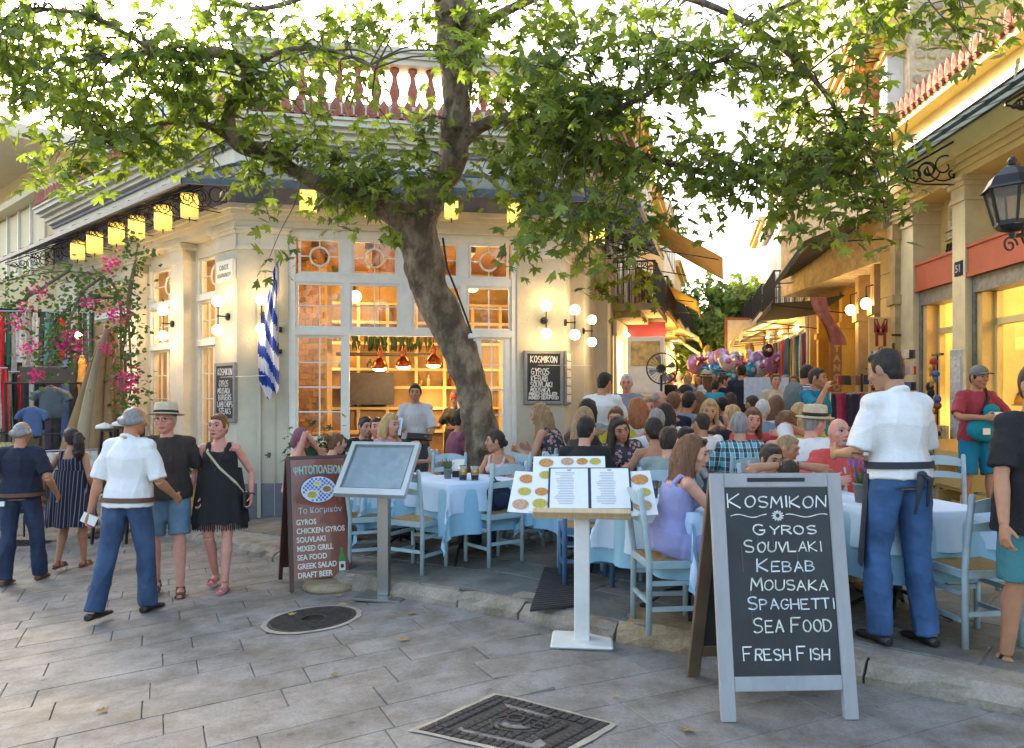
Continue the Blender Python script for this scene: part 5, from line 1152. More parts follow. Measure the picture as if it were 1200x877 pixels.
# far gap screens on both sides are real hedge like tree handled below
# ---------------------------------------------------------------- plane tree over the terrace
def bark_mat():
 m = bpy.data.materials.new('plane_bark'); m.use_nodes = True; n = m.node_tree; L = n.links.new; b = n.nodes['Principled BSDF']
 tc = n.nodes.new('ShaderNodeTexCoord'); mp = n.nodes.new('ShaderNodeMapping'); mp.inputs['Scale'].default_value = (1, 1, .55); L(tc.outputs['Object'], mp.inputs[0])
 a = n.nodes.new('ShaderNodeTexNoise'); a.inputs['Scale'].default_value = 5.5; a.inputs['Detail'].default_value = 8; a.inputs['Roughness'].default_value = .65; L(mp.outputs[0], a.inputs[0])
 r = n.nodes.new('ShaderNodeValToRGB'); e = r.color_ramp.elements; e[0].position = .43; e[0].color = (.1, .07, .045, 1); e[1].position = .58; e[1].color = (.27, .2, .13, 1)
 x = e.new(.5); x.color = (.17, .125, .08, 1); L(a.outputs[0], r.inputs[0]); L(r.outputs[0], b.inputs['Base Color']); b.inputs['Roughness'].default_value = .85
 v = n.nodes.new('ShaderNodeTexVoronoi'); v.inputs['Scale'].default_value = 13; L(mp.outputs[0], v.inputs['Vector'])
 q = n.nodes.new('ShaderNodeTexNoise'); q.inputs['Scale'].default_value = 30; q.inputs['Detail'].default_value = 6; L(mp.outputs[0], q.inputs[0])
 ad = n.nodes.new('ShaderNodeMath'); ad.operation = 'ADD'; L(v.outputs[0], ad.inputs[0]); L(q.outputs[0], ad.inputs[1])
 bp = n.nodes.new('ShaderNodeBump'); bp.inputs['Strength'].default_value = .9; bp.inputs['Distance'].default_value = .04; L(ad.outputs[0], bp.inputs['Height']); L(bp.outputs[0], b.inputs['Normal']); return m
BARK = bark_mat()
tree = thing('plane_tree', 'big leaning plane tree with a crooked trunk spreading over the terrace', 'tree', P(574, 600, 8.8)); tinv = Matrix.Translation(-tree.location)
def tp(mb, nm, m): o = mb.build(nm, m, tree); o.matrix_parent_inverse = tinv; return o
def spline(pts, k=5):
 out = []; n = len(pts)
 for i in range(n - 1):
  p0, p1, p2, p3 = pts[max(i - 1, 0)], pts[i], pts[i + 1], pts[min(i + 2, n - 1)]
  for j in range(k):
   t = j / k; out.append(tuple(.5 * ((2 * p1[c]) + (-p0[c] + p2[c]) * t + (2 * p0[c] - 5 * p1[c] + 4 * p2[c] - p3[c]) * t * t + (-p0[c] + 3 * p1[c] - 3 * p2[c] + p3[c]) * t ** 3) for c in range(len(p1))))
 out.append(tuple(pts[-1])); return out
SK = []   # skeleton points for twigs to root in
def limb(pts, name='branch', seg=10, rough=.06, k=5, sk=True):
 """pts: (px, py, Y, radius) -> world tube with knobbly radius"""
 w = [(*P(a, b, c), r * (.78 if name == 'branch' else .94)) for a, b, c, r in pts]; w = spline(w, k); mb = MB(); mb.smooth = True; vs = []; fs = []
 P_ = [V(p[:3]) for p in w]; mb.tube(P_, [max(.012, p[3] * (1 + rough * noise.noise(V(p[:3]) * 3))) for p in w], seg)
 for i, v in enumerate(mb.v):
  v = V(v); c = P_[min(len(P_) - 1, i // seg)]; d = v - c; s = 1 + rough * 2.2 * noise.noise(v * 4.0) + rough * 1.2 * noise.noise(v * 1.7) + rough * .7 * noise.noise(v * 11); mb.v[i] = tuple(c + d * s)
 if sk:
  for p, r in zip(P_, w): SK.append((p, r[3]))
 return tp(mb, name, BARK)
limb([(590, 640, 8.8, .33), (574, 585, 8.8, .28), (565, 520, 8.8, .215), (554, 460, 8.75, .2), (536, 405, 8.7, .205), (510, 350, 8.6, .215), (496, 305, 8.5, .245), (488, 262, 8.4, .235), (505, 225, 8.3, .19), (528, 190, 8.2, .165), (535, 130, 8.0, .155), (530, 60, 7.8, .145), (524, -20, 7.6, .16), (520, -120, 7.4, .13)], 'trunk', 36, .1, 12)
limb([(497, 290, 8.5, .2), (470, 258, 8.35, .19), (440, 240, 8.1, .15), (395, 226, 7.7, .115), (350, 203, 7.4, .1), (315, 182, 7.2, .095), (283, 170, 7.0, .1), (268, 150, 6.9, .085), (272, 122, 6.8, .075), (290, 95, 6.7, .07), (283, 72, 6.6, .065), (255, 62, 6.5, .06), (215, 66, 6.4, .05), (180, 60, 6.2, .035), (130, 70, 6.0, .02)], 'branch', 12, .09)
limb([(275, 165, 7.0, .06), (250, 150, 6.9, .05), (215, 142, 6.8, .035), (175, 150, 6.7, .03), (142, 178, 6.6, .025), (128, 165, 6.5, .015)])
limb([(533, 150, 8.0, .14), (545, 90, 7.8, .12), (549, 30, 7.6, .1), (546, -60, 7.3, .08)])
limb([(528, 185, 8.2, .1), (560, 150, 8.0, .09), (600, 138, 7.7, .08), (640, 150, 7.4, .065), (690, 142, 7.1, .05), (740, 120, 6.8, .035), (800, 90, 6.5, .025), (870, 60, 6.2, .015)])
limb([(610, 139, 7.7, .06), (660, 165, 7.5, .05), (720, 175, 7.3, .045), (780, 190, 7.2, .04), (840, 205, 7.1, .03), (900, 195, 7.0, .02), (960, 180, 6.9, .012)])
limb([(549, 40, 7.6, .08), (600, 10, 7.3, .06), (680, -20, 7.0, .05), (780, -10, 6.7, .04), (880, 30, 6.5, .03), (960, 100, 6.4, .025), (1000, 170, 6.4, .015)])
limb([(880, 30, 6.5, .028), (960, -10, 6.3, .02), (1050, -20, 6.1, .015), (1130, 0, 6.0, .01)])
limb([(524, 0, 7.6, .07), (460, -20, 7.2, .05), (380, -10, 6.8, .035), (310, 10, 6.5, .025), (250, 0, 6.2, .018)])
limb([(283, 90, 6.7, .04), (330, 60, 6.6, .03), (390, 60, 6.5, .02), (440, 80, 6.5, .012)])
limb([(180, 60, 6.2, .03), (110, 20, 5.9, .02), (40, 10, 5.7, .015)])
# cctv-like white box on the trunk
p = P(554, 394, 8.4); t = thing('junction_box', 'small white box fixed to the side of the leaning trunk', 'box', p, R(10)); mb = MB(); mb.box((0, 0, 0), (.09, .12, .05)); mb.box((.03, 0, -.03), (.04, .05, .05)); mb.build('casing', WHITE, t, bevel=.006)
mb = MB(); mb.tube([(0, .02, 0)] + [tuple(P(a, b, c) - p) for a, b, c in [(550, 380, 8.45), (535, 345, 8.35), (522, 315, 8.3), (515, 280, 8.2)]], .012, 6); mb.build('cable', BLACKM, t)
# leaves ---------------------------------------------------------------------
LEAF = mat('plane_leaf', (.15, .2, .05), .5, .35, 4, trans=.58, island=.5, spec=.35)
def leaf_shape(seed):
 r = random.Random(seed); out = []
 tips = [(-78, .62), (-40, .86), (0, 1.0), (40, .86), (78, .62)]; pts = [(0, -.02)]
 seq = []
 for k, (a, l) in enumerate(tips):
  a = R(a + r.uniform(-5, 5)); l *= r.uniform(.9, 1.08)
  for da, ll in ((-.24, .66), (0, 1), (.24, .66)): seq.append(((a + da), l * ll))
  if k < 4: am = R((tips[k][0] + tips[k + 1][0]) / 2); seq.append((am, .4))
 pts += [(math.sin(a) * l, math.cos(a) * l) for a, l in seq]; pts += []
 vs = [(x, y, -.22 * (x * x + (max(0, y)) ** 2 * .7) + .05 * math.sin(x * 7)) for x, y in pts]
 c = (0, .3, .03); vs.append(c); n = len(pts)
 fs = [(n, i, i + 1) for i in range(n - 1)] + [(n, n - 1, 0)]
 # stalk
 b = len(vs); vs += [(-.015, 0, 0), (.015, 0, 0), (.012, -.45, .12), (-.012, -.45, .12)]; fs.append((b, b + 3, b + 2, b + 1))
 return vs, fs
SHAPES = [leaf_shape(i) for i in range(6)]
CAMP = V((0, 0, EYE)); leaves = []
lr = random.Random(21)
def add_leaf(p, size, Rm): leaves.append((p, size, Rm))
def leafrot(r):
 down = V((r.gauss(0, .5), r.gauss(0, .5), -1)).normalized(); nrm = V((r.gauss(0, .6), r.gauss(-.45, .6), r.gauss(.75, .45))).normalized()
 y = (down + V((r.gauss(0, .7), r.gauss(0, .7), r.uniform(0, .9)))).normalized(); z = (nrm - y * nrm.dot(y)).normalized(); x = y.cross(z); return Matrix((x, y, z)).transposed()
def spray(target, r0, n, r, size=(.12, .235)):
 """one twig from the nearest limb to the target, leaves along its outer part"""
 best = min(SK, key=lambda s: (s[0] - target).length + lr.uniform(0, .5)); a = best[0]; d = target - a; L_ = d.length
 mid = a + d * .5 + V((r.gauss(0, .12), r.gauss(0, .12), .12 * min(1, L_))); pts = [a, a.lerp(mid, .5) + V((0, 0, .05)), mid, mid.lerp(target, .55) + V((0, 0, .03)), target]
 pts = [V(p) for p in spline([tuple(p) for p in pts], 3)]
 TW.tube(pts, [.009 * (1 - .7 * i / len(pts)) for i in range(len(pts))], 4, cap=False)
 for k in range(n):
  f = 1 - abs(r.gauss(0, .3)) * min(1, r0 * 2.2 / max(L_, .3)); f = max(.1, min(1, f)); i = f * (len(pts) - 1); q = pts[int(i)].lerp(pts[min(len(pts) - 1, int(i) + 1)], i % 1)
  q = q + V((r.gauss(0, r0 * .42), r.gauss(0, r0 * .42), r.gauss(-.04, r0 * .36))); add_leaf(q, r.uniform(*size) * .62, leafrot(r))
TW = MB(); TW.smooth = True
# foliage masses: (centre px, py, radius px x, y, nearest Y, farthest Y, sprays)
MASS = [(60, 60, 90, 70, 5.4, 7.0, 46), (25, 110, 55, 55, 5.4, 6.6, 16), (150, 90, 80, 70, 5.6, 7.2, 40), (90, 160, 60, 40, 5.4, 6.4, 16), (72, 205, 26, 22, 5.3, 5.8, 6), (180, 165, 45, 28, 6.0, 6.8, 12),
  (230, 40, 80, 45, 5.8, 7.2, 26), (225, 120, 50, 40, 6.2, 7.2, 20), (235, 180, 35, 20, 6.4, 7.0, 8), (310, 60, 60, 55, 6, 7.4, 11), (320, 135, 55, 35, 6.4, 7.4, 15), (345, 165, 45, 22, 6.6, 7.4, 11), (375, 35, 70, 32, 6, 7.4, 10),
  (385, 130, 45, 30, 6.4, 7.6, 7), (425, 185, 60, 28, 7.0, 8.2, 22), (470, 200, 60, 30, 7.2, 8.2, 24), (400, 228, 40, 18, 7.2, 8.0, 8), (300, 215, 35, 16, 6.6, 7.2, 6), (310, 100, 30, 20, 6.6, 7.0, 6), (460, 40, 55, 35, 6.4, 7.8, 13), (430, 95, 40, 30, 6.6, 7.6, 3), (490, 150, 30, 30, 7.2, 8.0, 7),
  (600, 60, 70, 55, 6.2, 8.0, 32), (680, 70, 80, 65, 6.0, 8.0, 42), (620, 130, 70, 45, 6.6, 8.0, 32), (700, 150, 70, 50, 6.4, 8.0, 34), (640, 195, 60, 35, 6.6, 8.0, 26), (600, 205, 45, 25, 7, 8.2, 12), (720, 215, 50, 28, 6.6, 7.8, 17), (655, 255, 40, 28, 6.4, 7.4, 14), (705, 262, 30, 28, 6.4, 7.2, 8), (630, 292, 26, 14, 6.6, 7.0, 4), (690, 310, 28, 12, 6.4, 7.0, 4), (610, 245, 22, 18, 6.8, 7.4, 5),
  (790, 40, 75, 42, 5.8, 7.6, 27), (770, 110, 55, 38, 6.0, 7.6, 16), (800, 190, 60, 42, 6.2, 7.6, 24), (850, 205, 50, 35, 6.2, 7.4, 16), (770, 250, 30, 22, 6.4, 7.2, 6), (845, 255, 26, 20, 6.4, 7.0, 5), (880, 45, 55, 42, 5.8, 7.2, 17), (820, 85, 30, 18, 6, 7, 4), (895, 150, 30, 30, 6, 7, 6),
  (945, 50, 45, 40, 5.8, 7.0, 11), (940, 120, 45, 40, 5.8, 7.0, 15), (960, 190, 55, 40, 5.8, 7.0, 24), (905, 215, 45, 35, 6, 7.0, 15), (1010, 200, 45, 35, 5.8, 6.8, 17), (985, 250, 40, 28, 5.8, 6.6, 13), (1030, 245, 30, 22, 5.8, 6.4, 6), (935, 260, 28, 18, 6, 6.6, 5), (1020, 130, 30, 26, 5.8, 6.6, 6), (1010, 30, 40, 26, 5.8, 6.8, 8), (1060, 22, 40, 20, 5.8, 6.6, 8), (1120, 14, 40, 14, 5.6, 6.2, 6), (1175, 20, 26, 22, 5.2, 5.8, 4), (1140, 60, 30, 12, 5.2, 5.8, 2), (995, 75, 28, 22, 5.8, 6.6, 4),
  (555, 15, 40, 25, 6.6, 7.6, 7), (520, 240, 22, 16, 7.6, 8.0, 3), (455, 285, 16, 10, 7.4, 7.8, 2), (400, 268, 14, 8, 7.2, 7.6, 1), (330, 262, 14, 10, 6.8, 7.2, 2), (315, 300, 10, 12, 6.8, 7.0, 2)]
# crown above the frame, so that shade and overhead views hold
MASS += [(100, -120, 200, 90, 5.5, 8.5, 12), (400, -120, 220, 90, 6, 9, 12), (700, -110, 220, 80, 6, 9, 12)]
for cx, cy_, rx, ry, ya, yb, ns in MASS:
 for k in range(max(1, round(ns * .64))):
  a = lr.uniform(0, 2 * math.pi); q = math.sqrt(lr.random()); tgt = P(cx + rx * q * math.cos(a), cy_ + ry * q * math.sin(a), lr.uniform(ya, yb)); spray(tgt, .27, 13, lr)
TW.mi = 0; tag(tp(TW, 'twigs', mat('twig_bark', (.09, .07, .045), .85, .2)), kind='stuff')
# the 300 that show largest are parts of their own
def proj(p): return (CX + p.x / p.y * F, HY - (p.z - EYE) / p.y * F)
def score(l):
 p, s, Rm = l
 if p.y < .5: return 0
 x, y = proj(p)
 if not (0 < x < 1200 and 0 < y < 877): return 0
 n = Rm.col[2]; return s / p.y * (.3 + abs(n.dot((p - CAMP).normalized()))) * (1 if p.y < 7 else .8)
leaves.sort(key=score, reverse=True)
LM = []
for vs, fs in SHAPES:
 me = bpy.data.meshes.new('leaf'); me.from_pydata(vs, [], fs); me.materials.append(LEAF); me.polygons.foreach_set('use_smooth', [True] * len(fs)); LM.append(me)
for k, (p, s, Rm) in enumerate(leaves[:300]):
 o = bpy.data.objects.new('leaf', LM[k % 6]); C.objects.link(o); o.parent = tree; o.matrix_parent_inverse = tinv; o.matrix_local = Matrix.Translation(p) @ Rm.to_4x4() @ Matrix.Scale(s, 4)
def leaf_field(ls, name, m, par, inv=None):
 A = [np.array(v) for v, _ in SHAPES]; FA_ = [f for _, f in SHAPES]; V_ = []; F_ = []; b = 0
 for k, (p, s, Rm) in enumerate(ls):
  a = A[k % 6]; M3 = np.array(Rm) * s; V_.append(a @ M3.T + np.array(p)); F_ += [tuple(i + b for i in f) for f in FA_[k % 6]]; b += len(a)
 me = bpy.data.meshes.new(name); me.from_pydata(np.concatenate(V_).tolist(), [], F_); me.materials.append(m); me.polygons.foreach_set('use_smooth', [True] * len(F_)); o = link(name, me, par)
 if inv is not None: o.matrix_parent_inverse = inv
 return o
tag(leaf_field(leaves[300:], 'foliage', LEAF, tree, tinv), kind='stuff')
# ---------------------------------------------------------------- trees far down the lane
FARL = mat('far_foliage', (.15, .24, .07), .6, .35, 1.2, trans=.3, island=.4)
def far_tree(cx, Y, ztop, rx, label, seed, n=1500, zb=2.2, m=FARL, sz=.42):
 r = random.Random(seed); x = (cx - CX) / F * Y; z0 = tz(x, min(Y, 60)); t = thing('street_tree', label, 'tree', (x, Y, z0)); inv = Matrix.Translation(-t.location)
 mb = MB(); mb.smooth = True; mb.tube([(x, Y, z0 - .3), (x + .1, Y, z0 + 2), (x - .1, Y, z0 + 4)], [.25, .2, .14], 8)
 for k in range(6): a = k * 1.05; mb.tube([(x, Y, z0 + 2 + k * .2), (x + math.cos(a) * rx * .3, Y + math.sin(a) * rx * .3, z0 + 3.4), (x + math.cos(a) * rx * .6, Y + math.sin(a) * rx * .6, z0 + 4.6)], [.12, .08, .03], 6)
 o = mb.build('trunk', BARK, t); o.matrix_parent_inverse = inv; ls = []; H = (ztop - zb) / 2; zc_ = (ztop + zb) / 2
 cl = [(r.gauss(0, .5) * rx * .7, r.gauss(0, .5) * rx * .7, r.uniform(-.85, .85) * H) for _ in range(46)]
 for k in range(n):
  c = cl[r.randrange(46)]; q = V((x + c[0] + r.gauss(0, .09 * rx + .2), Y + c[1] + r.gauss(0, .3 * rx * .5), zc_ + c[2] * math.sqrt(max(.1, 1 - (c[0] / rx) ** 2 * .6)) + r.gauss(0, .3)))
  ls.append((q, sz * r.uniform(.6, 1.1), leafrot(r)))
 tag(leaf_field(ls, 'crown', m, t, inv), kind='stuff')
far_tree(845, 38, 7.6, 3.4, 'rounded green tree filling the end of the lane', 1, 3600, 2.6)
far_tree(803, 43, 6.2, 2.6, 'smaller green tree left of the rounded one at the lane end', 2, 1600, 2.4)
far_tree(880, 44, 6.6, 2.4, 'green tree partly behind the right row awnings', 3, 1200, 2.4)
# ---------------------------------------------------------------- people
SK_ = {'fair': (.52, .27, .18), 'tan': (.42, .2, .11), 'pink': (.56, .26, .19), 'olive': (.36, .2, .115), 'brown': (.24, .115, .06), 'pale': (.58, .36, .27)}
def skin(k): return mat('skin_' + k, SK_[k], .5, .13, 11, bump=.08, bscale=90, spec=.35)
HR_ = {'black': (.012, .009, .008), 'brown': (.06, .03, .016), 'chestnut': (.14, .06, .025), 'blond': (.42, .27, .11), 'grey': (.26, .25, .24), 'dark': (.028, .018, .013), 'red': (.3, .1, .03), 'white': (.5, .49, .47), 'light': (.3, .19, .09)}
def hairm(k):
 return mat('hair_' + k, HR_[k], .5, .35, 3, bump=.9, bscale=9, stretch=(14, 14, 2.2), spec=.4)
def cloth(name, col, kind=None, **k):
 if name in MATS: return MATS[name]
 if kind is None: return mat(name, col, .88, .12, 3.5, bump=.3, bscale=110, **k)
 m = mat(name, col, .85, .05, 3); n = m.node_tree; L = n.links.new; b = n.nodes['Principled BSDF']; tc = n.nodes.new('ShaderNodeTexCoord')
 def wave(axis, sc_, p0, p1, a, bb):
  w_ = n.nodes.new('ShaderNodeTexWave'); w_.bands_direction = axis; w_.inputs['Scale'].default_value = sc_; w_.inputs['Distortion'].default_value = .25; L(tc.outputs['Object'], w_.inputs[0])
  r = n.nodes.new('ShaderNodeValToRGB'); r.color_ramp.interpolation = 'LINEAR'; r.color_ramp.elements[0].position = p0; r.color_ramp.elements[1].position = p1; r.color_ramp.elements[0].color = (*a, 1); r.color_ramp.elements[1].color = (*bb, 1); L(w_.outputs[0], r.inputs[0]); return r.outputs[0]
 def mul(a, c, t='MULTIPLY'): x = n.nodes.new('ShaderNodeMix'); x.data_type = 'RGBA'; x.blend_type = t; x.inputs[0].default_value = 1; L(a, x.inputs[6]); L(c, x.inputs[7]); return x.outputs[2]
 if kind == 'plaid':
  a = wave('X', 4.2, .35, .6, (.05, .12, .16), (.12, .42, .5)); c = wave('Z', 3.6, .35, .6, (.35, .35, .38), (1, 1, 1)); d = wave('X', 8.4, .93, .98, (0, 0, 0), (.5, .5, .42)); e = wave('Z', 7.2, .94, .99, (0, 0, 0), (.35, .2, .15))
  L(mul(mul(mul(a, c), d, 'ADD'), e, 'ADD'), b.inputs['Base Color'])
 elif kind == 'stripes': L(wave('Z', 9, .45, .55, (.03, .035, .07), (.62, .62, .6)), b.inputs['Base Color'])
 elif kind == 'pin': L(wave('X', 9, .86, .95, col, (.2, .19, .22)), b.inputs['Base Color'])
 elif kind == 'floral':
  v = n.nodes.new('ShaderNodeTexVoronoi'); v.inputs['Scale'].default_value = 24; L(tc.outputs['Object'], v.inputs['Vector']); r = n.nodes.new('ShaderNodeValToRGB'); e = r.color_ramp.elements
  e[0].position = .2; e[0].color = (.5, .08, .12, 1); e[1].position = .42; e[1].color = (*col, 1); x = e.new(.32); x.color = (.55, .45, .4, 1); L(v.outputs[0], r.inputs[0]); L(r.outputs[0], b.inputs['Base Color'])
 elif kind == 'jean':
  w_ = n.nodes.new('ShaderNodeTexNoise'); w_.inputs['Scale'].default_value = 4; w_.inputs['Detail'].default_value = 5; L(tc.outputs['Object'], w_.inputs[0]); r = n.nodes.new('ShaderNodeValToRGB'); r.color_ramp.elements[0].position = .38; r.color_ramp.elements[1].position = .66
  r.color_ramp.elements[0].color = (*tuple(x * .72 for x in col), 1); r.color_ramp.elements[1].color = (*tuple(min(1, x * 1.35 + .01) for x in col), 1); L(w_.outputs[0], r.inputs[0]); L(r.outputs[0], b.inputs['Base Color'])
 return m
def remesh(mb, voxel, smooth=3, name='body'):
 me = bpy.data.meshes.new(name); me.from_pydata(mb.v, [], mb.f); o = bpy.data.objects.new(name, me); _tmp.objects.link(o)
 m = o.modifiers.new('r', 'REMESH'); m.mode = 'VOXEL'; m.voxel_size = voxel; m.use_smooth_shade = True
 if smooth: s = o.modifiers.new('s', 'SMOOTH'); s.factor = .5; s.iterations = smooth
 dg = bpy.context.evaluated_depsgraph_get(); out = bpy.data.meshes.new_from_object(o.evaluated_get(dg)); bpy.data.objects.remove(o); bpy.data.meshes.remove(me)
 out.polygons.foreach_set('use_smooth', [True] * len(out.polygons)); return out
def wrinkle(me, amp, sc_=7, seed=0, zs=1.0):
 n = len(me.vertices); co_ = np.empty(n * 3); no_ = np.empty(n * 3); me.vertices.foreach_get('co', co_); me.vertices.foreach_get('normal', no_); co_ = co_.reshape(-1, 3); no_ = no_.reshape(-1, 3)
 rg = np.random.RandomState(abs(int(seed)) % 9999); d = np.zeros(n)
 wp = co_ + .05 * np.sin(co_[:, [1, 2, 0]] * 9 + seed)
 for k in range(7):
  w_ = rg.normal(size=3); w_ /= np.linalg.norm(w_); w_[2] *= zs; ph = rg.uniform(0, 6.28); f = sc_ * rg.uniform(1.2, 5.5); s = np.sin(wp @ w_ * f + ph); d += (1 - np.abs(s)) ** 3.2 * rg.uniform(.5, 1.2) * (.5 + .5 * np.sin(wp @ w_[[1, 2, 0]] * 6.5 + ph * 2))
 co_ += no_ * ((d - d.mean()) * amp)[:, None] * .5; me.vertices.foreach_set('co', co_.ravel()); me.update()
def loft(mb, rings, seg=14, cap=True):
 """rings: (centre, right vector, forward vector)"""
 vs = []; n = len(rings)
 for c, a, b in rings:
  for k in range(seg): t = 2 * math.pi * k / seg; vs.append(V(c) + V(a) * math.cos(t) + V(b) * math.sin(t))
 fs = [(i * seg + k, i * seg + (k + 1) % seg, (i + 1) * seg + (k + 1) % seg, (i + 1) * seg + k) for i in range(n - 1) for k in range(seg)]
 if cap: fs += [tuple(range(seg))[::-1], tuple((n - 1) * seg + k for k in range(seg))]
 mb.add(vs, fs)
def cap_(mb, a, b, ra, rb, seg=10):
 a, b = V(a), V(b); d = (b - a); l = d.length or 1e-4; d.normalize()
 pts = [a - d * ra * .85, a - d * ra * .5, a, b, b + d * rb * .5, b + d * rb * .85]; mb.tube(pts, [ra * .45, ra * .86, ra, rb, rb * .86, rb * .45], seg)
def ik(a, t, l1, l2, pole):
 a, t = V(a), V(t); d = t - a; L_ = min(d.length, (l1 + l2) * .998); d.normalize(); t2 = a + d * L_
 x = (l1 * l1 - l2 * l2 + L_ * L_) / (2 * L_); h = math.sqrt(max(0, l1 * l1 - x * x)); p = V(pole); p = (p - d * p.dot(d)); p = p.normalized() if p.length > 1e-5 else V((0, 0, 1))
 return a + d * x + p * h, t2
class Sk:
 """a skeleton in the person's own space: x right, y forward, z up, feet (or seat) at the origin"""
 def __init__(s, H=1.75, sex='m', sit=False, lean=0, twist=0, head=(0, 0, 0), feet=None, hands=None, elbows=None, fat=0, side=0, hipz=None, knees=None):
  k = H / 1.75; s.k = k; s.sex = sex; s.fat = fat; f = sex == 'f'
  hz = (.95 * k if not sit else .56) if hipz is None else hipz; s.sit = sit
  s.hip = V((side * .5, 0, hz)); hw = .095 * k; s.hips = [s.hip + V((-hw, 0, 0)), s.hip + V((hw, 0, 0))]
  Rl = Matrix.Rotation(-lean, 3, 'X') @ Matrix.Rotation(side, 3, 'Y'); Rt = Matrix.Rotation(twist, 3, 'Z'); s.Rs = Rt @ Rl if False else Rl @ Rt
  up = lambda z, M=None: s.hip + (Rl if z < .2 else s.Rs) @ V((0, 0, z * k))
  s.up = up; s.sw = (.155 if f else .172) * k * (1 + fat * .12); s.chest = up(.36); s.neck = up(.508); s.Rl = Rl
  s.sh = [up(.432) + s.Rs @ V((sg * s.sw, -.0, 0)) for sg in (-1, 1)]
  yaw, pit, rol = head; s.Rh = Matrix.Rotation(yaw, 3, 'Z') @ Matrix.Rotation(-pit, 3, 'X') @ Matrix.Rotation(rol, 3, 'Y')
  s.hc = s.neck + s.Rs @ V((0, .01, .02)) * 1 + s.Rh @ V((0, .02 * k, .115 * k)); s.hs = 1.05 * k ** .6
  feet = feet or ([(-.1, .02, 0), (.1, .02, 0)] if not sit else [(-.12, .42, 0), (.12, .4, 0)])
  s.an = [V(p) + V((0, 0, .085 * k)) for p in feet]; l1, l2 = .44 * k, .43 * k; kp = knees or [(-.1, 1, .3), (.1, 1, .3)]
  s.kn = [];
  for i in (0, 1):
   kn, an = ik(s.hips[i], s.an[i], l1, l2, kp[i]); s.kn.append(kn); s.an[i] = an
  hands = hands or [(-.3, .08, .82 * k), (.3, .08, .82 * k)]; elbows = elbows or [(-.4, -1, -.2), (.4, -1, -.2)]
  s.el = []; s.wr = []
  for i in (0, 1): e, w_ = ik(s.sh[i], V(hands[i]), .295 * k, .26 * k, elbows[i]); s.el.append(e); s.wr.append(w_)
def hand(mb, wr, el, k, side, curl=.5, fine=True, ndir=None):
 d = (wr - el).normalized(); n = V(ndir) if ndir is not None else V((side * -1, 0, 0)); n = (n - d * n.dot(d)).normalized() if (n - d * n.dot(d)).length > 1e-3 else V((0, 1, 0)); a = d.cross(n).normalized()
 # palm: loft of flattened rings
 rings = [(wr, a * .026 * k, n * .019 * k), (wr + d * .03 * k, a * .033 * k, n * .017 * k), (wr + d * .07 * k, a * .041 * k, n * .015 * k), (wr + d * .092 * k, a * .038 * k, n * .012 * k)]
 loft(mb, rings, 10)
 th = 1 if a.dot(V((0, 1, .4))) > 0 else -1
 for j in range(4):
  o = (j - 1.5) * .0195 * k * -th; L_ = [.072, .08, .075, .058][j] * k; b = wr + d * .088 * k + a * o; dd = d.copy(); r = .0085 * k * (1 if j < 3 else .88); P_ = [b]; sp = a * (o * .6)
  for q, f in enumerate((.42, .32, .26)):
   ang = curl * (.55 + .35 * q) * (1 + .12 * j); dd = (Matrix.Rotation(ang, 3, a * (1 if a.cross(dd).dot(n) > 0 else -1)) @ dd).normalized(); P_.append(P_[-1] + dd * L_ * f + sp * .15)
  mb.tube([P_[0] - d * .02 * k] + P_, [r, r * 1.05, r, r * .92, r * .72], 7)
 b = wr + d * .03 * k + a * .03 * k * th; dd = (d * .75 + a * th * .65 + n * .35 * min(1, curl + .3)).normalized(); p1 = b + dd * .038 * k; p2 = p1 + (dd + d * .4 + n * curl * .3).normalized() * .032 * k; mb.tube([b - dd * .012, b, p1, p2], [.012 * k, .0125 * k, .0105 * k, .008 * k], 7)
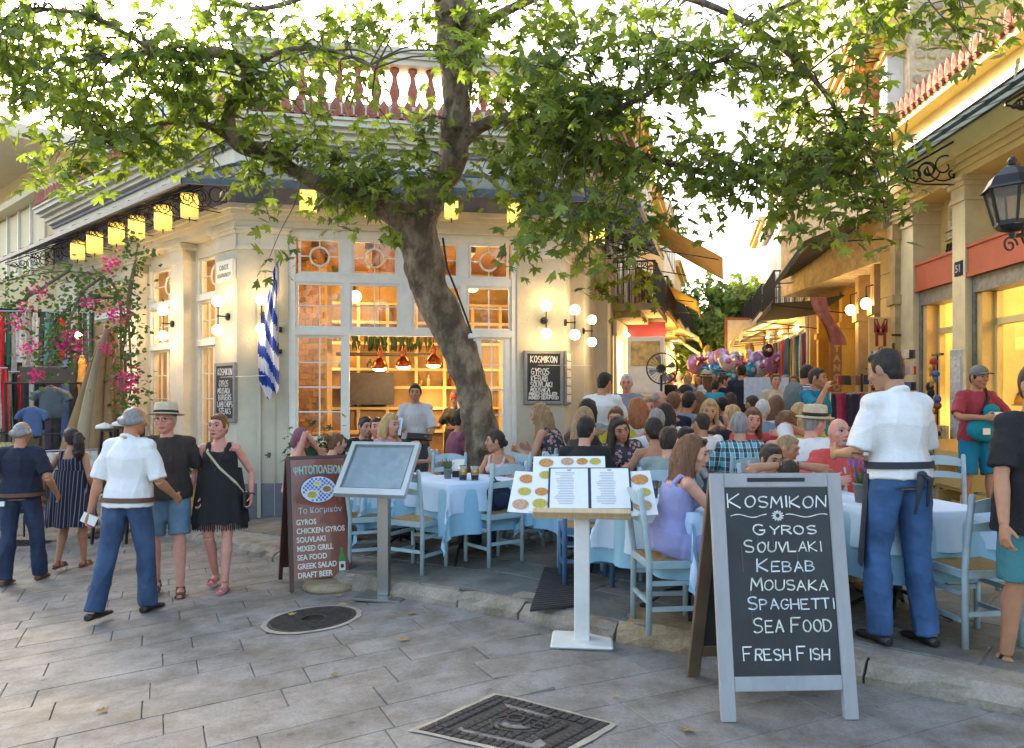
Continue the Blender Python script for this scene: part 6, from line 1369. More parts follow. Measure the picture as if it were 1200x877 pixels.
def body_mesh(s, fine, hidden_legs=False, curl=(.5, .5), ndir=(None, None), bald=False):
 mb = MB(); k = s.k; f = s.sex == 'f'; X, Yv = s.Rs @ V((1, 0, 0)), s.Rs @ V((0, 1, 0)); up = s.up; w = 1 + s.fat * .25; d_ = 1 + s.fat * .45
 X0, Y0 = s.Rl @ V((1, 0, 0)), s.Rl @ V((0, 1, 0))
 T = [(-.06, .13, .1), (0, .165 if f else .155, .12), (.08, .16 if f else .155, .115), (.17, .125 if f else .145, .1), (.27, .135 if f else .16, .105), (.36, .145 if f else .168, .112), (.415, .126 if f else .145, .098), (.455, .085 if f else .095, .08), (.492, .06, .063), (.53, .05, .054)]
 rings = []
 for z, a, b in T:
  m_ = w if z < .4 else 1; m2 = d_ if z < .35 else 1; q = z < .2; c = up(z) + (Y0 if q else Yv) * (.03 * s.fat if 0 < z < .3 else 0); rings.append((c, (X0 if q else X) * a * k * m_, (Y0 if q else Yv) * b * k * m2))
 loft(mb, rings, 18)
 cap_(mb, s.neck - s.Rs @ V((0, 0, .04)), s.hc - s.Rh @ V((0, .03, .05)), .056 * k * (1 if not f else .85), .052 * k * (1 if not f else .88))
 for i in (0, 1):
  sg = -1 if i == 0 else 1
  cap_(mb, up(.448) + X * sg * .06 * k, s.sh[i], .042 * k, .047 * k)
  r = .85 if f else 1; r *= 1 + s.fat * .15
  md = s.sh[i].lerp(s.el[i], .4); mb.tube([s.sh[i], md, s.el[i]], [.048 * k * r, .047 * k * r, .036 * k * r], 12); cap_(mb, s.el[i], s.el[i], .037 * k * r, .037 * k * r)
  m2 = s.el[i].lerp(s.wr[i], .3); mb.tube([s.el[i], m2, s.wr[i]], [.036 * k * r, .039 * k * r, .025 * k * r], 12)
  hand(mb, s.wr[i], s.el[i], k, sg, curl[i], fine, ndir[i])
  if not hidden_legs:
   cap_(mb, s.hips[i], s.hips[i].lerp(s.kn[i], .35), .085 * k, .08 * k); mb.tube([s.hips[i].lerp(s.kn[i], .1), s.hips[i].lerp(s.kn[i], .5), s.kn[i]], [.083 * k, .07 * k, .052 * k], 12); cap_(mb, s.kn[i], s.kn[i], .052 * k, .052 * k)
   cf = s.kn[i].lerp(s.an[i], .28) - V((0, .012, 0)); mb.tube([s.kn[i], cf, s.kn[i].lerp(s.an[i], .65), s.an[i]], [.05 * k, .056 * k, .042 * k, .034 * k], 12)
   # foot
   fd = V((0, 1, 0)); a = s.an[i]; h = V((0, 0, -.06 * k)); cap_(mb, a + h * .5 - fd * .03, a + h + fd * .05 * k, .035 * k, .032 * k); cap_(mb, a + h + fd * .05 * k, a + h * 1.15 + fd * .13 * k, .036 * k, .024 * k)
 if f:
  for sg in (-1, 1): mb.ell(up(.335) + X * sg * .07 * k + Yv * .085 * k, (.062 * k, .055 * k, .06 * k), 10, 8)
 # head
 h = s.hs; M = s.Rh.to_4x4(); hp = lambda x, y, z: s.hc + s.Rh @ V((x * h, y * h, z * h))
 mb.ell(s.hc, (.074 * h, .093 * h, .108 * h), 18, 12, M); mb.ell(hp(0, .012, -.035), (.064 * h, .08 * h, .078 * h), 16, 10, M); mb.ell(hp(0, .05, -.083), (.037 * h, .04 * h, .033 * h), 12, 8, M)
 mb.tube([hp(0, .088, .022), hp(0, .104, -.008), hp(0, .109, -.022)], [.009 * h, .012 * h, .013 * h], 8); [mb.ell(hp(q * .012, .098, -.026), .009 * h, 8, 6) for q in (-1, 1)]
 mb.tube([hp(-.04, .072, .036), hp(-.018, .087, .035), hp(.018, .087, .035), hp(.04, .072, .036)], .01 * h, 7)
 for q in (-1, 1):
  mb.ell(hp(q * .045, .058, -.018), (.022 * h, .022 * h, .024 * h), 10, 7, M); mb.ell(hp(q * .079, -.004, -.004), (.009 * h, .021 * h, .033 * h), 10, 8, M)
 mb.ell(hp(0, .086, -.056), (.026 * h, .012 * h, .012 * h), 10, 7, M)
 return remesh(mb, .0068 if fine else .0145, 2 if fine else 1, 'body')
LIP = mat('lips', (.36, .09, .07), .45, .1); EYEW = mat('eye_white', (.42, .39, .36), .3, .03); EYED = mat('eye_dark', (.02, .012, .008), .15, .1)
def face(s, par, hk, sex='m', glasses=None, parent_inv=None):
 h = s.hs; hp = lambda x, y, z: s.hc + s.Rh @ V((x * h, y * h, z * h)); M = s.Rh.to_4x4()
 for q in (-1, 1):
  mb = MB(); mb.smooth = True; mb.ell(hp(q * .032, .075, .012), (.0135 * h, .0115 * h, .0062 * h), 12, 8, M); mb.mi = 1; mb.ell(hp(q * .032, .0835, .012), (.0068 * h, .006 * h, .0068 * h), 10, 6, M)
  mb.mi = 1; mb.tube([hp(q * .017, .086, .0165), hp(q * .032, .0895, .0215), hp(q * .048, .077, .0165)], .0022 * h, 5); mb.build('eye', [EYEW, EYED], par)
  mb = MB(); mb.smooth = True; mb.tube([hp(q * .014, .094, .036), hp(q * .032, .092, .043), hp(q * .052, .075, .037)], [.0035 * h, .0045 * h, .002 * h], 6); mb.build('eyebrow', hairm(hk if hk not in ('blond', 'white') else 'light'), par)
 mb = MB(); mb.smooth = True; mb.tube([hp(-.024, .088, -.057), hp(-.01, .0985, -.0545), hp(.01, .0985, -.0545), hp(.024, .088, -.057)], [.003 * h, .0055 * h, .0055 * h, .003 * h], 7); mb.tube([hp(-.02, .089, -.062), hp(0, .0985, -.066), hp(.02, .089, -.062)], [.003 * h, .0065 * h, .003 * h], 7); mb.build('mouth', LIP, par)
 if glasses:
  mb = MB()
  for q in (-1, 1):
   pts = [hp(q * .034 + .025 * math.cos(a * math.pi / 8), .1, .01 + .019 * math.sin(a * math.pi / 8)) for a in range(17)]; mb.tube(pts, .0018, 5, cap=False); mb.tube([hp(q * .058, .1, .014), hp(q * .082, .0, .016)], .0018, 5)
   if glasses == 'sun': mb.ell(hp(q * .034, .101, .01), (.025 * h, .003, .019 * h), 12, 6, M)
  mb.tube([hp(-.01, .1, .012), hp(.01, .1, .012)], .0018, 5); mb.build('glasses', BLACKM, par)
def hair(s, style, hk, par, fine, seed=0):
 if style is None: return
 r = random.Random(seed); h = s.hs; M = s.Rh.to_4x4(); hp = lambda x, y, z: s.hc + s.Rh @ V((x * h, y * h, z * h)); mb = MB()
 if style == 'fringe':  # bald on top
  mb.tube([hp(.07, .03, .02), hp(.078, -.02, .0), hp(.055, -.075, -.01), hp(0, -.094, -.015), hp(-.055, -.075, -.01), hp(-.078, -.02, .0), hp(-.07, .03, .02)], [.012 * h, .024 * h, .034 * h, .036 * h, .034 * h, .024 * h, .012 * h], 10)
  mb.ell(hp(0, -.022, .012), (.0775 * h, .08 * h, .088 * h), 18, 12, M)
 else:
  g = {'short': 1, 'buzz': .965, 'curly': 1.04}.get(style, 1.03)
  mb.ell(hp(0, -.018, .024), (.0805 * h * g, .0925 * h * g, .101 * h * g), 18, 12, M); mb.ell(hp(0, .03, .083), (.056 * h, .045 * h, .032 * h), 14, 8, M); mb.ell(hp(0, -.045, -.03), (.066 * h, .05 * h, .06 * h), 14, 8, M)
  for q in (-1, 1): mb.ell(hp(q * .07, .016, .015), (.013 * h, .025 * h, .035 * h), 8, 6, M)
 dn = lambda x, y, z: s.hc + s.Rh @ V((x * h, y * h, 0)) + V((0, 0, z * h)) + s.Rs @ V((0, -.02, 0))
 if style in ('long', 'bob', 'halflong'):
  L_ = {'long': .36, 'bob': .13, 'halflong': .24}[style]
  for k in range(15):
   a = R(-205 + 230 * k / 14); x, y = math.cos(a) * .075, math.sin(a) * .082 - .02; l = L_ * r.uniform(.88, 1.06); sp = 1 + (.35 if style == 'long' else .2)
   mb.tube([hp(x * .8, y * .8, .06), hp(x * 1.04, y * 1.04, -.01), dn(x * 1.1, y * 1.1, -.09), dn(x * sp + r.uniform(-.01, .01), y * (1.15 if y < 0 else .9) - .01, -.09 - l * .55), dn(x * sp * .95, y * 1.1 - .012, -.09 - l)], [.024 * h, .027 * h, .026 * h, .023 * h, .008 * h], 7)
 if style == 'bun': mb.ell(hp(0, -.115, .05), (.045 * h, .038 * h, .042 * h), 12, 9, M); mb.ell(hp(.01, -.13, .065), (.026 * h, .026 * h, .028 * h), 10, 8, M)
 if style == 'lowbun': mb.ell(hp(0, -.105, -.03), (.045 * h, .035 * h, .04 * h), 12, 9, M)
 if style == 'pony':
  mb.ell(hp(0, -.1, .03), .03 * h, 10, 8); mb.tube([hp(0, -.1, .03), hp(.01, -.16, .03), dn(.02, -.165, -.06), dn(.035, -.15, -.18), dn(.03, -.12, -.3)], [.025 * h, .045 * h, .058 * h, .055 * h, .015 * h], 10)
  for k in range(12): a = r.uniform(0, 6.28); c = dn(.03 + .045 * math.cos(a), -.15 + .045 * math.sin(a), r.uniform(-.24, -.0)); mb.ell(c, r.uniform(.02, .03) * h, 8, 6)
 if style == 'curly':
  for k in range(60):
   a = r.uniform(0, 6.28); e = r.uniform(-.35, 1.4); x, y, z = math.cos(a) * math.cos(e), math.sin(a) * math.cos(e), math.sin(e)
   if y > .55 and z < .55: continue
   mb.ell(hp(x * .086, y * .092 - .02, z * .1 + .02), r.uniform(.018, .03) * h, 8, 6)
 me = remesh(mb, .008 if fine else .016, 1 if fine else 1, 'hair'); wrinkle(me, .005 if fine else .006, 16, seed, .35)
 # cut the hairline: drop whatever would hang over the face
 me.materials.append(hairm(hk)); return link('hair', me, par)
def garment(s, what, m, par, fine, seed=0, sleeve=.5, hem=None, infl=.011, openback=False, name=None, legs=None, loose=1., collar=False):
 mb = MB(); k = s.k; f = s.sex == 'f'; X, Yv = s.Rs @ V((1, 0, 0)), s.Rs @ V((0, 1, 0)); X0, Y0 = s.Rl @ V((1, 0, 0)), s.Rl @ V((0, 1, 0)); up = s.up; w = 1 + s.fat * .25; d_ = 1 + s.fat * .45; I = infl
 if what in ('shirt', 'top', 'tube'):
  z0 = hem if hem is not None else -.07
  T = [(z0, .185, .145), (0, .184, .142), (.08, .175, .134), (.17, .14 if f else .158, .11), (.27, .142 if f else .17, .115), (.36, .15 if f else .175, .118)] + ([(.415, .128 if f else .148, .101), (.455, .09 if f else .1, .083), (.487, .066, .066)] if what == 'shirt' else [(.40, .148, .11)] if what == 'top' else [(.375, .15, .112)])
  rings = []
  for z, a, b in T:
   m_ = w if z < .4 else 1; m2 = d_ if z < .35 else 1; q = z < .2; lz = loose if z < .3 else 1
   rings.append((up(z) + (Y0 if q else Yv) * (.03 * s.fat if 0 < z < .3 else 0), (X0 if q else X) * (a * k * m_ * lz + I), (Y0 if q else Yv) * (b * k * m2 * lz + I)))
  if s.sit and rings: rings[0] = (up(-.02), rings[0][1], rings[0][2])
  loft(mb, rings, 18)
  if f:
   for sg in (-1, 1): mb.ell(up(.335) + X * sg * .07 * k + Yv * .088 * k, (.068 * k + I * .4, .06 * k + I * .4, .064 * k), 10, 8)
  if what == 'top':
   for sg in (-1, 1): mb.tube([up(.39) + X * sg * .085 * k + Yv * .105 * k, up(.465) + X * sg * .1 * k + Yv * .04 * k, up(.475) + X * sg * .1 * k - Yv * .045 * k, up(.39) + X * sg * .08 * k - Yv * .1 * k], .016 * k + .004, 7)
  if what == 'shirt' and sleeve > 0:
   for i in (0, 1):
    sg = -1 if i == 0 else 1; r = (.85 if f else 1) * (1 + s.fat * .15); e = s.sh[i].lerp(s.el[i], min(1, sleeve * 2) if sleeve <= .5 else 1) if sleeve <= .5 else s.el[i]
    cap_(mb, up(.45) + X * sg * .07 * k, s.sh[i], .047 * k + I, .053 * k + I * 1.3)
    mb.tube([s.sh[i] - s.Rs @ V((sg * .03, 0, 0)), s.sh[i].lerp(e, .5), e], [.053 * k * r + I * 1.3, .053 * k * r + I * 1.1, .054 * k * r + I * 1.5], 12)
    if sleeve > .5: cap_(mb, s.el[i], s.el[i], .045 * k + I, .045 * k + I); mb.tube([s.el[i], s.el[i].lerp(s.wr[i], (sleeve - .5) * 2)], [.042 * k + I, .034 * k + I], 12)
 if what in ('trousers', 'shorts'):
  loft(mb, [(up(-.05), X0 * (.16 * k * w + I), Y0 * (.12 * k + I)), (up(0), X0 * (.17 * k * w + I), Y0 * (.128 * k * (1 + s.fat * .3) + I)), (up(.1), X0 * (.16 * k * w + I), Y0 * (.12 * k * (1 + s.fat * .35) + I))], 18)
  for i in (0, 1):
   hpnt, kn, an = s.hips[i], s.kn[i], s.an[i]; L_ = legs if legs is not None else (1 if what == 'trousers' else .45)
   cap_(mb, hpnt, hpnt.lerp(kn, .3), .092 * k + I * .5, .086 * k + I)
   if L_ <= .5: e = hpnt.lerp(kn, L_ * 2); mb.tube([hpnt.lerp(kn, .1), hpnt.lerp(kn, .45), e], [.09 * k + I, .085 * k + I * 1.3, .08 * k + I * 1.7], 14)
   else:
    e = kn.lerp(an, (L_ - .5) * 2) - V((0, 0, .03)) * (1 if L_ > .95 else 0)
    mb.tube([hpnt.lerp(kn, .1), hpnt.lerp(kn, .5), kn, kn.lerp(e, .5), e], [.088 * k + I, .078 * k + I * 1.2, .062 * k + I * 1.2, .062 * k + I * 1.2, .058 * k + I * 1.5], 14); cap_(mb, kn, kn, .062 * k + I, .062 * k + I)
 if collar:
  ts = [s.neck + s.Rs @ V((.06 * k * math.sin(a), .058 * k * math.cos(a) - .002, -.03 * k * math.cos(a) - .018)) for a in [q * math.pi / 8 for q in range(17)]]; mb.tube(ts, .018 * k, 7, cap=False)
  for sg in (-1, 1): mb.tube([up(.5) + X * sg * .05 * k + Yv * .05 * k, up(.46) + X * sg * .045 * k + Yv * .098 * k], [.014, .006], 6)
 me = remesh(mb, .0095 if fine else .017, 6 if fine else 2, what); wrinkle(me, .0135 if fine else .012, 5.5 if what != 'trousers' else 7, seed); me.materials.append(m)
 return link(name or {'shirt': 'shirt', 'top': 'top', 'tube': 'top', 'trousers': 'trousers', 'shorts': 'shorts'}[what], me, par)
def skirt(s, m, par, z0, z1, r0, r1, seed=0, folds=13, amp=.02, name='skirt', fringe=False):
 """hanging skirt or dress bottom between heights above the ground"""
 mb = MB(); mb.smooth = True; n = 78; q = 10; r = random.Random(seed); ph = r.uniform(0, 6); k = s.k; vs = []
 for j in range(q + 1):
  f = j / q; z = z1 + (z0 - z1) * f; rr = r1 + (r0 - r1) * f
  for i in range(n):
   a = 2 * math.pi * i / n; w_ = amp * f * (math.sin(a * folds + ph) + .5 * math.sin(a * folds * 1.7 + 1) ); x = math.cos(a) * (rr * 1.12 + w_); y = math.sin(a) * (rr * .85 + w_)
   vs.append((s.hip.x + x, s.hip.y + y, z + (.006 * math.sin(a * 9) if j == q else 0)))
 mb.add(vs, [(j * n + i, j * n + (i + 1) % n, (j + 1) * n + (i + 1) % n, (j + 1) * n + i) for j in range(q) for i in range(n)])
 if fringe:
  for i in range(0, n, 1):
   a = 2 * math.pi * i / n; x = s.hip.x + math.cos(a) * r0 * 1.1; y = s.hip.y + math.sin(a) * r0 * .84; mb.box((x, y, z0 - .02 - .012 * (i % 2)), (.008, .008, .06), rz=a)
 return mb.build(name, m, par)
def shoes(s, m, par, kind='shoe', sole=None):
 for i in (0, 1):
  mb = MB(); k = s.k; a = s.an[i]; b = a - V((0, 0, .085 * k)); Yf = V((0, 1, 0)); X = V((1, 0, 0))
  if kind == 'shoe':
   S = [(-.075, .026, .05), (-.06, .038, .062), (-.02, .041, .075), (.05, .042, .06), (.11, .048, .045), (.155, .044, .036), (.185, .026, .028)]
   loft(mb, [(b + Yf * y * k + V((0, 0, h * .5 * k)), X * w_ * k, V((0, 0, h * .5 * k))) for y, w_, h in S], 14); cap_(mb, b + V((0, 0, .05 * k)), a + V((0, 0, .01)), .04 * k, .04 * k)
   me = remesh(mb, .007, 1, 'shoe')
  else:
   mb.smooth = False; S = [(-.07, .03), (-.03, .038), (.05, .04), (.11, .047), (.16, .042), (.18, .02)]
   loft(mb, [(b + Yf * y * k + V((0, 0, .01)), X * w_ * k, V((0, 0, .012))) for y, w_ in S], 12)
   for y in ((.1, .135) if kind == 'sandal' else (.115,)): mb.tube([b + V((-.042 * k, y * k, .015)), b + V((-.02 * k, y * k, .05 * k)), b + V((.02 * k, y * k, .05 * k)), b + V((.042 * k, y * k, .015))], .009, 6)
   if kind == 'sandal': mb.tube([b + V((-.036 * k, -.03 * k, .02)), b + V((-.03 * k, .0, .08 * k)), b + V((.03 * k, .0, .08 * k)), b + V((.036 * k, -.03 * k, .02))], .009, 6)
   me = mb.mesh('sandal', m)
  if not me.materials: me.materials.append(m)
  link('shoe' if kind == 'shoe' else 'sandal', me, par)
def hat(s, par, col, kind='straw', band=(.02, .015, .01)):
 h = s.hs; T = Matrix.Translation(s.hc) @ s.Rh.to_4x4() @ Matrix.Rotation(R(8), 4, 'X'); mb = MB(); mb.smooth = True; m = mat('hat_%d' % int(col[0] * 100), col, .85, .15, 30, bump=.4, bscale=120)
 if kind == 'straw':
  mb.lathe([(.155 * h, .05 * h), (.15 * h, .044 * h), (.102 * h, .055 * h), (.1 * h, .06 * h), (.094 * h, .13 * h), (.085 * h, .15 * h), (.05 * h, .155 * h), (.02 * h, .145 * h), (.001, .145 * h)], 28, M=T); o = mb.build('hat', m, par)
  b = MB(); b.smooth = True; b.lathe([(.1035 * h, .062 * h), (.1, .095 * h)], 28, M=T); b.build('hat_band', mat('hat_band', band, .8), o)
 else:
  mb.ell((0, -.005, .05 * h), (.09 * h, .102 * h, .085 * h), 20, 12); v = [T @ V(p) for p in mb.v]; mb.v = [tuple(p) for p in v]
  mb.add([(x * .078 * h, .07 * h + y * .085 * h, .055 * h - .02 * h * x * x - .012 * h * y) for y in (0, .5, 1) for x in (-1 + .35 * (y == 1), -.5 + .1 * (y == 1), 0, .5 - .1 * (y == 1), 1 - .35 * (y == 1))], [(j * 5 + i, j * 5 + i + 1, j * 5 + i + 6, j * 5 + i + 5) for j in range(2) for i in range(4)], T); o = mb.build('cap', m, par)
def person(label, loc, rz, sk, skn, hairs=None, hk='brown', fine=False, face_=True, wear=(), hidden=False, curl=(.5, .5), ndir=(None, None), group=None, seed=0, shoe=None, glasses=None, s=1.):
 t = thing('person', label, 'person', loc, rz, group, s)
 b = body_mesh(sk, fine, hidden, curl, ndir); b.materials.append(skin(skn)); link('body', b, t)
 if face_: face(sk, t, hk, sk.sex, glasses)
 if hairs: hair(sk, hairs, hk, t, fine, seed)
 for w_ in wear: w_(sk, t, fine)
 if shoe: shoes(sk, shoe[1], t, shoe[0])
 return t
G = lambda what, m, **k: (lambda s, t, f: garment(s, what, m, t, f, **k))
# ---------------------------------------------------------------- chairs, tables, signs, stands
PB = mat('pale_blue_paint', (.33, .43, .455), .5, .16, 7, bump=.15, bscale=50)
DB = mat('dark_blue_paint', (.07, .15, .28), .5, .12, 7, bump=.15, bscale=50)
RUSH = mat('rush_seat', (.42, .26, .09), .8, .3, 30, bump=.8, bscale=70, stretch=(1, 6, 1))
def chair_parts():
 legs = []
 for sx in (-1, 1):
  mb = MB(); mb.smooth = True; mb.tube([(sx * .185, .17, 0), (sx * .185, .17, .46)], .019, 8); legs.append(('leg', mb))
  mb = MB(); mb.smooth = True; mb.tube([(sx * .185, -.19, 0), (sx * .185, -.185, .45), (sx * .185, -.215, .7), (sx * .185, -.245, .9), (sx * .185, -.247, .915)], [.02, .02, .02, .019, .01], 8); legs.append(('leg', mb))
 fr = MB()
 for sx in (-1, 1): fr.box((sx * .185, -.01, .435), (.026, .36, .05))
 fr.box((0, .17, .435), (.36, .026, .05)); fr.box((0, -.185, .435), (.36, .026, .05))
 seat = MB(); n = 6; vs = []
 for j in range(n + 1):
  for i in range(n + 1): x = (i / n - .5) * .37; y = (j / n - .5) * .36 - .01; vs.append((x, y, .462 + .012 * math.cos(math.pi * x / .37) * math.cos(math.pi * (y + .01) / .36)))
 seat.add(vs, [(j * 7 + i, j * 7 + i + 1, (j + 1) * 7 + i + 1, (j + 1) * 7 + i) for j in range(n) for i in range(n)]); seat.box((0, -.01, .45), (.368, .355, .02))
 def slat(z0, z1, arch, y0):
  m = MB(); n = 10; vs = []
  for i in range(n + 1):
   x = (i / n - .5) * .36; c = 1 - (2 * x / .36) ** 2; yb = y0 - .025 * c; zt = z1 + arch * c ; zb = z0 + arch * .35 * c
   vs += [(x, yb, zb), (x, yb - .012, zb), (x, yb - .02, zt), (x, yb - .008, zt)]
  m.add(vs, [(4 * i + k, 4 * i + (k + 1) % 4, 4 * i + 4 + (k + 1) % 4, 4 * i + 4 + k) for i in range(n) for k in range(4)]); return m
 sl = [slat(.8, .865, .035, -.228), slat(.69, .735, .02, -.208)]
 st = []
 for a, b in (((-.185, .17, .27), (.185, .17, .27)), ((-.185, -.187, .2), (.185, -.187, .2)), ((-.185, -.187, .16), (-.185, .17, .16)), ((.185, -.187, .16), (.185, .17, .16)), ((-.185, -.187, .32), (-.185, .17, .32)), ((.185, -.187, .32), (.185, .17, .32))):
  m = MB(); m.bar(a, b, .018, .028); st.append(m)
 return legs, fr, seat, sl, st
CP = chair_parts()
def make_chair(paint, tag_):
 L_, fr, seat, sl, st = CP; out = [(n, m.mesh(tag_ + '_' + n, paint)) for n, m in L_]
 out += [('seat_frame', fr.mesh('seat_frame', paint, .003)), ('rush_seat', seat.mesh('rush_seat', RUSH))] + [('back_slat', m.mesh('back_slat', paint)) for m in sl] + [('stretcher', m.mesh('stretcher', paint)) for m in st]; return out
CH = {'pale': make_chair(PB, 'pale'), 'dark': make_chair(DB, 'dark')}
def chair(x, y, rz, label, kind='pale', z=None):
 t = thing('taverna_chair', label, 'chair', (x, y, tz(x, y) if z is None else z), rz, 'painted taverna chairs on the terrace')
 for n, me in CH[kind]: link(n, me, t)
 return t
CLB = mat('blue_tablecloth', (.27, .5, .66), .85, .06, 4, bump=.15, bscale=35, trans=.12); CLW = mat('white_tablecloth', (.46, .6, .74), .85, .04, 4, bump=.12, bscale=35)
def drape(h, drop, top, seed, flare=.4, n=26):
 """square cloth laid over a square top: hangs at the sides and falls to points at the corners"""
 r = random.Random(seed); S = h + drop; P1, P2, P3 = r.uniform(0, 6), r.uniform(0, 6), r.uniform(0, 6); vs = []
 for j in range(n + 1):
  for i in range(n + 1):
   p, q = (i / n * 2 - 1) * S, (j / n * 2 - 1) * S; sp, sq = math.copysign(1, p), math.copysign(1, q); dx, dy = max(abs(p) - h, 0), max(abs(q) - h, 0)
   m = min(dx, dy); M_ = max(dx, dy); x = sp * (min(abs(p), h) + .05 * dx + flare * m * .8); y = sq * (min(abs(q), h) + .05 * dy + flare * m * .8)
   z = top - math.hypot(dx, dy) * (.985) + (.12 * m if m else 0)
   if dx > dy: x += sp * (.028 * math.sin(q * 17 + P1 * sp) + .012 * math.sin(q * 31 + P2)) * dx / drop
   if dy > dx: y += sq * (.028 * math.sin(p * 17 + P3 * sq) + .012 * math.sin(p * 29 + P1)) * dy / drop
   if dx == 0 and dy == 0: z += .0012 * math.sin(p * 19 + P1) * math.sin(q * 15 + P2)
   vs.append((x, y, z))
 return vs, [(j * (n + 1) + i, j * (n + 1) + i + 1, (j + 1) * (n + 1) + i + 1, (j + 1) * (n + 1) + i) for j in range(n) for i in range(n)]
TT = mat('table_top_wood', (.2, .12, .06), .5)
def table(x, y, rz, label, seed=0, h=.4, drop=.44, zt=.74, wdrop=.25, white=True):
 z = tz(x, y); t = thing('taverna_table', label, 'table', (x, y, z), rz, 'square cloth covered taverna tables')
 mb = MB(); mb.box((0, 0, zt - .015), (2 * h - .02, 2 * h - .02, .028)); mb.build('table_top', TT, t)
 mb = MB(); mb.tube([(0, 0, .1), (0, 0, zt - .03)], .03, 10); mb.build('pedestal', BLACKM, t)
 for k in range(4): a = math.pi / 4 + k * math.pi / 2; c, s = math.cos(a), math.sin(a); mb = MB(); mb.tube([(0, 0, .16), (.15 * c, .15 * s, .12), (.28 * c, .28 * s, .025), (.33 * c, .33 * s, .012)], .014, 7); mb.build('foot', BLACKM, t)
 vs, fs = drape(h, drop, zt + .004, seed); mb = MB(); mb.smooth = True; mb.add(vs, fs); o = mb.build('tablecloth', CLB, None, loc=(x, y, z)); o.rotation_euler = (0, 0, rz); tag(o, ' '.join(('blue under cloth of the ' + label).split()[:16]), 'tablecloth', 'blue cloths of the taverna tables')
 if white:
  vs, fs = drape(h + .004, wdrop, zt + .01, seed + 50, .45); mb = MB(); mb.smooth = True; mb.add(vs, fs); o = mb.build('tablecloth', CLW, None, loc=(x, y, z)); o.rotation_euler = (0, 0, rz); tag(o, 'white top cloth of the ' + label, 'tablecloth', 'white top cloths of the taverna tables')
 return z + zt + .012
BEER = mat('beer', (.85, .42, .04), .15, .1, 10); FOAM = mat('foam', (.75, .7, .6), .8); GLS = glass('drinking_glass', (.93, .95, .95), .08); POT = mat('grey_clay_pot', (.24, .23, .21), .8, .2, 12)
def tumbler(x, y, z, label, fill=None, h=.12, r=.036):
 t = thing('glass', label, 'glass', (x, y, z)); mb = MB(); mb.smooth = True
 mb.lathe([(r * .8, 0), (r, h), (r * .94, h), (r * .75, .008)], 14); mb.build('glass_wall', GLS, t)
 if fill: mb = MB(); mb.lathe([(r * .74, .01), (r * .92, h * .8)], 14); mb.build('drink', fill, t); mb = MB(); mb.lathe([(r * .92, h * .8), (r * .94, h * .95), (.001, h * .97)], 14); mb.build('froth', FOAM, t)
 return t
def plant_pot(x, y, z, label, fl=True, s=1.):
 t = thing('potted_plant', label, 'potted plant', (x, y, z), s=s); mb = MB(); mb.smooth = True; mb.lathe([(.038, 0), (.05, .1), (.054, .1), (.054, .115), (.046, .115), (.044, .1)], 16); mb.build('pot', POT, t); r = random.Random(int(x * 97)); mb = MB(); f2 = MB()
 for k in range(46):
  a = r.uniform(0, 6.28); e = r.uniform(.04, .1); b = V((.03 * math.cos(a), .03 * math.sin(a), .11)); q = b + V((e * math.cos(a) * .6, e * math.sin(a) * .6, r.uniform(.04, .13))); d = V((-math.sin(a), math.cos(a), 0)) * .006; mb.add([b - d, b + d, q + d * .4, q - d * .4], [(0, 1, 2, 3)])
  if k % 4 == 0: f2.tube([tuple(q), tuple(q + V((0, 0, .05)))], [.009, .004], 5)
 tag(mb.build('foliage', mat('herb_leaf', (.09, .15, .05), .7, .2), t), kind='stuff')
 if fl: f2.build('lavender_flowers', mat('lavender', (.2, .12, .4), .8, .2), t)
 return t
# tables: at the front left
def ctr(px, Y): return ((px - CX) / F * Y, Y)
TA = ctr(541, 7.15); za = table(*TA, R(38), 'front left table with two beers')
TB_ = ctr(468, 7.75); table(*TB_, R(20), 'table behind the steel menu stand', 3)
TC = ctr(700, 6.75); zc_t = table(*TC, R(28), 'table behind the white menu stand', 5)
TD = ctr(806, 5.35); zd_t = table(*TD, R(35), 'table before the long haired woman in lavender', 7, wdrop=.34)
TE = ctr(1052, 5.25); ze = table(*TE, R(12), 'table with the lavender pot beside the standing waiter', 9, h=.42)
TF = ctr(925, 6.0); zf_t = table(*TF, R(5), 'table of the bald man in the red shirt', 11)
TG = ctr(610, 9.3); table(*TG, R(-5), 'table by the trunk with the blond girl', 13)
MT = []
for i, (px, Y, a, lab) in enumerate([(745, 8.2, 10, 'table between the dark blue shirt and the red haired diner'), (840, 8.0, 15, 'table beyond the plaid shirted man'), (905, 7.4, 0, 'table of the curly haired woman'), (800, 9.8, 20, 'table in the third row near the middle'), (880, 9.9, 5, 'table in the third row to the right'), (722, 10.2, 0, 'table near the grey haired standing man'), (420, 9.9, 15, 'table under the restaurant window at left'), (955, 8.8, 10, 'table of the woman in yellow'), (850, 12.5, 0, 'table in the far row of the terrace')]):
 MT.append((*ctr(px, Y), table(*ctr(px, Y), R(a), lab, 20 + i), lab))
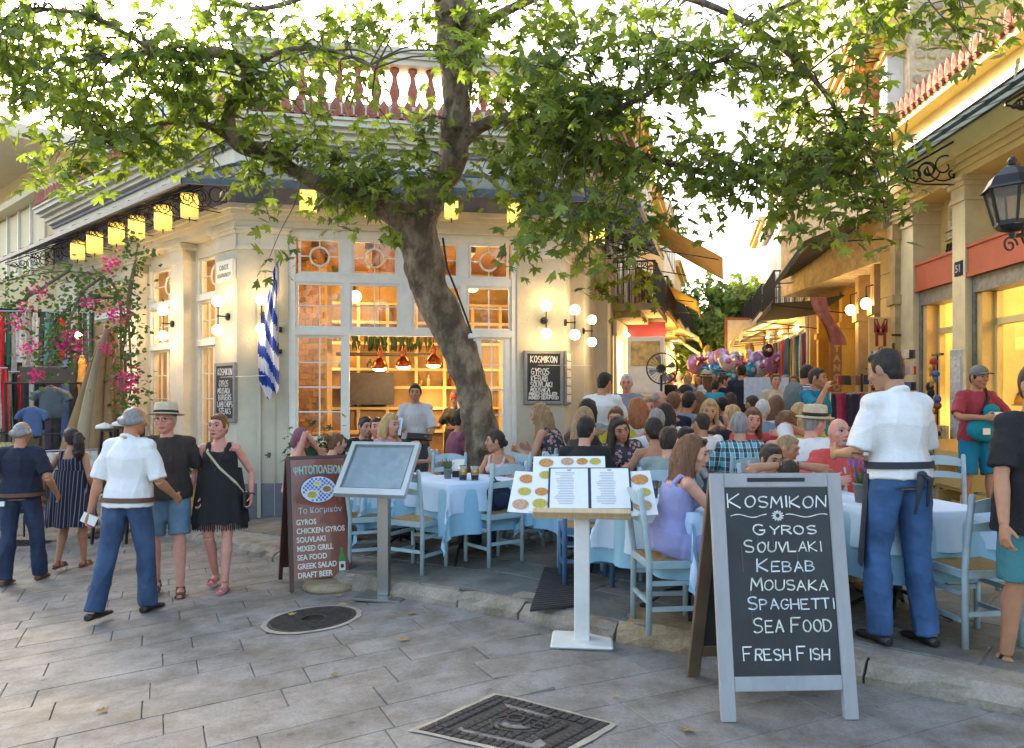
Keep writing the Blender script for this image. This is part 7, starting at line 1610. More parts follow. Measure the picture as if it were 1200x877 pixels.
# free chairs
def chair_px(px, Y, deg, lab, kind='pale'): x, y = ctr(px, Y); return chair(x, y, R(deg), lab, kind)
chair_px(490, 6.85, -30, 'pale blue chair with empty rush seat just right of the steel stand post')
c2 = chair_px(578, 6.95, 38, 'pale blue chair carrying a navy backpack at the beer table')
chair_px(430, 7.3, -70, 'pale blue chair left of the steel stand post')
chair_px(612, 7.75, 95, 'pale blue chair behind the floral dress woman')
chair_px(686, 6.15, 2, 'dark blue chair behind the white stand post', 'dark')
chair_px(730, 6.9, 75, 'dark blue chair at the right of the table behind the white stand', 'dark')
chair_px(375, 8.3, -60, 'dark blue chair behind the brown menu board', 'dark')
chair_px(520, 8.3, 170, 'pale blue chair on the far side of the beer table')
chair_px(1137, 4.72, 8, 'near pale blue chair with rush seat beside the standing waiter')
chair_px(1150, 5.75, 80, 'pale blue chair behind the nearest one, turned sideways')
chair_px(1108, 6.9, 160, 'pale blue chair farther back by the walkway')
chair_px(975, 5.95, 178, 'pale blue chair at the far side of the lavender table')
chair_px(625, 8.6, 90, 'pale chair at the white table behind the trunk')
# things on tables
x, y = TA
tumbler(x + .02, y - .12, za, 'left full beer glass on the front left table', BEER, .13, .042); tumbler(x + .13, y - .14, za, 'right full beer glass on the front left table', BEER, .13, .042)
plant_pot(x - .13, y + .0, za, 'small green plant in a jar on the beer table', False, .8)
t = thing('napkin_holder', 'folded white paper napkins standing on the beer table', 'napkins', (x - .05, y + .12, za)); mb = MB(); mb.box((0, 0, .03), (.09, .05, .06)); mb.build('holder', BLACKM, t)
for k in range(4): mb = MB(); mb.add([(-.04 + k * .01, -.02, .05), (.05, -.01 + k * .01, .05), (.07 - k * .02, .02, .17), (-.05, .0, .13 + k * .01)], [(0, 1, 2, 3)]); mb.build('napkin', PAPER, t)
x, y = TE; plant_pot(x - .22, y + .05, ze, 'lavender in a grey pot on the table beside the standing waiter', True, 1.15); tumbler(x - .1, y + .25, ze, 'short clear glass on the lavender table', None, .08)
PLATE = mat('white_plate', (.68, .68, .66), .25, .02)
def plate(x, y, z, lab, food=True):
 t = thing('plate', lab, 'plate', (x, y, z)); mb = MB(); mb.smooth = True; mb.lathe([(.06, 0), (.115, .018), (.12, .02), (.07, .008), (.001, .006)], 22); mb.build('dish', PLATE, t)
 if food:
  mb = MB(); mb.smooth = True; r = random.Random(int(abs(x) * 991))
  for k in range(14): mb.mi = k % 3; mb.ell((r.gauss(0, .03), r.gauss(0, .03), .016 + r.random() * .015), (.02, .014, .01), 7, 5)
  mb.build('food', [mat('salad', (.12, .25, .03), .6), mat('tomato', (.5, .06, .02), .5), mat('meat', (.25, .12, .05), .6)], t)
x, y = TE; plate(x + .2, y + .3, ze, 'plate by the right edge of the lavender table', False)
x, y = TD; plate(x + .05, y + .1, zd_t, 'plate of salad in front of the long haired woman'); tumbler(x - .2, y + .2, zd_t, 'clear glass on the table of the long haired woman')
x, y = TF; plate(x - .2, y - .1, zf_t, 'plate on the table of the bald man in red')
tumbler(x + .2, y - .05, zf_t, 'tall iced drink with mint beside the bald man in red', mat('mojito', (.35, .45, .3), .3), .15, .04)
x, y = TC; plate(x, y + .05, zc_t, 'plate of food on the table behind the white menu stand'); tumbler(x + .15, y + .15, zc_t, 'rose drink on the table behind the white menu stand', mat('rose', (.5, .12, .12), .2))
for i, (x, y, z, lab) in enumerate(MT):
 plate(x - .16, y - .08, z, 'left plate on the ' + lab); plate(x + .18, y + .05, z, 'right plate on the ' + lab); tumbler(x + .02, y + .16, z, 'amber drink on the ' + lab, BEER, .12, .035); tumbler(x - .02, y - .2, z, 'clear glass on the ' + lab, None, .11, .033)
# backpack on chair
p = c2.location; t = thing('backpack', 'navy backpack lying on the pale blue chair at the beer table', 'backpack', (p.x, p.y, p.z + .47), R(38))
NAVY = cloth('navy_nylon', (.012, .018, .05)); mb = MB(); mb.ell((0, -.04, .13), (.15, .09, .14)); mb.box((0, -.03, .1), (.26, .15, .18)); me = remesh(mb, .012, 6, 'bag_body'); wrinkle(me, .008, 6, 2); me.materials.append(NAVY); link('bag_body', me, t)
mb = MB(); mb.ell((0, -.13, .1), (.1, .03, .07)); me = remesh(mb, .01, 3, 'front_pocket'); me.materials.append(NAVY); link('front_pocket', me, t)
mb = MB(); mb.tube([(-.06, .06, .24), (-.08, .1, .15), (-.07, .09, .03)], .012, 6); mb.tube([(.06, .06, .24), (.08, .1, .15), (.07, .09, .03)], .012, 6); mb.tube([(-.03, 0, .26), (0, .0, .3), (.03, 0, .26)], .008, 6); mb.build('straps', BLACKM, t)
# rubber mat
q = [ground_at(a, b, tz) for a, b in ((621, 718), (675, 712), (675, 668), (638, 668))]; c = sum(q, V((0, 0, 0))) / 4
t = thing('rubber_mat', 'dark ribbed rubber mat lying at the terrace kerb', 'mat', (c.x, c.y, tz(c.x, c.y))); mb = MB(); mb.hexa([V((p.x - c.x, p.y - c.y, .004)) for p in q] + [V((p.x - c.x, p.y - c.y, .022)) for p in q]); RUB = mat('rubber', (.03, .03, .032), .75, .2, 20); mb.build('sheet', RUB, t)
mb = MB()
for k in range(22): f = (k + .5) / 22; a, b = q[0].lerp(q[3], f) - c, q[1].lerp(q[2], f) - c; mb.bar((a.x, a.y, .024), (b.x, b.y, .024), .008, .006)
mb.build('ribs', RUB, t)
# ---- big chalkboard A frame -------------------------------------------------
GF = mat('grey_painted_frame', (.3, .3, .3), .6, .1, 9, bump=.3, bscale=40, stretch=(1, 1, .2)); BRW = mat('brown_frame', (.12, .08, .05), .7, .2, 6)
g0, g1 = ground_at(850, 846), ground_at(1001, 843); c = (g0 + g1) / 2; W_ = (g1 - g0).length; ang = math.atan2(g1.y - g0.y, g1.x - g0.x)
t = thing('a_frame_board', 'tall grey framed chalkboard listing gyros, souvlaki and kebab, nearest the camera', 'menu board', (c.x, c.y, .0), ang)
H = 1.2; lean = math.atan2(.2, H); back = math.atan2(.42, H)
def leaf_board(rot, off, front):
 M = Matrix.Translation((0, off, 0)) @ Matrix.Rotation(rot, 4, 'X'); fm = GF if front else BRW; w = W_ / 2 + .02; f = .072; L_ = H / math.cos(rot) ; zb = .14
 par = link('front_leaf' if front else 'rear_leaf', bpy.data.meshes.new('leaf_frame'), t);
 mb = MB();
 for sx in (-1, 1): mb.b2((sx * w - (f if sx > 0 else 0), -.016, 0), (sx * w + (f if sx < 0 else 0), .016, L_), M)
 mb.b2((-w + f, -.015, L_ - f), (w - f, .015, L_), M); mb.b2((-w + f, -.015, zb), (w - f, .015, zb + f), M); me = mb.mesh('leaf_frame', fm, .004); par.data = me
 mb = MB(); mb.b2((-w + f, -.007, zb + f), (w - f, .007, L_ - f), M); s = mb.build('slate', SLATE, par)
 return par, s, M, w - f, zb + f, L_ - f
par, slate, M, iw, z0, z1 = leaf_board(-lean, 0, True); ih = z1 - z0
lines = [('KOSMIKON', .035, .075, .03, .97), ('GYROS', .2, .055, .26, .86), ('SOUVLAKI', .285, .065, .16, .9), ('KEBAB', .39, .065, .27, .82), ('MOUSAKA', .49, .065, .2, .93), ('SPAGHETTI', .59, .065, .16, .98), ('SEA FOOD', .70, .075, .2, .94), ('FRESH FISH', .85, .07, .1, .9)]
for k, (tx, y0, hh, x0, x1) in enumerate(lines):
 mb = MB(); chalk(mb, tx, (x0 * 2 - 1) * iw, z1 - (y0 + hh) * ih, hh * ih, (x1 - x0) * 2 * iw, .0062, 30 + k, .8); o = mb.build('chalk_line', CHALK if k in (0, 1, 7) else mat('chalk_mixed_%d' % (k % 2), (.62, .68, .7) if k % 2 else (.68, .7, .6), .95, .25, 30), slate); o.matrix_local = M @ Matrix.Translation((0, -.0078, 0))
mb = MB(); r_ = random.Random(1); cx_, zc2 = 0, z1 - .155 * ih
ribbon(mb, [(-iw * .9 + i * iw * .62 / 10, zc2 + .008 * math.sin(i * .7)) for i in range(12)], .004, r_); ribbon(mb, [(iw * .16 + i * iw * .72 / 10, zc2 + .008 * math.sin(i * .7 + 1)) for i in range(12)], .004, r_)
for k in range(12): a = k * math.pi / 6; ribbon(mb, [(.012 * math.cos(a), zc2 + .012 * math.sin(a)), (.03 * math.cos(a), zc2 + .026 * math.sin(a))], .005, r_)
ribbon(mb, [(.018 * math.cos(a * math.pi / 4), zc2 + .018 * math.sin(a * math.pi / 4)) for a in range(9)], .012, r_)
o = mb.build('chalk_sun', CHALK, slate); o.matrix_local = M @ Matrix.Translation((0, -.0078, 0))
mb = MB()
for k in range(7): x = r_.uniform(-iw * .8, iw * .8); z = r_.uniform(z0 + .2, z1 - .1); ribbon(mb, [(x, z), (x + r_.uniform(-.004, .004), z - r_.uniform(.05, .2))], .0022, r_)
o = mb.build('chalk_drips', mat('chalk_faint', (.12, .13, .14), .95), slate); o.matrix_local = M @ Matrix.Translation((0, -.0076, 0))
leaf_board(back, .42 + .2 + .0, False)
for o in t.children:
 if o.name.startswith('rear_leaf'): pass
mb = MB(); mb.box((0, .2, H - .03), (.3, .05, .02)); mb.build('hinge', BLACKM, t)
# ---- brown menu board -------------------------------------------------------
MAHO = mat('mahogany_paint', (.19, .042, .02), .35, .3, 4, bump=.1, coat=.3, stretch=(1, 1, .3)); MAHD = mat('dark_mahogany', (.05, .018, .01), .45, .3, 5)
g0, g1 = ground_at(346, 695), ground_at(407, 683); c = (g0 + g1) / 2; W_ = .56; ang = R(27)
t = thing('a_frame_board', 'brown wooden menu board with painted Greek title, plate picture and beer bottle', 'menu board', (c.x, c.y, (g0.z + g1.z) / 2 - .01), ang)
H = 1.2; M = Matrix.Rotation(-R(9), 4, 'X'); M2 = Matrix.Translation((0, .56, 0)) @ Matrix.Rotation(R(16), 4, 'X'); w = W_ / 2
mb = MB(); [mb.b2((s * w - (.035 if s > 0 else 0), -.018, 0), (s * w + (.035 if s < 0 else 0), .018, H), M) for s in (-1, 1)]; mb.b2((-w + .035, -.017, H - .03), (w - .035, .017, H), M); fb = mb.build('front_frame', MAHD, t, bevel=.003)
mb = MB(); mb.b2((-w + .035, -.01, .1), (w - .035, .01, H - .03), M); pb_ = mb.build('painted_panel', MAHO, t)
mb = MB(); [mb.b2((s * w - (.035 if s > 0 else 0), -.018, 0), (s * w + (.035 if s < 0 else 0), .018, H), M2) for s in (-1, 1)]; mb.b2((-w + .035, -.008, .12), (w - .035, .008, H), M2); mb.build('rear_leaf', MAHD, t)
def on_panel(o, x, z, e=0): o.matrix_local = M @ Matrix.Translation((x, -.0115 - e, z))
TY = mat('title_yellow', (.7, .5, .05), .5); TBL = mat('title_blue', (.02, .3, .5), .5); TW_ = mat('lettering_cream', (.65, .62, .55), .6)
me = textmesh('ΨΗΤΟΠΟΛΕΙΟΝ', .1, .001, 'CENTER', .6, .004, .25); me.materials.append(TBL); on_panel(link('lettering', me, pb_), .006, H - .165)
me = textmesh('ΨΗΤΟΠΟΛΕΙΟΝ', .1, .001, 'CENTER', .6, -.001, .25); me.materials.append(TY); on_panel(link('lettering', me, pb_), 0, H - .16, .002)
me = textmesh('Το Κοσμικόν', .075, .001, 'CENTER', .9); me.materials.append(mat('title_pale_blue', (.4, .5, .55), .6)); on_panel(link('lettering', me, pb_), .01, H - .52)
for k, tx in enumerate(['GYROS', 'CHICKEN GYROS', 'SOUVLAKI', 'MIXED GRILL', 'SEA FOOD', 'GREEK SALAD', 'DRAFT BEER']):
 me = textmesh(tx, .068, .001, 'LEFT', .82, .0015); me.materials.append(TW_); on_panel(link('lettering', me, pb_), -w + .07 , H - .62 - k * .078)
def disc(cx, cz, rx, rz, mm, e, nm, n=36):
 mb = MB(); mb.add([(rx * math.cos(2 * math.pi * k / n), 0, rz * math.sin(2 * math.pi * k / n)) for k in range(n)], [tuple(range(n))]); on_panel(mb.build(nm, mm, pb_), cx, cz, e)
pz = H - .31; disc(0, pz, .165, .125, mat('ink_black', (.01, .01, .012), .6), .001, 'picture_edge'); disc(0, pz, .158, .118, mat('cloth_white', (.6, .62, .65), .6), .002, 'picture_cloth')
mb = MB()
for i in range(-8, 9):
 for j in range(-6, 7):
  x, z = i * .019, j * .019
  if (i + j) % 2 == 0 and (x / .148) ** 2 + (z / .108) ** 2 < 1: mb.add([(x - .0095, 0, z - .0095), (x + .0095, 0, z - .0095), (x + .0095, 0, z + .0095), (x - .0095, 0, z + .0095)], [(0, 1, 2, 3)])
on_panel(mb.build('picture_checks', mat('check_blue', (.03, .15, .5), .6), pb_), 0, pz, .003)
for dx, dz, r1, fc in ((-.06, -.045, .062, (.4, .35, .08)), (.075, .0, .055, (.3, .15, .05)), (-.01, .055, .035, (.65, .5, .1))):
 disc(dx, pz + dz, r1, r1 * .72, TW_, .004, 'picture_plate', 24); disc(dx, pz + dz, r1 * .7, r1 * .48, mat('food_%d' % int(fc[0] * 100), fc, .6, .5, 60), .005, 'picture_food', 20)
mb = MB(); pr = [(-.03, 0), (.03, 0), (.03, .13), (.012, .17), (.012, .22), (-.012, .22), (-.012, .17), (-.03, .13)]; mb.add([(x, 0, z) for x, z in pr], [tuple(range(8))]); on_panel(mb.build('picture_bottle', mat('bottle_green', (.02, .22, .05), .4), pb_), w - .09, .13, .002)
mb = MB(); mb.add([(-.029, 0, .015), (.029, 0, .015), (.029, 0, .095), (-.029, 0, .095)], [(0, 1, 2, 3)]); on_panel(mb.build('picture_label', TW_, pb_), w - .09, .13, .003); disc(w - .09, .185, .016, .02, mat('ink_black', (.01, .01, .012), .6), .004, 'label_mark', 16)
g = ground_at(362, 698); t = thing('stone_weight', 'round pale stone disc lying under the brown menu board', 'stone', (g.x + .15, g.y + .25, g.z)); mb = MB(); mb.smooth = True; mb.lathe([(.24, 0), (.27, .03), (.25, .07), (.0, .075)], 22); mb.build('disc', KERBY, t)
# ---- steel menu stand -------------------------------------------------------
STEEL = mat('brushed_steel', (.3, .3, .29), .35, .12, 5, metal=.85, stretch=(1, 1, .05)); SILV = mat('silver_frame', (.6, .62, .62), .3, .05, metal=.6)
g = ground_at(450, 700); t = thing('menu_stand', 'steel pedestal stand with a tilted glazed menu case', 'menu stand', (g.x, g.y, g.z), R(-14))
mb = MB(); mb.box((0, 0, .012), (.42, .34, .02)); mb.build('base_plate', STEEL, t, bevel=.003)
mb = MB(); mb.box((0, 0, .49), (.1, .06, .94)); mb.build('post', STEEL, t, bevel=.004)
M = Matrix.Translation((-.03, -.05, 1.07)) @ Matrix.Rotation(R(-42), 4, 'X')
w, h = .31, .27; mb = MB(); mb.b2((-w, -.03, -h), (-w + .04, .02, h), M); mb.b2((w - .04, -.03, -h), (w, .02, h), M); mb.b2((-w + .04, -.03, -h), (w - .04, .02, -h + .06), M); mb.b2((-w + .04, -.03, h - .03), (w - .04, .02, h), M); mb.b2((-w + .04, .0, -h + .06), (w - .04, .019, h - .03), M); cs = mb.build('case_frame', SILV, t)
mb = MB(); mb.b2((-w + .06, -.008, -h + .08), (w - .06, -.002, h - .05), M); mb.build('menu_sheet', mat('faded_menu', (.8, .82, .82), .6, .22, 5, col2=(.55, .57, .56)), cs)
mb = MB(); mb.add([M @ V(p) for p in ((-w + .04, -.022, -h + .06), (w - .04, -.022, -h + .06), (w - .04, -.022, h - .03), (-w + .04, -.022, h - .03))], [(0, 1, 2, 3)]); mb.build('glass_lid', glass('case_glass', (.92, .95, .95), .03), cs)
# ---- white menu stand -------------------------------------------------------
WH2 = mat('white_enamel', (.66, .65, .6), .45, .08, 6); PINE = mat('pine', (.55, .4, .22), .5, .15, 5, stretch=(8, 1, 1))
g = ground_at(682, 753); t = thing('menu_stand', 'white post stand with open menu book and food photo sheets', 'menu stand', (g.x, g.y, g.z), R(-6))
mb = MB(); mb.box((0, 0, .014), (.4, .32, .026)); mb.build('base_plate', WH2, t, bevel=.012)
mb = MB(); mb.box((0, 0, .475), (.1, .1, .91)); mb.build('post', WH2, t, bevel=.006)
M = Matrix.Translation((0, -.02, .965)) @ Matrix.Rotation(R(-48), 4, 'X') @ Matrix.Scale(1.1, 4)
mb = MB(); mb.b2((-.28, -.04, -.17), (.28, -.0, -.135), M); mb.b2((-.28, .0, -.17), (.28, .02, .18), M); tp_ = mb.build('lectern_top', PINE, t, bevel=.003)
def sheet(nm, x0, x1, z0, z1, e, mm, rot=0, par=None):
 MM = M @ Matrix.Translation(((x0 + x1) / 2, -.002 - e, (z0 + z1) / 2)) @ Matrix.Rotation(rot, 4, 'Y'); mb = MB(); mb.b2((-(x1 - x0) / 2, -.002, -(z1 - z0) / 2), ((x1 - x0) / 2, .002, (z1 - z0) / 2)); o = mb.build(nm, mm, par or t); o.matrix_local = MM; return o
def photos(o, pts):
 for k, (x, z, r) in enumerate(pts):
  for q, (f, mm) in enumerate(((1, PLATE), (.8, [mat('dish_red', (.45, .08, .03), .6, .6, 90, col2=(.5, .35, .08)), mat('dish_gold', (.6, .38, .05), .6, .6, 90, col2=(.25, .3, .05)), mat('dish_brown', (.35, .15, .05), .6, .6, 90, col2=(.55, .4, .25))][k % 3]))):
   mb = MB(); n = 18; mb.add([(r * 1.25 * f * math.cos(2 * math.pi * a / n) + x, -.0028 - q * .0008, r * f * math.sin(2 * math.pi * a / n) + z) for a in range(n)], [tuple(range(n))]); mb.build('photo_print', mm, o)
WP = mat('menu_paper', (.7, .7, .68), .6, .04, 20)
s1 = sheet('photo_sheet', -.42, -.2, -.15, .17, .002, WP, R(4)); photos(s1, [(-.03, .1, .045), (-.03, .0, .04), (-.04, -.1, .05)])
s2 = sheet('photo_sheet', -.3, .14, .05, .3, .006, WP, R(-1)); photos(s2, [(-.14, .07, .045), (-.14, -.03, .04), (-.01, .08, .04), (.08, .08, .035), (.16, .08, .035)])
s2 = sheet('photo_sheet', -.3, -.12, -.15, .1, .0085, WP, R(3)); photos(s2, [(-.03, .03, .04), (-.03, -.06, .045)])
s3 = sheet('photo_sheet', .2, .42, -.16, .18, .006, WP, R(-5)); photos(s3, [(.04, .1, .052), (.05, .0, .042), (.03, -.1, .055)])
bk_ = sheet('menu_book', -.2, .29, -.132, .2, .014, mat('book_cover', (.02, .03, .05), .5), R(-1))
INK2 = mat('faint_print', (.3, .3, .3), .8)
for s_ in (-1, 1):
 mb = MB(); mb.b2((s_ * .121 - .112, -.006, -.155), (s_ * .121 + .112, -.0025, .155)); pg = mb.build('page', WP, bk_); mb = MB(); r_ = random.Random(3 + s_)
 for k in range(20): z = .12 - k * .0128; wd = r_.uniform(.05, .085); mb.add([(s_ * .121 - wd, -.0066, z), (s_ * .121 + wd * .4, -.0066, z), (s_ * .121 + wd * .4, -.0066, z + .004), (s_ * .121 - wd, -.0066, z + .004)], [(0, 1, 2, 3)])
 mb.add([(s_ * .121 - .012, -.0066, .135), (s_ * .121 + .012, -.0066, .135), (s_ * .121 + .012, -.0066, .147), (s_ * .121 - .012, -.0066, .147)], [(0, 1, 2, 3)]); mb.build('printed_lines', INK2, pg)
# misc by the wall
x, y = ctr(375, 9.6); t = thing('potted_bush', 'dark green leafy bush in a pot under the left window', 'potted plant', (x, y, tz(x, y)))
mb = MB(); mb.smooth = True; mb.lathe([(.16, 0), (.22, .4), (.24, .42), (.2, .42)], 18); mb.build('pot', POT, t); r_ = random.Random(5)
mb = MB(); [mb.tube([(0, 0, .35), (r_.uniform(-.1, .1), r_.uniform(-.1, .1), .7), (r_.uniform(-.25, .25), r_.uniform(-.2, .2), 1.0)], [.012, .005], 5) if 0 else mb.tube([(0, 0, .35), (r_.uniform(-.25, .25), r_.uniform(-.2, .2), 1.0)], [.012, .005], 5) for _ in range(9)]; mb.build('stems', BARK, t)
ls = [(V((r_.gauss(0, .17), r_.gauss(0, .14), .9 + r_.gauss(0, .15))), r_.uniform(.06, .1), leafrot(r_)) for _ in range(420)]; tag(leaf_field(ls, 'foliage', mat('bush_leaf', (.03, .075, .015), .5, .3, trans=.3, island=.3), t), kind='stuff')
x, y = ctr(683, 8.4); t = thing('shop_box', 'bright yellow box with a dark front on the low table by the diners', 'box', (x, y, tz(x, y) + .0), R(10)); mb = MB(); mb.box((0, 0, .45), (.34, .3, .9)); mb.build('box_body', mat('bright_yellow', (.65, .6, .02), .5), t, bevel=.01); mb = MB(); mb.box((.02, -.16, .66), (.2, .01, .3)); mb.build('dark_panel', BLACKM, t)
x, y = ctr(652, 7.9); t = thing('orange_bag', 'orange cloth bag hanging on a chair right of the trunk', 'bag', (x, y, tz(x, y) + .47), R(20)); mb = MB(); mb.ell((0, 0, .14), (.17, .1, .15)); me = remesh(mb, .015, 2, 'bag_body'); wrinkle(me, .03, 5, 1); me.materials.append(mat('orange_cloth', (.6, .12, .01), .8)); link('bag_body', me, t); mb = MB(); mb.tube([(-.08, 0, .26), (0, 0, .36), (.08, 0, .26)], .01, 6); mb.build('handle', mat('orange_cloth', (.6, .12, .01), .8), t)
x, y = ctr(218, 10.6); t = thing('wooden_planter', 'wooden crate planter with white flowers by the left wall', 'planter', (x, y, tz(x, y)), FL.ang); mb = MB(); mb.box((0, 0, .3), (.55, .3, .6)); mb.build('crate', AMBER, t, bevel=.01)
ls = [(V((r_.gauss(0, .16), r_.gauss(0, .08), .72 + abs(r_.gauss(0, .16)))), r_.uniform(.05, .09), leafrot(r_)) for _ in range(170)]; tag(leaf_field(ls, 'foliage', mat('planter_leaf', (.07, .13, .03), .5, .3, trans=.3, island=.3), t), kind='stuff')
mb = MB(); mb.smooth = True; [mb.ell((r_.gauss(0, .16), r_.gauss(0, .08), .7 + r_.random() * .2), .025, 6, 5) for _ in range(14)]; mb.build('white_flowers', PAPER, t)
# ---------------------------------------------------------------- clothes stalls at the left
def at(px, Y, z=None): x = (px - CX) / F * Y; return V((x, Y, (gz(x, Y) if z is None else z)))
KH = mat('khaki_canvas', (.24, .145, .06), .85, .12, 3, bump=.15)
KHL = mat('khaki_lining', (.36, .28, .17), .85, .1, 3)
p = at(122, 11.2); t = thing('closed_parasol', 'closed tall khaki canvas parasol leaning at the left face of the restaurant', 'parasol', p)
mb = MB(); mb.smooth = True; mb.tube([(0, 0, 0), (.1, 0, 3.0)], .03, 8); mb.lathe([(.3, 0), (.3, .06), (.06, .08)], 16); mb.build('pole', AMBERD, t)
top = V((.12, 0, 3.0)); rg = random.Random(6)
for k in range(12):
 a = 2 * math.pi * k / 12; mb = MB(); mb.smooth = True; vs = []; n = 12
 for j in range(n + 1):
  f = j / n; rr = .06 + .4 * f ** .8 * (1.0 if f < .8 else 1 - (f - .8) * .5) ; tw = a + .5 * f; off = V((-.28 * f, -.05, 0))
  for q in range(5): g = q / 4; b = tw + (g - .5) * .75; r2 = rr * (.82 + .5 * math.sin(g * math.pi)); vs.append(tuple(top + off + V((math.cos(b) * r2, math.sin(b) * r2 * .8, -2.35 * f + .03 * math.sin(b * 5)))))
 mb.add(vs, [(j * 5 + q, j * 5 + q + 1, (j + 1) * 5 + q + 1, (j + 1) * 5 + q) for j in range(n) for q in range(4)]); mb.build('canopy_fold', KH if k % 4 else KHL, t)
mb = MB(); mb.smooth = True; mb.tube([tuple(top + V((-.2 + .36 * math.cos(a * .4), -.05 + .3 * math.sin(a * .4), -1.75))) for a in range(17)], .025, 6); mb.build('strap', KHL, t)
SC = [mat('scarf_%d' % i, c, .85, .3, 14, bump=.1) for i, c in enumerate([(.02, .02, .022), (.55, .5, .42), (.5, .02, .02), (.6, .58, .52), (.55, .5, .42), (.02, .02, .02), (.03, .09, .05), (.02, .02, .03), (.1, .25, .3), (.35, .3, .25), (.04, .04, .04), (.5, .45, .35)])]
rails = [(45, 12.6, 3.35, .95, 'upper rail of hanging scarves at the far left', 3), (40, 12.4, 2.35, .95, 'lower rail of hanging scarves at the far left, some red', 5), (-60, 12.0, 2.4, 1.0, 'rail of scarves cut by the left picture edge', 8)]
for px, Y, zt, ln, lab, sd in rails:
 p = at(px, Y, 0); c = clothes_rail((p.x, p.y, 0), R(4), 1.75, zt - .35, lab, 20, SC, .085, ln, cat='scarf rail', seed=sd, posts=False); c.name = 'scarf_rail'; c['category'] = 'scarf rail'
 mb = MB()
 for s in (-1, 1): mb.tube([(s * .86, .02, gz(p.x, p.y)), (s * .86, .02, zt - .35)], .018, 6)
 mb.build('support_post', BLACKM, c)
def tee(p, rz, col, label, s=1.):
 t = thing('hanging_shirt', label, 'shirt', p, rz, s=s); mb = MB(); mb.smooth = True
 loft(mb, [((0, 0, z), (a, 0, 0), (0, b, 0)) for z, a, b in ((-.6, .24, .05), (-.3, .22, .05), (-.08, .22, .05), (-.02, .12, .04), (0, .08, .035))], 14)
 for q in (-1, 1): mb.tube([(q * .12, 0, -.06), (q * .27, 0, -.14), (q * .34, 0, -.26)], [.06, .07, .075], 9)
 me = remesh(mb, .018, 1, 'shirt'); wrinkle(me, .02, 6, int(p[0] * 10)); me.materials.append(col); link('garment', me, t)
 mb = MB(); mb.tube([(-.2, 0, -.06), (0, 0, .03), (.2, 0, -.06)], .008, 6); mb.tube([(0, 0, .03), (0, 0, .1), (.03, 0, .12)], .004, 5); mb.build('hanger', AMBER, t)
BT = cloth('tee_blue', (.06, .1, .2)); GT = cloth('tee_grey', (.09, .11, .12))
tee(at(38, 11.3, 1.45), R(-8), BT, 'dusty blue shirt on a wooden hanger at the front of the clothes stall', .72); tee(at(60, 11.7, 1.75), R(4), GT, 'grey green shirt hanging above the blue one on the stall', .8)
mb = MB(); p = at(50, 11.6); t = thing('stall_frame', 'metal hanging frame of the clothes stall', 'stall frame', p, R(-5))
mb.tube([(-.6, 0, 0), (-.6, 0, 2.3)], .018, 6); mb.build('post', BLACKM, t); mb = MB(); mb.tube([(.62, 0, 0), (.62, 0, 2.3)], .018, 6); mb.build('post', BLACKM, t); mb = MB(); mb.tube([(-.6, 0, 2.3), (.62, 0, 2.3)], .018, 6); mb.tube([(-.6, -.3, 1.55), (.6, -.3, 1.55)], .012, 6); mb.tube([(-.6, 0, 1.55), (-.6, -.3, 1.55)], .012, 6); mb.tube([(.6, 0, 1.55), (.6, -.3, 1.55)], .012, 6); mb.build('crossbar', BLACKM, t)
mb = MB(); mb.box((.1, -.02, 2.42), (.9, .03, .26)); b = mb.build('name_board', AMBERD, t, bevel=.01)
p = at(66, 10.4); t = clothes_rail((p.x, p.y, p.z), R(38), 1.1, 1.3, 'chrome rack of white printed shirts and hangers on the left street', 14, [SC[3], SC[1], SC[7], SC[3], HG[3]], .2, .42, seed=11)
p = at(20, 10.6); clothes_rail((p.x, p.y, p.z), R(-4), 1.3, 1.15, 'low rack with wooden hangers and dark clothes at the left edge', 13, [HG[3], SC[0], HG[8], HG[0]], .22, .6, seed=12)
p = at(2, 11.6); t = thing('patterned_panel', 'speckled golden patterned cloth panel at the left edge behind the stall', 'cloth panel', p); mb = MB(); mb.box((0, 0, .9), (.7, .03, 1.1)); mb.build('panel', mat('speckled_cloth', (.4, .33, .16), .8, .7, 45), t); mb = MB(); mb.tube([(-.34, 0, 0), (-.34, 0, 1.5)], .015); mb.tube([(.34, 0, 0), (.34, 0, 1.5)], .015); mb.build('legs', BLACKM, t)
p = at(95, 12.2); t = thing('dark_coats', 'dark coats and bags hanging behind the closed parasol', 'clothes bundle', (p.x, p.y, gz(p.x, p.y)))
for k in range(9):
 mb = MB(); mb.smooth = True; x = -.5 + k * .13; loft(mb, [((x, 0, z), (a, 0, 0), (0, b, 0)) for z, a, b in ((.9, .09, .05), (1.3, .08, .06), (2.0, .08, .06), (2.6, .07, .05), (2.75, .02, .02))], 9); me = remesh(mb, .03, 0, 'coat'); wrinkle(me, .03, 5, k); me.materials.append([HG[0], HG[8], HG[3], HG[8], HG[5], HG[0]][k % 6]); link('coat', me, t)
mb = MB(); mb.tube([(-.65, 0, 0), (-.65, 0, 2.8), (.7, 0, 2.8), (.7, 0, 0)], .02, 6); mb.build('rail', BLACKM, t)
p = at(92, 11.8, 2.55); t = thing('hanging_bulb', 'bare glowing bulb under the bougainvillea over the clothes stall', 'bulb', p); mb = MB(); mb.smooth = True; mb.ell((0, 0, 0), (.05, .05, .065)); mb.build('glass_bulb', BULB, t); mb = MB(); mb.tube([(0, 0, .05), (0, 0, .9)], .006, 5); mb.build('cable', BLACKM, t); o = bpy.data.objects.new('lamp_light', pt_light(None, 6)); C.objects.link(o); o.parent = t; o.location = (0, -.1, -.1)
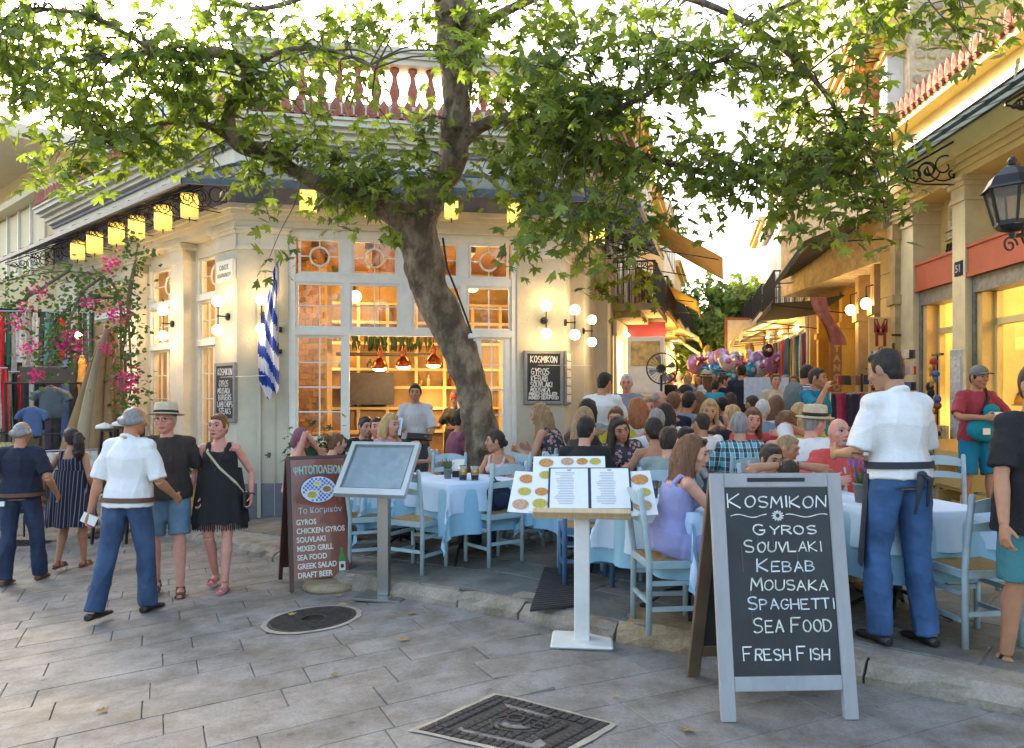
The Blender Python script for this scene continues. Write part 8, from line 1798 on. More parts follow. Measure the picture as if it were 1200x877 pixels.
# black easel stands with round white tops
for i, (px, Y) in enumerate([(118, 10.2), (137, 10.3), (153, 10.4)]):
 p = at(px, Y); t = thing('display_easel', ['black easel with a white disc, leftmost of three by the parasol', 'black easel with a white disc, middle of three by the parasol', 'black easel with a white disc, nearest the wall of three'][i], 'easel', p, R(-30)); z = 1.55 + i * .02
 for a, b in (((-.2, 0, 0), (-.14, .1, z)), ((.2, 0, 0), (.14, .1, z)), ((0, .5, 0), (0, .12, z))): mb = MB(); mb.bar(a, b, .03); mb.build('leg', BLACKM, t)
 mb = MB(); mb.bar((-.16, .1, z - .02), (.16, .1, z - .02), .03); mb.bar((-.17, .05, .7), (.17, .05, .7), .025); mb.build('crossbar', BLACKM, t)
 mb = MB(); mb.smooth = True; mb.lathe([(.0, 0), (.11, .01), (.1, .05), (.0, .09)], 18, (.0, .05, z)); mb.build('disc', PAPER, t)
# awning arm and pale awning at the far left edge
t = awning(FL, -16, -9.2, 3.1, 2.0, .9, 'pale awning over the stalls at the left edge', mat('pale_stall_awning', (.55, .52, .42), .85, .1), .1)
# bougainvillea ----------------------------------------------------------------
t = thing('bougainvillea', 'bougainvillea vine with magenta blossom arching over the stall and the left windows', 'climbing plant', at(150, 11.0)); binv = Matrix.Translation(-t.location)
def bb(mb, nm, m): o = mb.build(nm, m, t); o.matrix_parent_inverse = binv; return o
mb = MB(); mb.smooth = True; VS = []
vines = [[(150, 11.2, 640), (146, 11.0, 520), (142, 10.9, 420), (140, 10.7, 350), (120, 10.6, 325), (80, 10.5, 318), (40, 10.4, 322), (5, 10.3, 330)], [(142, 10.9, 420), (150, 10.7, 370), (158, 10.6, 310), (162, 10.5, 285)], [(140, 10.7, 350), (105, 10.5, 350), (75, 10.4, 365), (60, 10.3, 395), (40, 10.3, 430)], [(120, 10.6, 325), (95, 10.3, 345), (80, 10.1, 385), (78, 10.1, 420)], [(158, 10.6, 310), (150, 10.4, 350), (152, 10.3, 400), (154, 10.3, 450), (150, 10.3, 470)], [(80, 10.5, 318), (30, 10.3, 350), (5, 10.2, 360)]]
for v in vines:
 w_ = spline([tuple(P(a, c, b)) for a, b, c in v], 4); mb.tube(w_, [.022 * (1 - .7 * i / len(w_)) for i in range(len(w_))], 6); VS += w_[3:]
bb(mb, 'stems', mat('vine_stem', (.14, .1, .06), .85, .2))
rb_ = random.Random(31); VL = mat('vine_leaf', (.05, .1, .02), .5, .3, trans=.4, island=.4); MG = mat('magenta_bract', (.5, .03, .24), .7, .2, trans=.4, island=.25)
def small_leaf_field(pts, nm, m, s0, s1):
 mb = MB()
 for p in pts:
  Rm = leafrot(rb_); s = rb_.uniform(s0, s1); M4 = Matrix.Translation(p) @ Rm.to_4x4(); mb.add([(0, 0, 0), (s * .42, s * .45, -.1 * s), (0, s, -.05 * s), (-s * .42, s * .45, -.1 * s)], [(0, 1, 2), (0, 2, 3)], M4)
 return tag(bb(mb, nm, m), kind='stuff')
pts = [V(VS[rb_.randrange(len(VS))]) + V((rb_.gauss(0, .12), rb_.gauss(0, .12), rb_.gauss(-.04, .12))) for _ in range(1650)]
small_leaf_field(pts, 'leaves', VL, .05, .09)
cl = [(130, 308, 14, 60), (44, 340, 14, 60), (106, 353, 12, 40), (135, 368, 18, 90), (82, 402, 22, 230), (125, 406, 16, 60), (35, 406, 14, 70), (150, 446, 18, 130), (43, 438, 13, 60), (20, 378, 16, 60), (28, 362, 12, 30)]
pts = []
for px, py, r, n in cl:
 for _ in range(n): pts.append(P(px + rb_.gauss(0, r * .42), py + rb_.gauss(0, r * .38), 10.15 + rb_.gauss(0, .1)))
small_leaf_field(pts, 'blossom', MG, .035, .06)
# ---------------------------------------------------------------- the people in the photo
ct = cloth
WS = ct('white_shirt', (.68, .68, .66)); NV = ct('navy_knit', (.01, .014, .032)); JN = ct('jeans', (.03, .062, .13), 'jean'); JD = ct('dark_jeans', (.012, .025, .06), 'jean'); BKT = ct('black_knit', (.012, .012, .012)); BRT = ct('brown_tee', (.035, .025, .022))
TEAL = ct('teal_polo', (.0, .17, .26)); RED = ct('coral_tee', (.52, .07, .06)); MAR = ct('faded_red_tee', (.3, .035, .05)); LAV = ct('lavender_cotton', (.27, .28, .48)); GRT = ct('grey_green_tee', (.2, .25, .23)); PLD = ct('plaid', (.1, .3, .4), 'plaid'); YLW = ct('mustard_tee', (.42, .36, .02)); BLS = ct('blue_chambray', (.15, .22, .3)); PNK = ct('pink_shirt', (.5, .25, .26)); PLU = ct('plum_tee', (.2, .06, .09)); FLO = ct('floral', (.05, .04, .06), 'floral'); FLO2 = ct('floral_light', (.5, .42, .4), 'floral'); STR = ct('striped', (.5, .5, .5), 'stripes'); PIN = ct('pin_dress', (.012, .013, .03), 'pin'); BEI = ct('beige_shirt', (.5, .42, .3)); DEN = ct('denim_short', (.1, .17, .24), 'jean'); BLU = ct('sky_top', (.2, .32, .5)); GYS = ct('grey_stripe', (.22, .23, .28)); TRQ = ct('turquoise_shorts', (.0, .16, .28)); KHK = ct('khaki_trousers', (.4, .33, .2)); CRM = ct('cream_top', (.6, .56, .48)); CHA = ct('charcoal', (.03, .035, .045)); GRD = ct('grey_trousers', (.06, .07, .085))
LTH = mat('black_leather', (.015, .012, .01), .45, .2, 20); BRL = mat('brown_leather', (.1, .045, .025), .5, .2, 20)
def gp(px, py, zf=gz): g = ground_at(px, py, zf); return g
def belt(m=LTH, z=.1, w=0):
 def f(s, t, fine):
  k = s.k; X0, Y0 = s.Rl @ V((1, 0, 0)), s.Rl @ V((0, 1, 0)); mb = MB(); mb.smooth = True
  loft(mb, [(s.up(z + q), X0 * ((.18 + w) * k * (1 + s.fat * .25) + .012), Y0 * ((.136 + w) * k * (1 + s.fat * .35) + .012)) for q in (-.02, .02)], 30, cap=False); mb.build('belt', m, t)
 return f
def bracelet(i, m=LTH, f=.93):
 def g(s, t, fine):
  c = s.el[i].lerp(s.wr[i], f); d = (s.wr[i] - s.el[i]).normalized(); a = d.cross(V((0, 0, 1))).normalized(); b = d.cross(a); mb = MB(); mb.tube([c + (a * math.cos(q * math.pi / 6) + b * math.sin(q * math.pi / 6)) * .03 for q in range(13)], .006, 5); mb.build('watch', m, t)
 return g
PI = math.pi
# left walkers
g = gp(24, 684); s = Sk(1.74, 'm', fat=.5, feet=[(-.11, -.1, 0), (.13, .14, 0)], hands=[(-.28, -.02, .9), (.3, .12, .93)], head=(-.1, .05, 0))
person('heavy man in navy polo and dark jeans seen from behind at the left edge', g, R(8), s, 'tan', 'fringe', 'grey', True, False, [G('shirt', NV, sleeve=.42, hem=-.04), G('trousers', JD), belt(BRL, .0, .02), lambda s, t, f: (lambda mb: mb.build('phone', PAPER, t))(MB().box((-.12, -.165, .86), (.09, .02, .05)))], shoe=('shoe', BRL), seed=1)
g = gp(84, 667); s = Sk(1.62, 'f', feet=[(-.08, -.14, .04), (.08, .1, 0)], hands=[(-.33, .02, .82), (.22, .1, .86)], head=(.9, .1, 0))
person('woman in dark pinstriped strap dress with a curly ponytail walking away', g, R(2), s, 'tan', 'pony', 'dark', True, True, [G('top', PIN), lambda s, t, f: skirt(s, PIN, t, .5, 1.12, .25, .155, 3, 11, .018)], shoe=('sandal', BRL), seed=2)
g = gp(150, 722); s = Sk(1.79, 'm', lean=.05, fat=.25, feet=[(-.12, -.24, .03), (.08, .14, 0)], hands=[(-.3, -.08, .86), (.26, .24, .98)], head=(-.12, .08, .05))
g2 = g
person('balding man in white shirt and blue trousers striding away with a paper in his hand', g, R(-14), s, 'tan', 'fringe', 'grey', True, False, [G('shirt', WS, sleeve=.48, hem=-.06, collar=True), G('trousers', JN), belt(BRL, .0, .015)], shoe=('shoe', LTH), curl=(.9, .5), seed=3)
h = Matrix.Translation(g) @ Matrix.Rotation(R(-14), 4, 'Z') @ s.wr[0]; t = thing('folded_paper', 'white folded paper held in the striding man\'s left hand', 'paper', h + V((-.0, -.02, -.06)), R(10)); mb = MB(); mb.box((0, 0, 0), (.12, .012, .08), M=Matrix.Rotation(R(25), 4, 'Y')); mb.build('sheet', PAPER, t)
g = gp(196, 697); s = Sk(1.77, 'm', fat=.4, feet=[(-.12, .12, 0), (.1, -.12, .03)], hands=[(-.29, .05, .9), (.29, .02, .88)], head=(-.35, .05, 0))
person('man in straw hat, glasses, brown tee and denim shorts walking beside a woman', g, PI + R(20), s, 'pink', 'short', 'grey', True, True, [G('shirt', BRT, sleeve=.42, hem=-.07), G('shorts', DEN, legs=.46), lambda s, t, f: hat(s, t, (.5, .42, .28)), bracelet(0)], shoe=('sandal', BRL), glasses='clear', curl=(.8, .8), seed=4)
g = gp(258, 689); s = Sk(1.66, 'f', fat=.2, feet=[(-.09, .16, 0), (.08, -.12, .03)], hands=[(-.29, .02, .86), (.28, .06, .84)], head=(-.25, .02, 0))
def bag_strap(s, t, f):
 X, Yv = s.Rs @ V((1, 0, 0)), s.Rs @ V((0, 1, 0)); mb = MB(); mb.tube([s.up(.475) + X * .1, s.up(.4) + X * .08 + Yv * .12, s.up(.25) - X * .04 + Yv * .155, s.up(.1) - X * .17 + Yv * .1, s.up(-.02) - X * .22], .012, 6); mb.build('shoulder_strap', BEI, t)
 mb = MB(); mb.box(tuple(s.up(-.08) - X * .25), (.06, .2, .16)); mb.build('small_handbag', LTH, t, bevel=.02)
 mb = MB(); mb.tube([s.neck + X * .05 - V((0, 0, .03)), s.up(.4) + X * .07 + Yv * .12, s.up(.22) + Yv * .165, s.up(.4) - X * .07 + Yv * .12, s.neck - X * .05 - V((0, 0, .03))], .004, 5); mb.build('necklace', BRL, t)
person('woman in short black strap dress with tassel hem and cross body bag', g, PI + R(4), s, 'pink', 'short', 'chestnut', True, True, [G('top', BKT, loose=1.1), lambda s, t, f: skirt(s, BKT, t, .62, 1.12, .225, .175, 5, 9, .012, fringe=True), bag_strap, bracelet(0)], shoe=('flip', ct('pink_rubber', (.5, .15, .15))), curl=(.8, .5), seed=5)
# standing waiter with the apron
s = Sk(1.82, 'm', fat=.0, lean=.05, feet=[(-.12, .02, 0), (.14, -.06, 0)], hands=[(-.2, .3, 1.12), (.16, .3, 1.08)], head=(.35, .32, 0), elbows=[(-.45, -1, -.5), (.45, -1, -.5)])
wx, wy = ctr(1054, 4.62)
def apron(s, t, f):
 mb = MB(); mb.smooth = True; n = 16; vs = []
 for j in range(9):
  for i in range(n + 1): a = PI * (.02 + .96 * i / n); z = 1.02 - j * .07; vs.append((math.cos(a) * (.2 + .012 * j * .3), math.sin(a) * (.165 + .006 * j) + .01 + .006 * math.sin(i * 1.7) * j * .2, z))
 mb.add(vs, [(j * (n + 1) + i, j * (n + 1) + i + 1, (j + 1) * (n + 1) + i + 1, (j + 1) * (n + 1) + i) for j in range(8) for i in range(n)]); mb.build('apron', CHA, t)
 mb = MB(); mb.smooth = True; mb.tube([(.0, -.165, 1.03), (-.03, -.2, .99), (-.02, -.175, .9), (-.05, -.18, .8)], [.016, .02, .013, .008], 7); mb.tube([(.0, -.165, 1.03), (.04, -.2, 1.0), (.05, -.175, .92), (.035, -.18, .84)], [.016, .02, .013, .008], 7); mb.ell((.0, -.18, 1.03), (.03, .02, .02)); mb.build('apron_knot', CHA, t)
person('tall waiter in white shirt and blue jeans seen from behind taking an order', (wx, wy, tz(wx, wy)), R(14), s, 'olive', 'short', 'black', True, True, [G('shirt', ct('white_shirt', (.68, .68, .66)), sleeve=.46, hem=-.0, loose=1.0, collar=True), G('trousers', ct('bright_jeans', (.03, .085, .2), 'jean')), belt(CHA, .08, .01), apron], shoe=('shoe', LTH), seed=6)
# waiter inside
s = Sk(1.8, 'm', feet=[(-.1, 0, 0), (.1, 0, 0)], hands=[(.28, .22, 1.0), (-.2, .38, 1.14)], head=(.05, .12, 0))
s = Sk(1.8, 'm', hands=[(-.2, .3, 1.02), (.16, .34, 1.14)], head=(.05, .12, 0))
x, y = ctr(487, 10.7); person('waiter in pale shirt holding a tablet in the open restaurant front', (x, y, .02), PI, s, 'olive', 'short', 'black', True, True, [G('shirt', ct('pale_shirt', (.52, .5, .5)), sleeve=.48, hem=.02, collar=True), G('trousers', GRD)], shoe=('shoe', LTH), seed=7)
t = thing('tablet', 'white framed tablet held up by the waiter in the restaurant front', 'tablet', (x - .22, y - .42, 1.2), R(-12)); M = Matrix.Rotation(R(-20), 4, 'X'); mb = MB(); mb.box((0, 0, 0), (.19, .012, .24), M); mb.build('frame', PLATE, t); mb = MB(); mb.box((0, -.007, 0), (.155, .004, .2), M); mb.build('screen', mat('tablet_screen', (.03, .08, .15), .3, emit=(.05, .12, .22), estr=.5), t)
t = thing('menu_folder', 'thin black menu folder in the waiter\'s other hand', 'menu', (x + .1, y - .36, 1.06), R(15)); mb = MB(); mb.box((0, 0, 0), (.34, .02, .2), Matrix.Rotation(R(-70), 4, 'X') @ Matrix.Rotation(R(12), 4, 'Y')); mb.build('cover', BLACKM, t)
s = Sk(1.7, 'f', hands=[(-.2, .35, 1.1), (.16, .34, 1.1)], head=(.9, .3, 0)); x, y = ctr(533, 12.3)
def bandana(s, t, f): mb = MB(); mb.smooth = True; M = s.Rh.to_4x4(); mb.ell(s.hc + s.Rh @ V((0, -.01, .035)), (.085, .102, .09), 16, 10, M); mb.build('red_headscarf', ct('red_scarf', (.5, .04, .01)), t)
person('cook with red headscarf behind the bar counter', (x, y, .02), PI - R(30), s, 'olive', 'bun', 'black', False, True, [G('shirt', BKT, sleeve=.4), G('trousers', BKT), bandana], seed=8)
# man with cap and man in black at the right
s = Sk(1.75, 'm', feet=[(-.12, .1, 0), (.13, -.02, 0)], hands=[(-.1, .3, 1.14), (.12, .3, 1.15)], head=(.1, .12, 0), elbows=[(-1, -.3, -.6), (1, -.3, -.6)], fat=.1)
x, y = ctr(1144, 8.6)
def sling(s, t, f):
 mb = MB(); mb.tube([(-.1, .0, 1.47), (-.05, .13, 1.36), (.04, .17, 1.2)], .02, 6); mb.build('sling_strap', LTH, t); mb = MB(); mb.ell((.05, .2, 1.02), (.2, .09, .14)); mb.ell((-.05, .18, 1.2), (.1, .06, .1)); me = remesh(mb, .014, 2, 'sling_bag'); wrinkle(me, .02, 6, 4); me.materials.append(ct('teal_nylon', (.0, .2, .27))); link('sling_bag', me, t); mb = MB(); mb.box((.09, .295, 1.0), (.08, .01, .07), rz=0); mb.build('patch', PAPER, t)
 mb = MB(); mb.box((0, .36, 1.15), (.09, .02, .12)); mb.build('phone', PLATE, t)
person('man in grey cap, red tee and turquoise shorts with a teal sling bag', (x, y, tz(x, y)), PI + R(4), s, 'tan', 'short', 'black', True, True, [G('shirt', MAR, sleeve=.42), G('shorts', TRQ, legs=.5), lambda s, t, f: hat(s, t, (.16, .16, .15), 'cap'), sling], shoe=('sandal', LTH), curl=(.9, .9), seed=9)
s = Sk(1.76, 'm', feet=[(-.12, .1, 0), (.12, -.06, 0)], hands=[(-.32, .12, .83), (.3, .12, .82)], head=(-.1, .05, 0), fat=.25)
x, y = ctr(1211, 4.3);
person('man in black shirt and turquoise shorts cut by the right picture edge', (x, y, tz(x, y) - .06), PI + R(10), s, 'tan', 'short', 'dark', True, True, [G('shirt', BKT, sleeve=.42, hem=-.17, loose=1.08), G('shorts', ct('sea_green_shorts', (.05, .18, .2)), legs=.5)], shoe=('sandal', LTH), seed=10)
# seated and standing diners -----------------------------------------------------
seat_n = [0]
def seated(px, hy, Y, rz, label, skn, hs, hk, wear, sex='m', lean=.15, head=(0, .12, 0), hands=None, fine=False, fat=0., chairk='pale', seed=None, face_=None, twist=0, extra=(), elbows=None, H=1.72, side=0, hy_ok=True, ch=True, curl=(.5, .5)):
 """px, hy: where the crown of the head shows in the photo; the body is scaled a little to meet it"""
 seat_n[0] += 1; sd_ = seat_n[0] if seed is None else seed; x, y = ctr(px, Y)
 hands = hands or [(-.16, .42, .78), (.16, .42, .78)]
 rv = random.Random(sd_ * 7)
 if not fine: lean += rv.uniform(-.1, .12); side += rv.uniform(-.09, .09); head = (head[0] + rv.uniform(-.55, .55), head[1] + rv.uniform(-.12, .15), rv.uniform(-.15, .15)); hands = [(hands[0][0] + rv.uniform(-.1, .05), hands[0][1], hands[0][2] + rv.choice([0, .02, .25])), (hands[1][0] + rv.uniform(-.05, .1), hands[1][1], hands[1][2] + rv.choice([0, .03, .2]))]
 s = Sk(H, sex, sit=True, lean=lean, head=head, hands=hands, fat=fat, twist=twist, elbows=elbows, side=side)
 top = (s.hc + s.Rh @ V((0, 0, .11))); z0 = tz(x, y); want = EYE - (hy - HY) / F * Y; k = max(.9, min(1.1, (want - z0) / top.z))
 off = Matrix.Rotation(rz, 3, 'Z') @ V((top.x, top.y, 0)); x -= off.x; y -= off.y
 if ch: cx_, cy_ = x, y; c = chair(cx_, cy_, rz, 'pale blue chair under the ' + label if chairk == 'pale' else 'dark blue chair under the ' + label, chairk, z0); c['label'] = ' '.join(c['label'].split()[:15])
 return person(label, (x, y, z0 - (.56 * (k - 1)) * 0 + (want - z0 - top.z * k) * .5), rz, s, skn, hs, hk, fine, face_ if face_ is not None else (abs((rz + head[0]) % (2 * PI) - PI) < 2.0), [G(a, m) if isinstance(a, str) else a for a, m in [(w_ if isinstance(w_, tuple) else (w_, None)) for w_ in wear]] + list(extra), hidden=False, seed=sd_, s=k, curl=curl)
T_ = lambda m, sl=.42: (G('shirt', m, sleeve=sl), None)
J_ = (G('trousers', JD), None); JK = (G('trousers', KHK), None)
bk, fr, lf, rt = 0, PI, PI / 2, -PI / 2     # facing away, to the camera, left, right
# foreground
x_ = seated(818, 513, 4.95, R(-84), 'woman with long chestnut hair in a lavender dress at the near table', 'fair', 'long', 'chestnut', [(G('top', LAV), None), (lambda s, t, f: None, None)], 'f', .2, (-.45, .25, 0), fine=True, face_=True, hands=[(-.2, .46, .8), (.1, .5, .82)], extra=[lambda s, t, f: garment(s, 'shorts', LAV, t, f, legs=.42, infl=.035, name='dress_skirt'), lambda s, t, f: (lambda mb: mb.build('sunglasses', BLACKM, t))(MB().ell(s.hc + s.Rh @ V((-.03, .06, .1)), (.03, .012, .02), 8, 6).ell(s.hc + s.Rh @ V((.035, .06, .1)), (.03, .012, .02), 8, 6))])
seated(578, 508, 7.75, R(150), 'woman with low bun and floral strap top at the beer table', 'tan', 'lowbun', 'dark', [(G('top', FLO2), None), J_], 'f', .22, (-.9, .1, 0), fine=True, face_=True, hands=[(-.25, .5, .8), (.12, .42, .82)])
seated(908, 528, 5.55, PI + R(6), 'dark haired girl leaning forward behind the chalkboard', 'olive', 'bun', 'dark', [(G('shirt', ct('mint_tee', (.3, .45, .4)), sleeve=.3), None), J_], 'f', .3, (.1, .2, 0), hands=[(-.3, .3, .86), (.3, .34, .86)], fine=True, ch=False)
seated(921, 549, 5.12, R(-4), 'dark haired boy with both hands clasped on his head', 'tan', 'buzz', 'dark', [(G('shirt', ct('white_tee', (.6, .6, .58)), sleeve=.25), None), J_], 'm', .25, (0, .25, 0), hands=[(-.05, .17, 1.2), (.05, .17, 1.2)], elbows=[(-1, .0, .15), (1, .0, .15)], fine=True, H=1.6, face_=False, curl=(.8, .8), extra=[bracelet(0, BRL), bracelet(1, BRL)])
seated(983, 491, 6.25, PI + R(16), 'bald man with grey goatee in a coral red tee', 'pink', None, 'grey', [T_(RED), JK], 'm', .12, (-.1, .0, 0), fine=True, fat=.6, hands=[(-.2, .4, .9), (.28, .36, .82)], extra=[lambda s, t, f: (lambda mb: mb.build('goatee', hairm('grey'), t))(MB().ell(s.hc + s.Rh @ V((0, .093, -.088)), (.022, .016, .022), 10, 8))])
seated(957, 481, 6.9, R(-35), 'man in straw hat and white shirt seen from behind', 'pink', 'short', 'grey', [T_(WS), JK], 'm', .25, (-.3, .2, 0), fat=.4, extra=[lambda s, t, f: hat(s, t, (.5, .3, .12))])
seated(930, 512, 6.35, PI + R(60), 'boy with bleached blond top behind the girl', 'tan', 'buzz', 'light', [T_(RED), J_], 'm', .2, (.3, .3, 0), H=1.55)
seated(925, 485, 7.3, R(-60), 'woman with curly pinned up brown hair looking right', 'pink', 'curly', 'chestnut', [(G('tube', WS), None), J_], 'f', .12, (-.25, .05, 0), face_=True)
seated(935, 474, 8.1, R(-20), 'blond woman in a mustard yellow top seen from behind', 'fair', 'bob', 'blond', [T_(YLW), JK], 'f', .2)
seated(866, 485, 7.2, R(4), 'man in teal plaid shirt with his back to the camera', 'fair', 'short', 'grey', [T_(PLD), J_], 'm', .12, (-.2, .05, 0), fine=True, fat=.35)
seated(884, 480, 8.0, PI + R(12), 'smiling woman in a pinkish red top facing the camera', 'pink', 'bob', 'chestnut', [T_(RED), J_], 'f', .15)
seated(895, 470, 9.2, R(-10), 'grey haired man in chambray shirt seen from behind', 'fair', 'short', 'white', [T_(BLS), J_], 'm', .12)
seated(858, 476, 8.3, R(12), 'blond diner in black partly hidden by the plaid shirt', 'fair', 'short', 'blond', [T_(BKT), J_], 'm', .2)
seated(785, 502, 6.35, R(-18), 'man in grey green tee with his back to the camera', 'fair', 'short', 'dark', [T_(GRT), J_], 'm', .1, (-.35, .05, 0), fine=True, fat=.3)
seated(765, 491, 6.9, R(8), 'woman with bare shoulders and blue dress seen from behind', 'tan', 'lowbun', 'black', [(G('tube', BLU), None), (G('shorts', BLU, legs=.4, infl=.03), None)], 'f', .12, (0, .1, 0), fine=True)
seated(806, 502, 7.2, PI + R(18), 'dark haired man glancing at the camera between two diners', 'tan', 'short', 'black', [T_(WS), J_], 'm', .2, (.2, .05, 0))
seated(688, 490, 6.9, R(-12), 'black haired diner in black tee with his back turned', 'fair', 'short', 'black', [T_(BKT), J_], 'm', .2, (-.3, .15, 0), fine=True, fat=.3)
seated(724, 491, 7.4, PI + R(10), 'woman with headband in plum floral blouse leaning to the left', 'tan', 'halflong', 'dark', [T_(FLO), J_], 'f', .25, (.1, .3, .3), side=.12, hands=[(-.15, .42, .8), (.2, .4, .78)], fine=True)
seated(686, 479, 7.9, R(-50), 'woman with honey brown hair beside the black haired diner', 'fair', 'halflong', 'light', [T_(BRT), J_], 'f', .15)
seated(690, 468, 8.8, R(-35), 'dark haired woman in grey green top by the yellow box', 'tan', 'halflong', 'black', [T_(GRT), J_], 'f', .2)
seated(746, 468, 8.6, R(6), 'red blond woman in a cream top seen from behind', 'fair', 'bob', 'red', [T_(CRM), J_], 'f', .1)
seated(722, 478, 8.4, PI - R(10), 'young face peeping between diners near the red blond woman', 'fair', 'short', 'chestnut', [T_(YLW), J_], 'f', .1, H=1.6)
seated(759, 466, 9.5, PI + R(14), 'pink faced man facing the camera behind the red blond woman', 'pink', 'buzz', 'light', [T_(PNK), J_], 'm', .1)
seated(772, 458, 10.6, PI + R(70), 'balding man in a pale pink shirt looking right', 'pink', 'fringe', 'grey', [T_(PNK), J_], 'm', .2, face_=True)
seated(768, 481, 8.0, R(10), 'grey haired man in white tee seen from behind in the middle', 'fair', 'short', 'grey', [T_(WS), J_], 'm', .15)
seated(779, 474, 8.6, R(-20), 'dark long haired diner in white behind the grey haired man', 'fair', 'halflong', 'black', [T_(WS), J_], 'f', .15)
seated(790, 461, 9.4, R(6), 'brown haired man in dark navy shirt seen from behind', 'pink', 'short', 'chestnut', [T_(NV), J_], 'm', .1, fat=.2)
seated(800, 466, 10.2, R(-30), 'blond child like diner beside the navy shirted man', 'fair', 'bob', 'blond', [T_(RED), J_], 'f', .1)
seated(808, 460, 9.8, R(-50), 'man in a checked pale blue shirt looking to the right', 'tan', 'short', 'black', [T_(BLS), J_], 'm', .2, face_=True)
seated(803, 453, 12.0, R(80), 'man in a dark cap looking left further back', 'tan', 'short', 'black', [T_(BKT), J_], 'm', .1, (0, 0, 0), face_=True, extra=[lambda s, t, f: hat(s, t, (.02, .02, .02), 'cap')])
seated(819, 460, 10.4, R(-15), 'woman with long wavy brown hair in the third row', 'fair', 'long', 'chestnut', [T_(BRT), J_], 'f', .1)
seated(832, 470, 8.9, PI + R(12), 'blond woman with headband in a maroon sleeveless top', 'fair', 'bob', 'blond', [(G('top', ct('maroon_top', (.12, .02, .04))), None), J_], 'f', .2, (0, .25, 0))
seated(821, 485, 8.0, R(5), 'small dark haired child in white seen from behind', 'tan', 'short', 'dark', [T_(WS), J_], 'm', .05, H=1.5)
seated(845, 466, 10.5, R(20), 'dark haired diner in grey beyond the blond woman', 'tan', 'short', 'black', [T_(CHA), J_], 'm', .2)
seated(858, 462, 11.2, R(-40), 'dark haired woman in charcoal in the back row', 'tan', 'bob', 'dark', [T_(CHA), J_], 'f', .2)
seated(910, 465, 9.6, R(-30), 'brown haired woman between the grey haired man and the polo man', 'fair', 'long', 'chestnut', [T_(CRM), J_], 'f', .15)
seated(880, 465, 10.6, R(30), 'dark haired diner behind the grey haired man', 'tan', 'short', 'dark', [T_(BKT), J_], 'm', .1)
seated(633, 475, 8.9, R(62), 'girl with long blond hair in a black floral dress by the wall', 'fair', 'long', 'light', [(G('top', FLO), None), (G('shorts', FLO, legs=.42, infl=.03), None)], 'f', .35, (-.1, .25, 0), fine=True, face_=True)
seated(543, 480, 9.2, R(-70), 'bearded man in a plum tee left of the trunk', 'tan', 'short', 'black', [T_(PLU), J_], 'm', .15, (0, .1, 0), face_=True, fine=True)
seated(430, 490, 9.7, PI + R(12), 'dark haired woman dining under the restaurant window', 'fair', 'bun', 'black', [T_(NV), J_], 'f', .15)
seated(441, 490, 9.3, PI + R(40), 'balding man dining under the restaurant window', 'pink', 'buzz', 'dark', [T_(BRT), J_], 'm', .15)
seated(459, 486, 8.7, PI + R(60), 'blond woman with sunglasses on her hair at the window table', 'fair', 'bob', 'blond', [T_(PNK), J_], 'f', .1, (.2, .05, 0))
seated(397, 509, 8.5, R(-40), 'girl with brown bun beside the brown menu board', 'fair', 'bun', 'chestnut', [(G('top', CRM), None), (G('shorts', BRT, legs=.4), None)], 'f', .25, (-.3, .15, 0), chairk='dark', face_=True, fine=True)
seated(356, 502, 8.9, R(-75), 'woman with a plum headscarf eating behind the brown menu board', 'pink', None, 'dark', [(G('tube', PNK), None), J_], 'f', .1, (0, .1, 0), face_=True, fine=True, hands=[(-.05, .26, 1.05), (.06, .27, 1.05)], extra=[lambda s, t, f: (lambda mb: mb.build('headscarf', ct('plum_scarf', (.2, .08, .1)), t))(MB().ell(s.hc + s.Rh @ V((0, -.02, .02)), (.086, .1, .105), 14, 10, s.Rh.to_4x4()).ell(s.hc + s.Rh @ V((0, -.09, -.06)), (.05, .05, .08), 10, 8))], ch=False)
# standing people further back
def standing(px, hy, Y, rz, label, skn, hs, hk, wear, sex='m', H=1.75, head=(0, .05, 0), hands=None, fat=.1, fine=False, face_=None, extra=(), elbows=None):
 x, y = ctr(px, Y); z0 = tz(x, y); s = Sk(H, sex, head=head, hands=hands, fat=fat, elbows=elbows, feet=[(-.11, .1, 0), (.11, -.06, 0)]); top = s.hc.z + .11; want = EYE - (hy - HY) / F * Y; k = max(.93, min(1.08, (want - z0) / top))
 seat_n[0] += 1
 return person(label, (x, y, z0), rz, s, skn, hs, hk, fine, face_ if face_ is not None else (abs((rz + head[0]) % (2 * PI) - PI) < 2.0), [w_[0] for w_ in wear] + list(extra), seed=seat_n[0], s=k)
standing(706, 438, 9.3, R(-22), 'dark haired man in white shirt standing by the corner with his back turned', 'tan', 'short', 'black', [T_(WS, .46), J_], fine=True, head=(-.5, .2, 0), hands=[(-.3, .1, .9), (.2, .35, 1.05)])
standing(734, 440, 10.4, PI - R(10), 'grey haired man in grey checked shirt standing by the lane wall', 'pink', 'short', 'white', [T_(GYS, .46), J_], fine=True, head=(0, .15, 0), fat=.4)
standing(954, 433, 9.4, PI + R(28), 'man in teal polo standing with a hand raised to his chin', 'tan', 'short', 'dark', [T_(TEAL), JK], fine=True, head=(.4, .1, 0), hands=[(-.32, .1, .9), (.1, .25, 1.45)], elbows=[(-.4, -1, -.2), (.6, .4, -1)])
def backpack(m):
 def f(s, t, fn): mb = MB(); mb.ell((0, -.2, 1.25), (.16, .11, .24)); me = remesh(mb, .02, 1, 'backpack'); wrinkle(me, .02, 5, 1); me.materials.append(m); link('backpack', me, t)
 return f
standing(942, 429, 10.4, R(-60), 'man in striped tee with a grey backpack looking right', 'tan', 'short', 'black', [T_(STR), J_], head=(-.1, .3, 0), extra=[backpack(ct('grey_pack', (.12, .15, .15)))], face_=True)
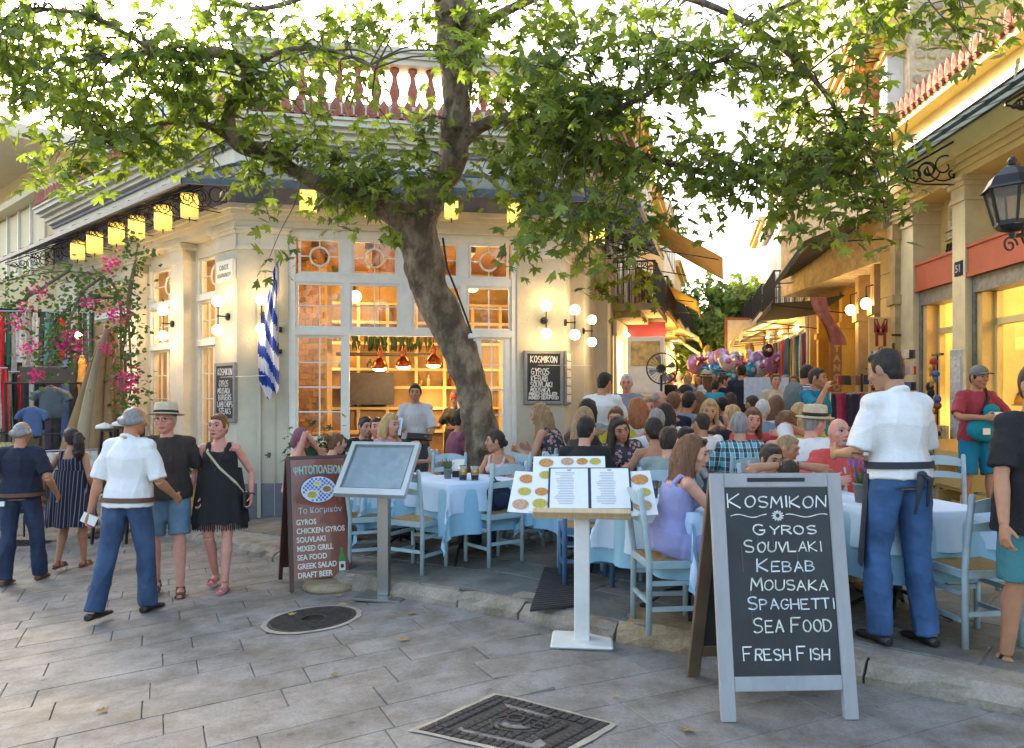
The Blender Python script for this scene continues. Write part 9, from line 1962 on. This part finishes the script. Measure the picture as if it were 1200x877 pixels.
standing(908, 444, 12.2, PI, 'woman in beige shirt and jeans walking toward the terrace', 'fair', 'short', 'chestnut', [T_(BEI), (G('trousers', JN), None)], 'f', fine=True, fat=.3)
standing(869, 428, 13.8, R(-20), 'man in navy shirt standing with his back turned before the balloons', 'tan', 'short', 'black', [T_(NV), (G('trousers', CHA), None)], fine=True, fat=.2)
# the far crowd down the lane: one standing figure per spot
wc = [NV, WS, BEI, TEAL, RED, PNK, BKT, CHA, BLS, YLW, CRM, GRT, BRT]; hc_ = ['black', 'dark', 'chestnut', 'brown', 'light', 'blond', 'grey']; sk4 = ['tan', 'fair', 'pink', 'olive']
crowd_labels = ['dark haired', 'brown haired', 'pale shirted', 'fair haired', 'tall', 'short', 'slim', 'broad']
spots = [(779, 440, 22), (788, 443, 20), (797, 444, 19), (806, 441, 24), (815, 446, 18), (826, 443, 21), (836, 447, 17), (845, 446, 16), (853, 441, 22), (785, 448, 17), (820, 450, 15.5), (862, 446, 18), (882, 443, 21), (890, 447, 17), (898, 440, 24), (875, 448, 16), (840, 438, 27), (810, 437, 28), (791, 438, 26), (832, 436, 30), (902, 446, 19), (770, 445, 18), (857, 436, 29), (922, 447, 14.5), (931, 450, 13.5), (805, 451, 15.0), (849, 452, 14.6)]
arch = {}
wn = {id(m): m.name.replace('_', ' ') for m in wc}
side_ = ['far down the lane', 'in the middle of the lane crowd', 'near the balloon seller', 'by the left row', 'by the right row']
used = set()
for i, (px, hy, Y) in enumerate(spots):
 key = i % 7; rz = [0, PI, .6, PI - .5, -.8, PI + .6, 0][key] ; x, y = ctr(px, Y)
 if key not in arch:
  sx = 'f' if key in (1, 3, 5) else 'm'; s = Sk(1.72, sx, feet=[(-.11, .16, 0), (.11, -.16, .02)], hands=[(-.3, .1, .84), (.28, .2, .9)], head=(.2 * (key - 3), .05, 0))
  t = person('x', (0, 0, 0), 0, s, 'tan', ['short', 'long', 'short', 'bob', 'short', 'bun', 'buzz'][key], 'dark', False, False, [G('shirt', NV, sleeve=.42), G('trousers', JD)], seed=60 + i); arch[key] = t; o = t
 else: o = copy_tree(arch[key])
 o.location = (x, y, tz(x, y)); o.rotation_euler = (0, 0, rz); k = (EYE - (hy - HY) / F * Y - tz(x, y)) / 1.7; k = max(.92, min(1.08, k)); o.scale = (k, k, k); m = wc[(i * 5) % 13]
 hname = hc_[(i * 3) % 7]
 for c_ in o.children:
  n = c_.name.split('.')[0]; mm = {'shirt': m, 'trousers': [JD, KHK, CHA, JN][i % 4], 'hair': hairm(hname), 'body': skin(sk4[i % 4])}.get(n)
  if mm: c_.material_slots[0].link = 'OBJECT'; c_.material_slots[0].material = mm
 pos = 'far down the lane' if Y > 21 else 'beside the balloons' if px > 840 else 'midway down the lane' if Y > 17 else 'just beyond the terrace tables'
 row = 'left' if px < 805 else 'right' if px > 860 else 'middle'
 o['label'] = '%s haired walker in %s top %s, %s side' % (hname, wn[id(m)], pos, row); o['group'] = 'people crowding the lane'
# straw hat walkers
standing(829, 447, 15.2, R(10), 'person in a wide straw hat and white top in the lane', 'fair', 'long', 'chestnut', [T_(WS), J_], 'f', extra=[lambda s, t, f: hat(s, t, (.5, .42, .28))])
standing(838, 458, 14.0, R(-40), 'child like figure in a turquoise top before the balloons', 'tan', 'short', 'dark', [T_(ct('aqua_top', (.02, .3, .42))), (G('shorts', TRQ), None)], 'm', H=1.6)
standing(880, 437, 18.0, PI, 'balloon seller standing under the bunch of foil balloons', 'tan', 'short', 'dark', [T_(ct('orange_tee', (.5, .15, .03))), J_], hands=[(-.1, .2, 1.6), (.3, .1, .85)])
# balloons --------------------------------------------------------------------
BC = [mat('foil_%d' % i, c, .25, .15, 5, metal=.35, coat=.5) for i, c in enumerate([(.55, .3, .55), (.6, .55, .62), (.02, .22, .6), (.5, .3, .02), (.55, .08, .2), (.02, .35, .5), (.62, .45, .62), (.1, .05, .03), (.6, .6, .65)])]
rb2 = random.Random(17); Yb_ = 17.5
bl = [(815, 427, 13, 0, 'round'), (829, 415, 10, 3, 'long'), (836, 421, 10, 6, 'round'), (845, 418, 11, 0, 'round'), (853, 424, 12, 1, 'heart'), (840, 432, 11, 2, 'heart'), (826, 436, 10, 5, 'long'), (850, 434, 11, 2, 'round'), (862, 420, 10, 8, 'round'), (868, 428, 10, 4, 'star'), (878, 413, 11, 3, 'long'), (884, 422, 11, 6, 'round'), (895, 418, 11, 6, 'heart'), (905, 426, 13, 0, 'round'), (893, 430, 12, 1, 'heart'), (880, 434, 10, 5, 'round'), (870, 438, 9, 2, 'star'), (858, 441, 9, 5, 'heart'), (888, 441, 10, 5, 'round'), (822, 422, 9, 4, 'star'), (900, 411, 9, 7, 'round'), (913, 418, 9, 0, 'star'), (835, 442, 8, 2, 'round'), (908, 437, 9, 4, 'round')]
cn = ['pale violet', 'silver white', 'bright blue', 'golden', 'pinkish red', 'turquoise', 'lilac', 'dark brown', 'silver']; sel = ctr(880, 18.0)
seen_l = {}
for i, (px, py, r, c, kd) in enumerate(bl):
 p = P(px, py, Yb_ + rb2.uniform(-.5, .5)); R_ = r / F * Yb_ * .9; lab = '%s %s foil balloon' % (cn[c], {'round': 'round', 'long': 'tall oval', 'heart': 'heart shaped', 'star': 'star shaped'}[kd])
 left = 'left' if px < 835 else 'middle' if px < 872 else 'right'; up_ = 'top' if py < 422 else 'centre' if py < 434 else 'bottom'; lab += ' at the %s %s of the bunch' % (up_, left); lab = lab + (', behind its twin' if lab in seen_l else ''); seen_l[lab] = 1
 t = thing('foil_balloon', lab, 'balloon', p, rb2.uniform(-.5, .5), 'bunch of foil balloons'); mb = MB(); mb.smooth = True; n = 28; prof = []
 for k in range(n):
  a = 2 * PI * k / n
  rr = {'round': 1, 'long': 1 / math.hypot(math.cos(a) / .62, math.sin(a) / 1.25), 'heart': .95 - .28 * max(0, math.sin(a)) ** 6 + .14 * abs(math.cos(a)) * (math.sin(a) > -.2) + .12 * max(0, -math.sin(a)) ** 4, 'star': .78 + .27 * math.cos(5 * (a - PI / 2))}[kd]; prof.append((math.cos(a) * rr * R_, math.sin(a) * rr * R_))
 vs = [(0, -.42 * R_, 0)];
 for f, d in ((.45, -.36), (.8, -.2), (1, 0), (.8, .2), (.45, .36)): vs += [(x * f, d * R_, z * f) for x, z in prof]
 vs.append((0, .42 * R_, 0)); e = len(vs) - 1
 fs = [(0, 1 + (k + 1) % n, 1 + k) for k in range(n)] + [(e, e - n + k, e - n + (k + 1) % n) for k in range(n)] + [(1 + j * n + k, 1 + j * n + (k + 1) % n, 1 + (j + 1) * n + (k + 1) % n, 1 + (j + 1) * n + k) for j in range(4) for k in range(n)]
 mb.add(vs, fs); mb.build('foil', BC[c], t); mb = MB(); mb.smooth = True; mb.ell((0, -.4 * R_, R_ * .05), (R_ * .35, R_ * .06, R_ * .3)); mb.build('printed_patch', BC[(c + 3) % 9], t)
 mb = MB(); q = V((sel[0] - .1, sel[1] - .3, tz(*sel) + 1.6)) - p; q = Matrix.Rotation(-t.rotation_euler[2], 3, 'Z') @ q; mb.tube([(0, 0, -R_), tuple(q * .6 + V((0, 0, -.1))), tuple(q)], .004, 4); mb.build('string', PAPER, t)
# dry leaves on the paving
fl_ = random.Random(77); V_ = []; F_ = []
for k in range(46):
 if k < 30: p_, d_ = along(fl_.uniform(2, 12.5)); inn = V((-d_.y, d_.x)); inn = inn if inn.dot(V((.6, .8))) < 0 else -inn; q = p_ + inn * abs(fl_.gauss(.05, .12)) + inn * .03
 else: q = V((fl_.uniform(-3, 2), fl_.uniform(3, 6.5)))
 s_ = fl_.uniform(.03, .07); z = gz(q.x, q.y) + .012 + (.12 if inpoly(q.x, q.y, TERRACE_POLY) else 0); a = fl_.uniform(0, 6.28); vs, fs = SHAPES[k % 6]; b = len(V_)
 for x, y, zz in vs: V_.append((q.x + s_ * (x * math.cos(a) - y * math.sin(a)), q.y + s_ * (x * math.sin(a) + y * math.cos(a)), z + abs(zz) * s_ * 1.2))
 F_ += [tuple(i + b for i in f) for f in fs]
me = bpy.data.meshes.new('fallen_leaves'); me.from_pydata(V_, [], F_); me.materials.append(mat('dry_leaf', (.3, .19, .06), .8, .4, 5, island=.4)); tag(link('fallen_leaves', me), 'scattered dry brown plane leaves along the kerb and paving', 'fallen leaves', kind='stuff')
# boards in the lane
p = P(898, 462, 13.0); t = thing('sandwich_board', 'pale blue lettered board standing in the lane beyond the diners', 'sign', (p.x, p.y, tz(p.x, p.y))); mb = MB(); mb.box((0, 0, 1.3), (.75, .03, .45)); mb.build('panel', mat('pale_blue_sign', (.45, .52, .62), .6, .15, 14), t); mb = MB(); mb.box((0, 0, .55), (.05, .04, 1.1)); mb.box((0, 0, .02), (.4, .3, .03)); mb.build('stand', BLACKM, t)
p = P(873, 395, 30); t = thing('framed_sign', 'cream framed shop sign across the end of the lane', 'sign', p); mb = MB(); mb.box((0, 0, 0), (1.6, .06, 1.5)); mb.box((0, .02, -2.5), (.08, .08, 4.5)); mb.build('frame', mat('sign_frame_red', (.3, .1, .05), .6), t); mb = MB(); mb.box((0, -.04, 0), (1.4, .03, 1.3)); mb.build('sign_face', mat('sign_cream', (.6, .5, .35), .6, .2, 3), t)
SC_ROOT.children.unlink(_tmp); bpy.data.collections.remove(_tmp); SC_ROOT.children.link(C)
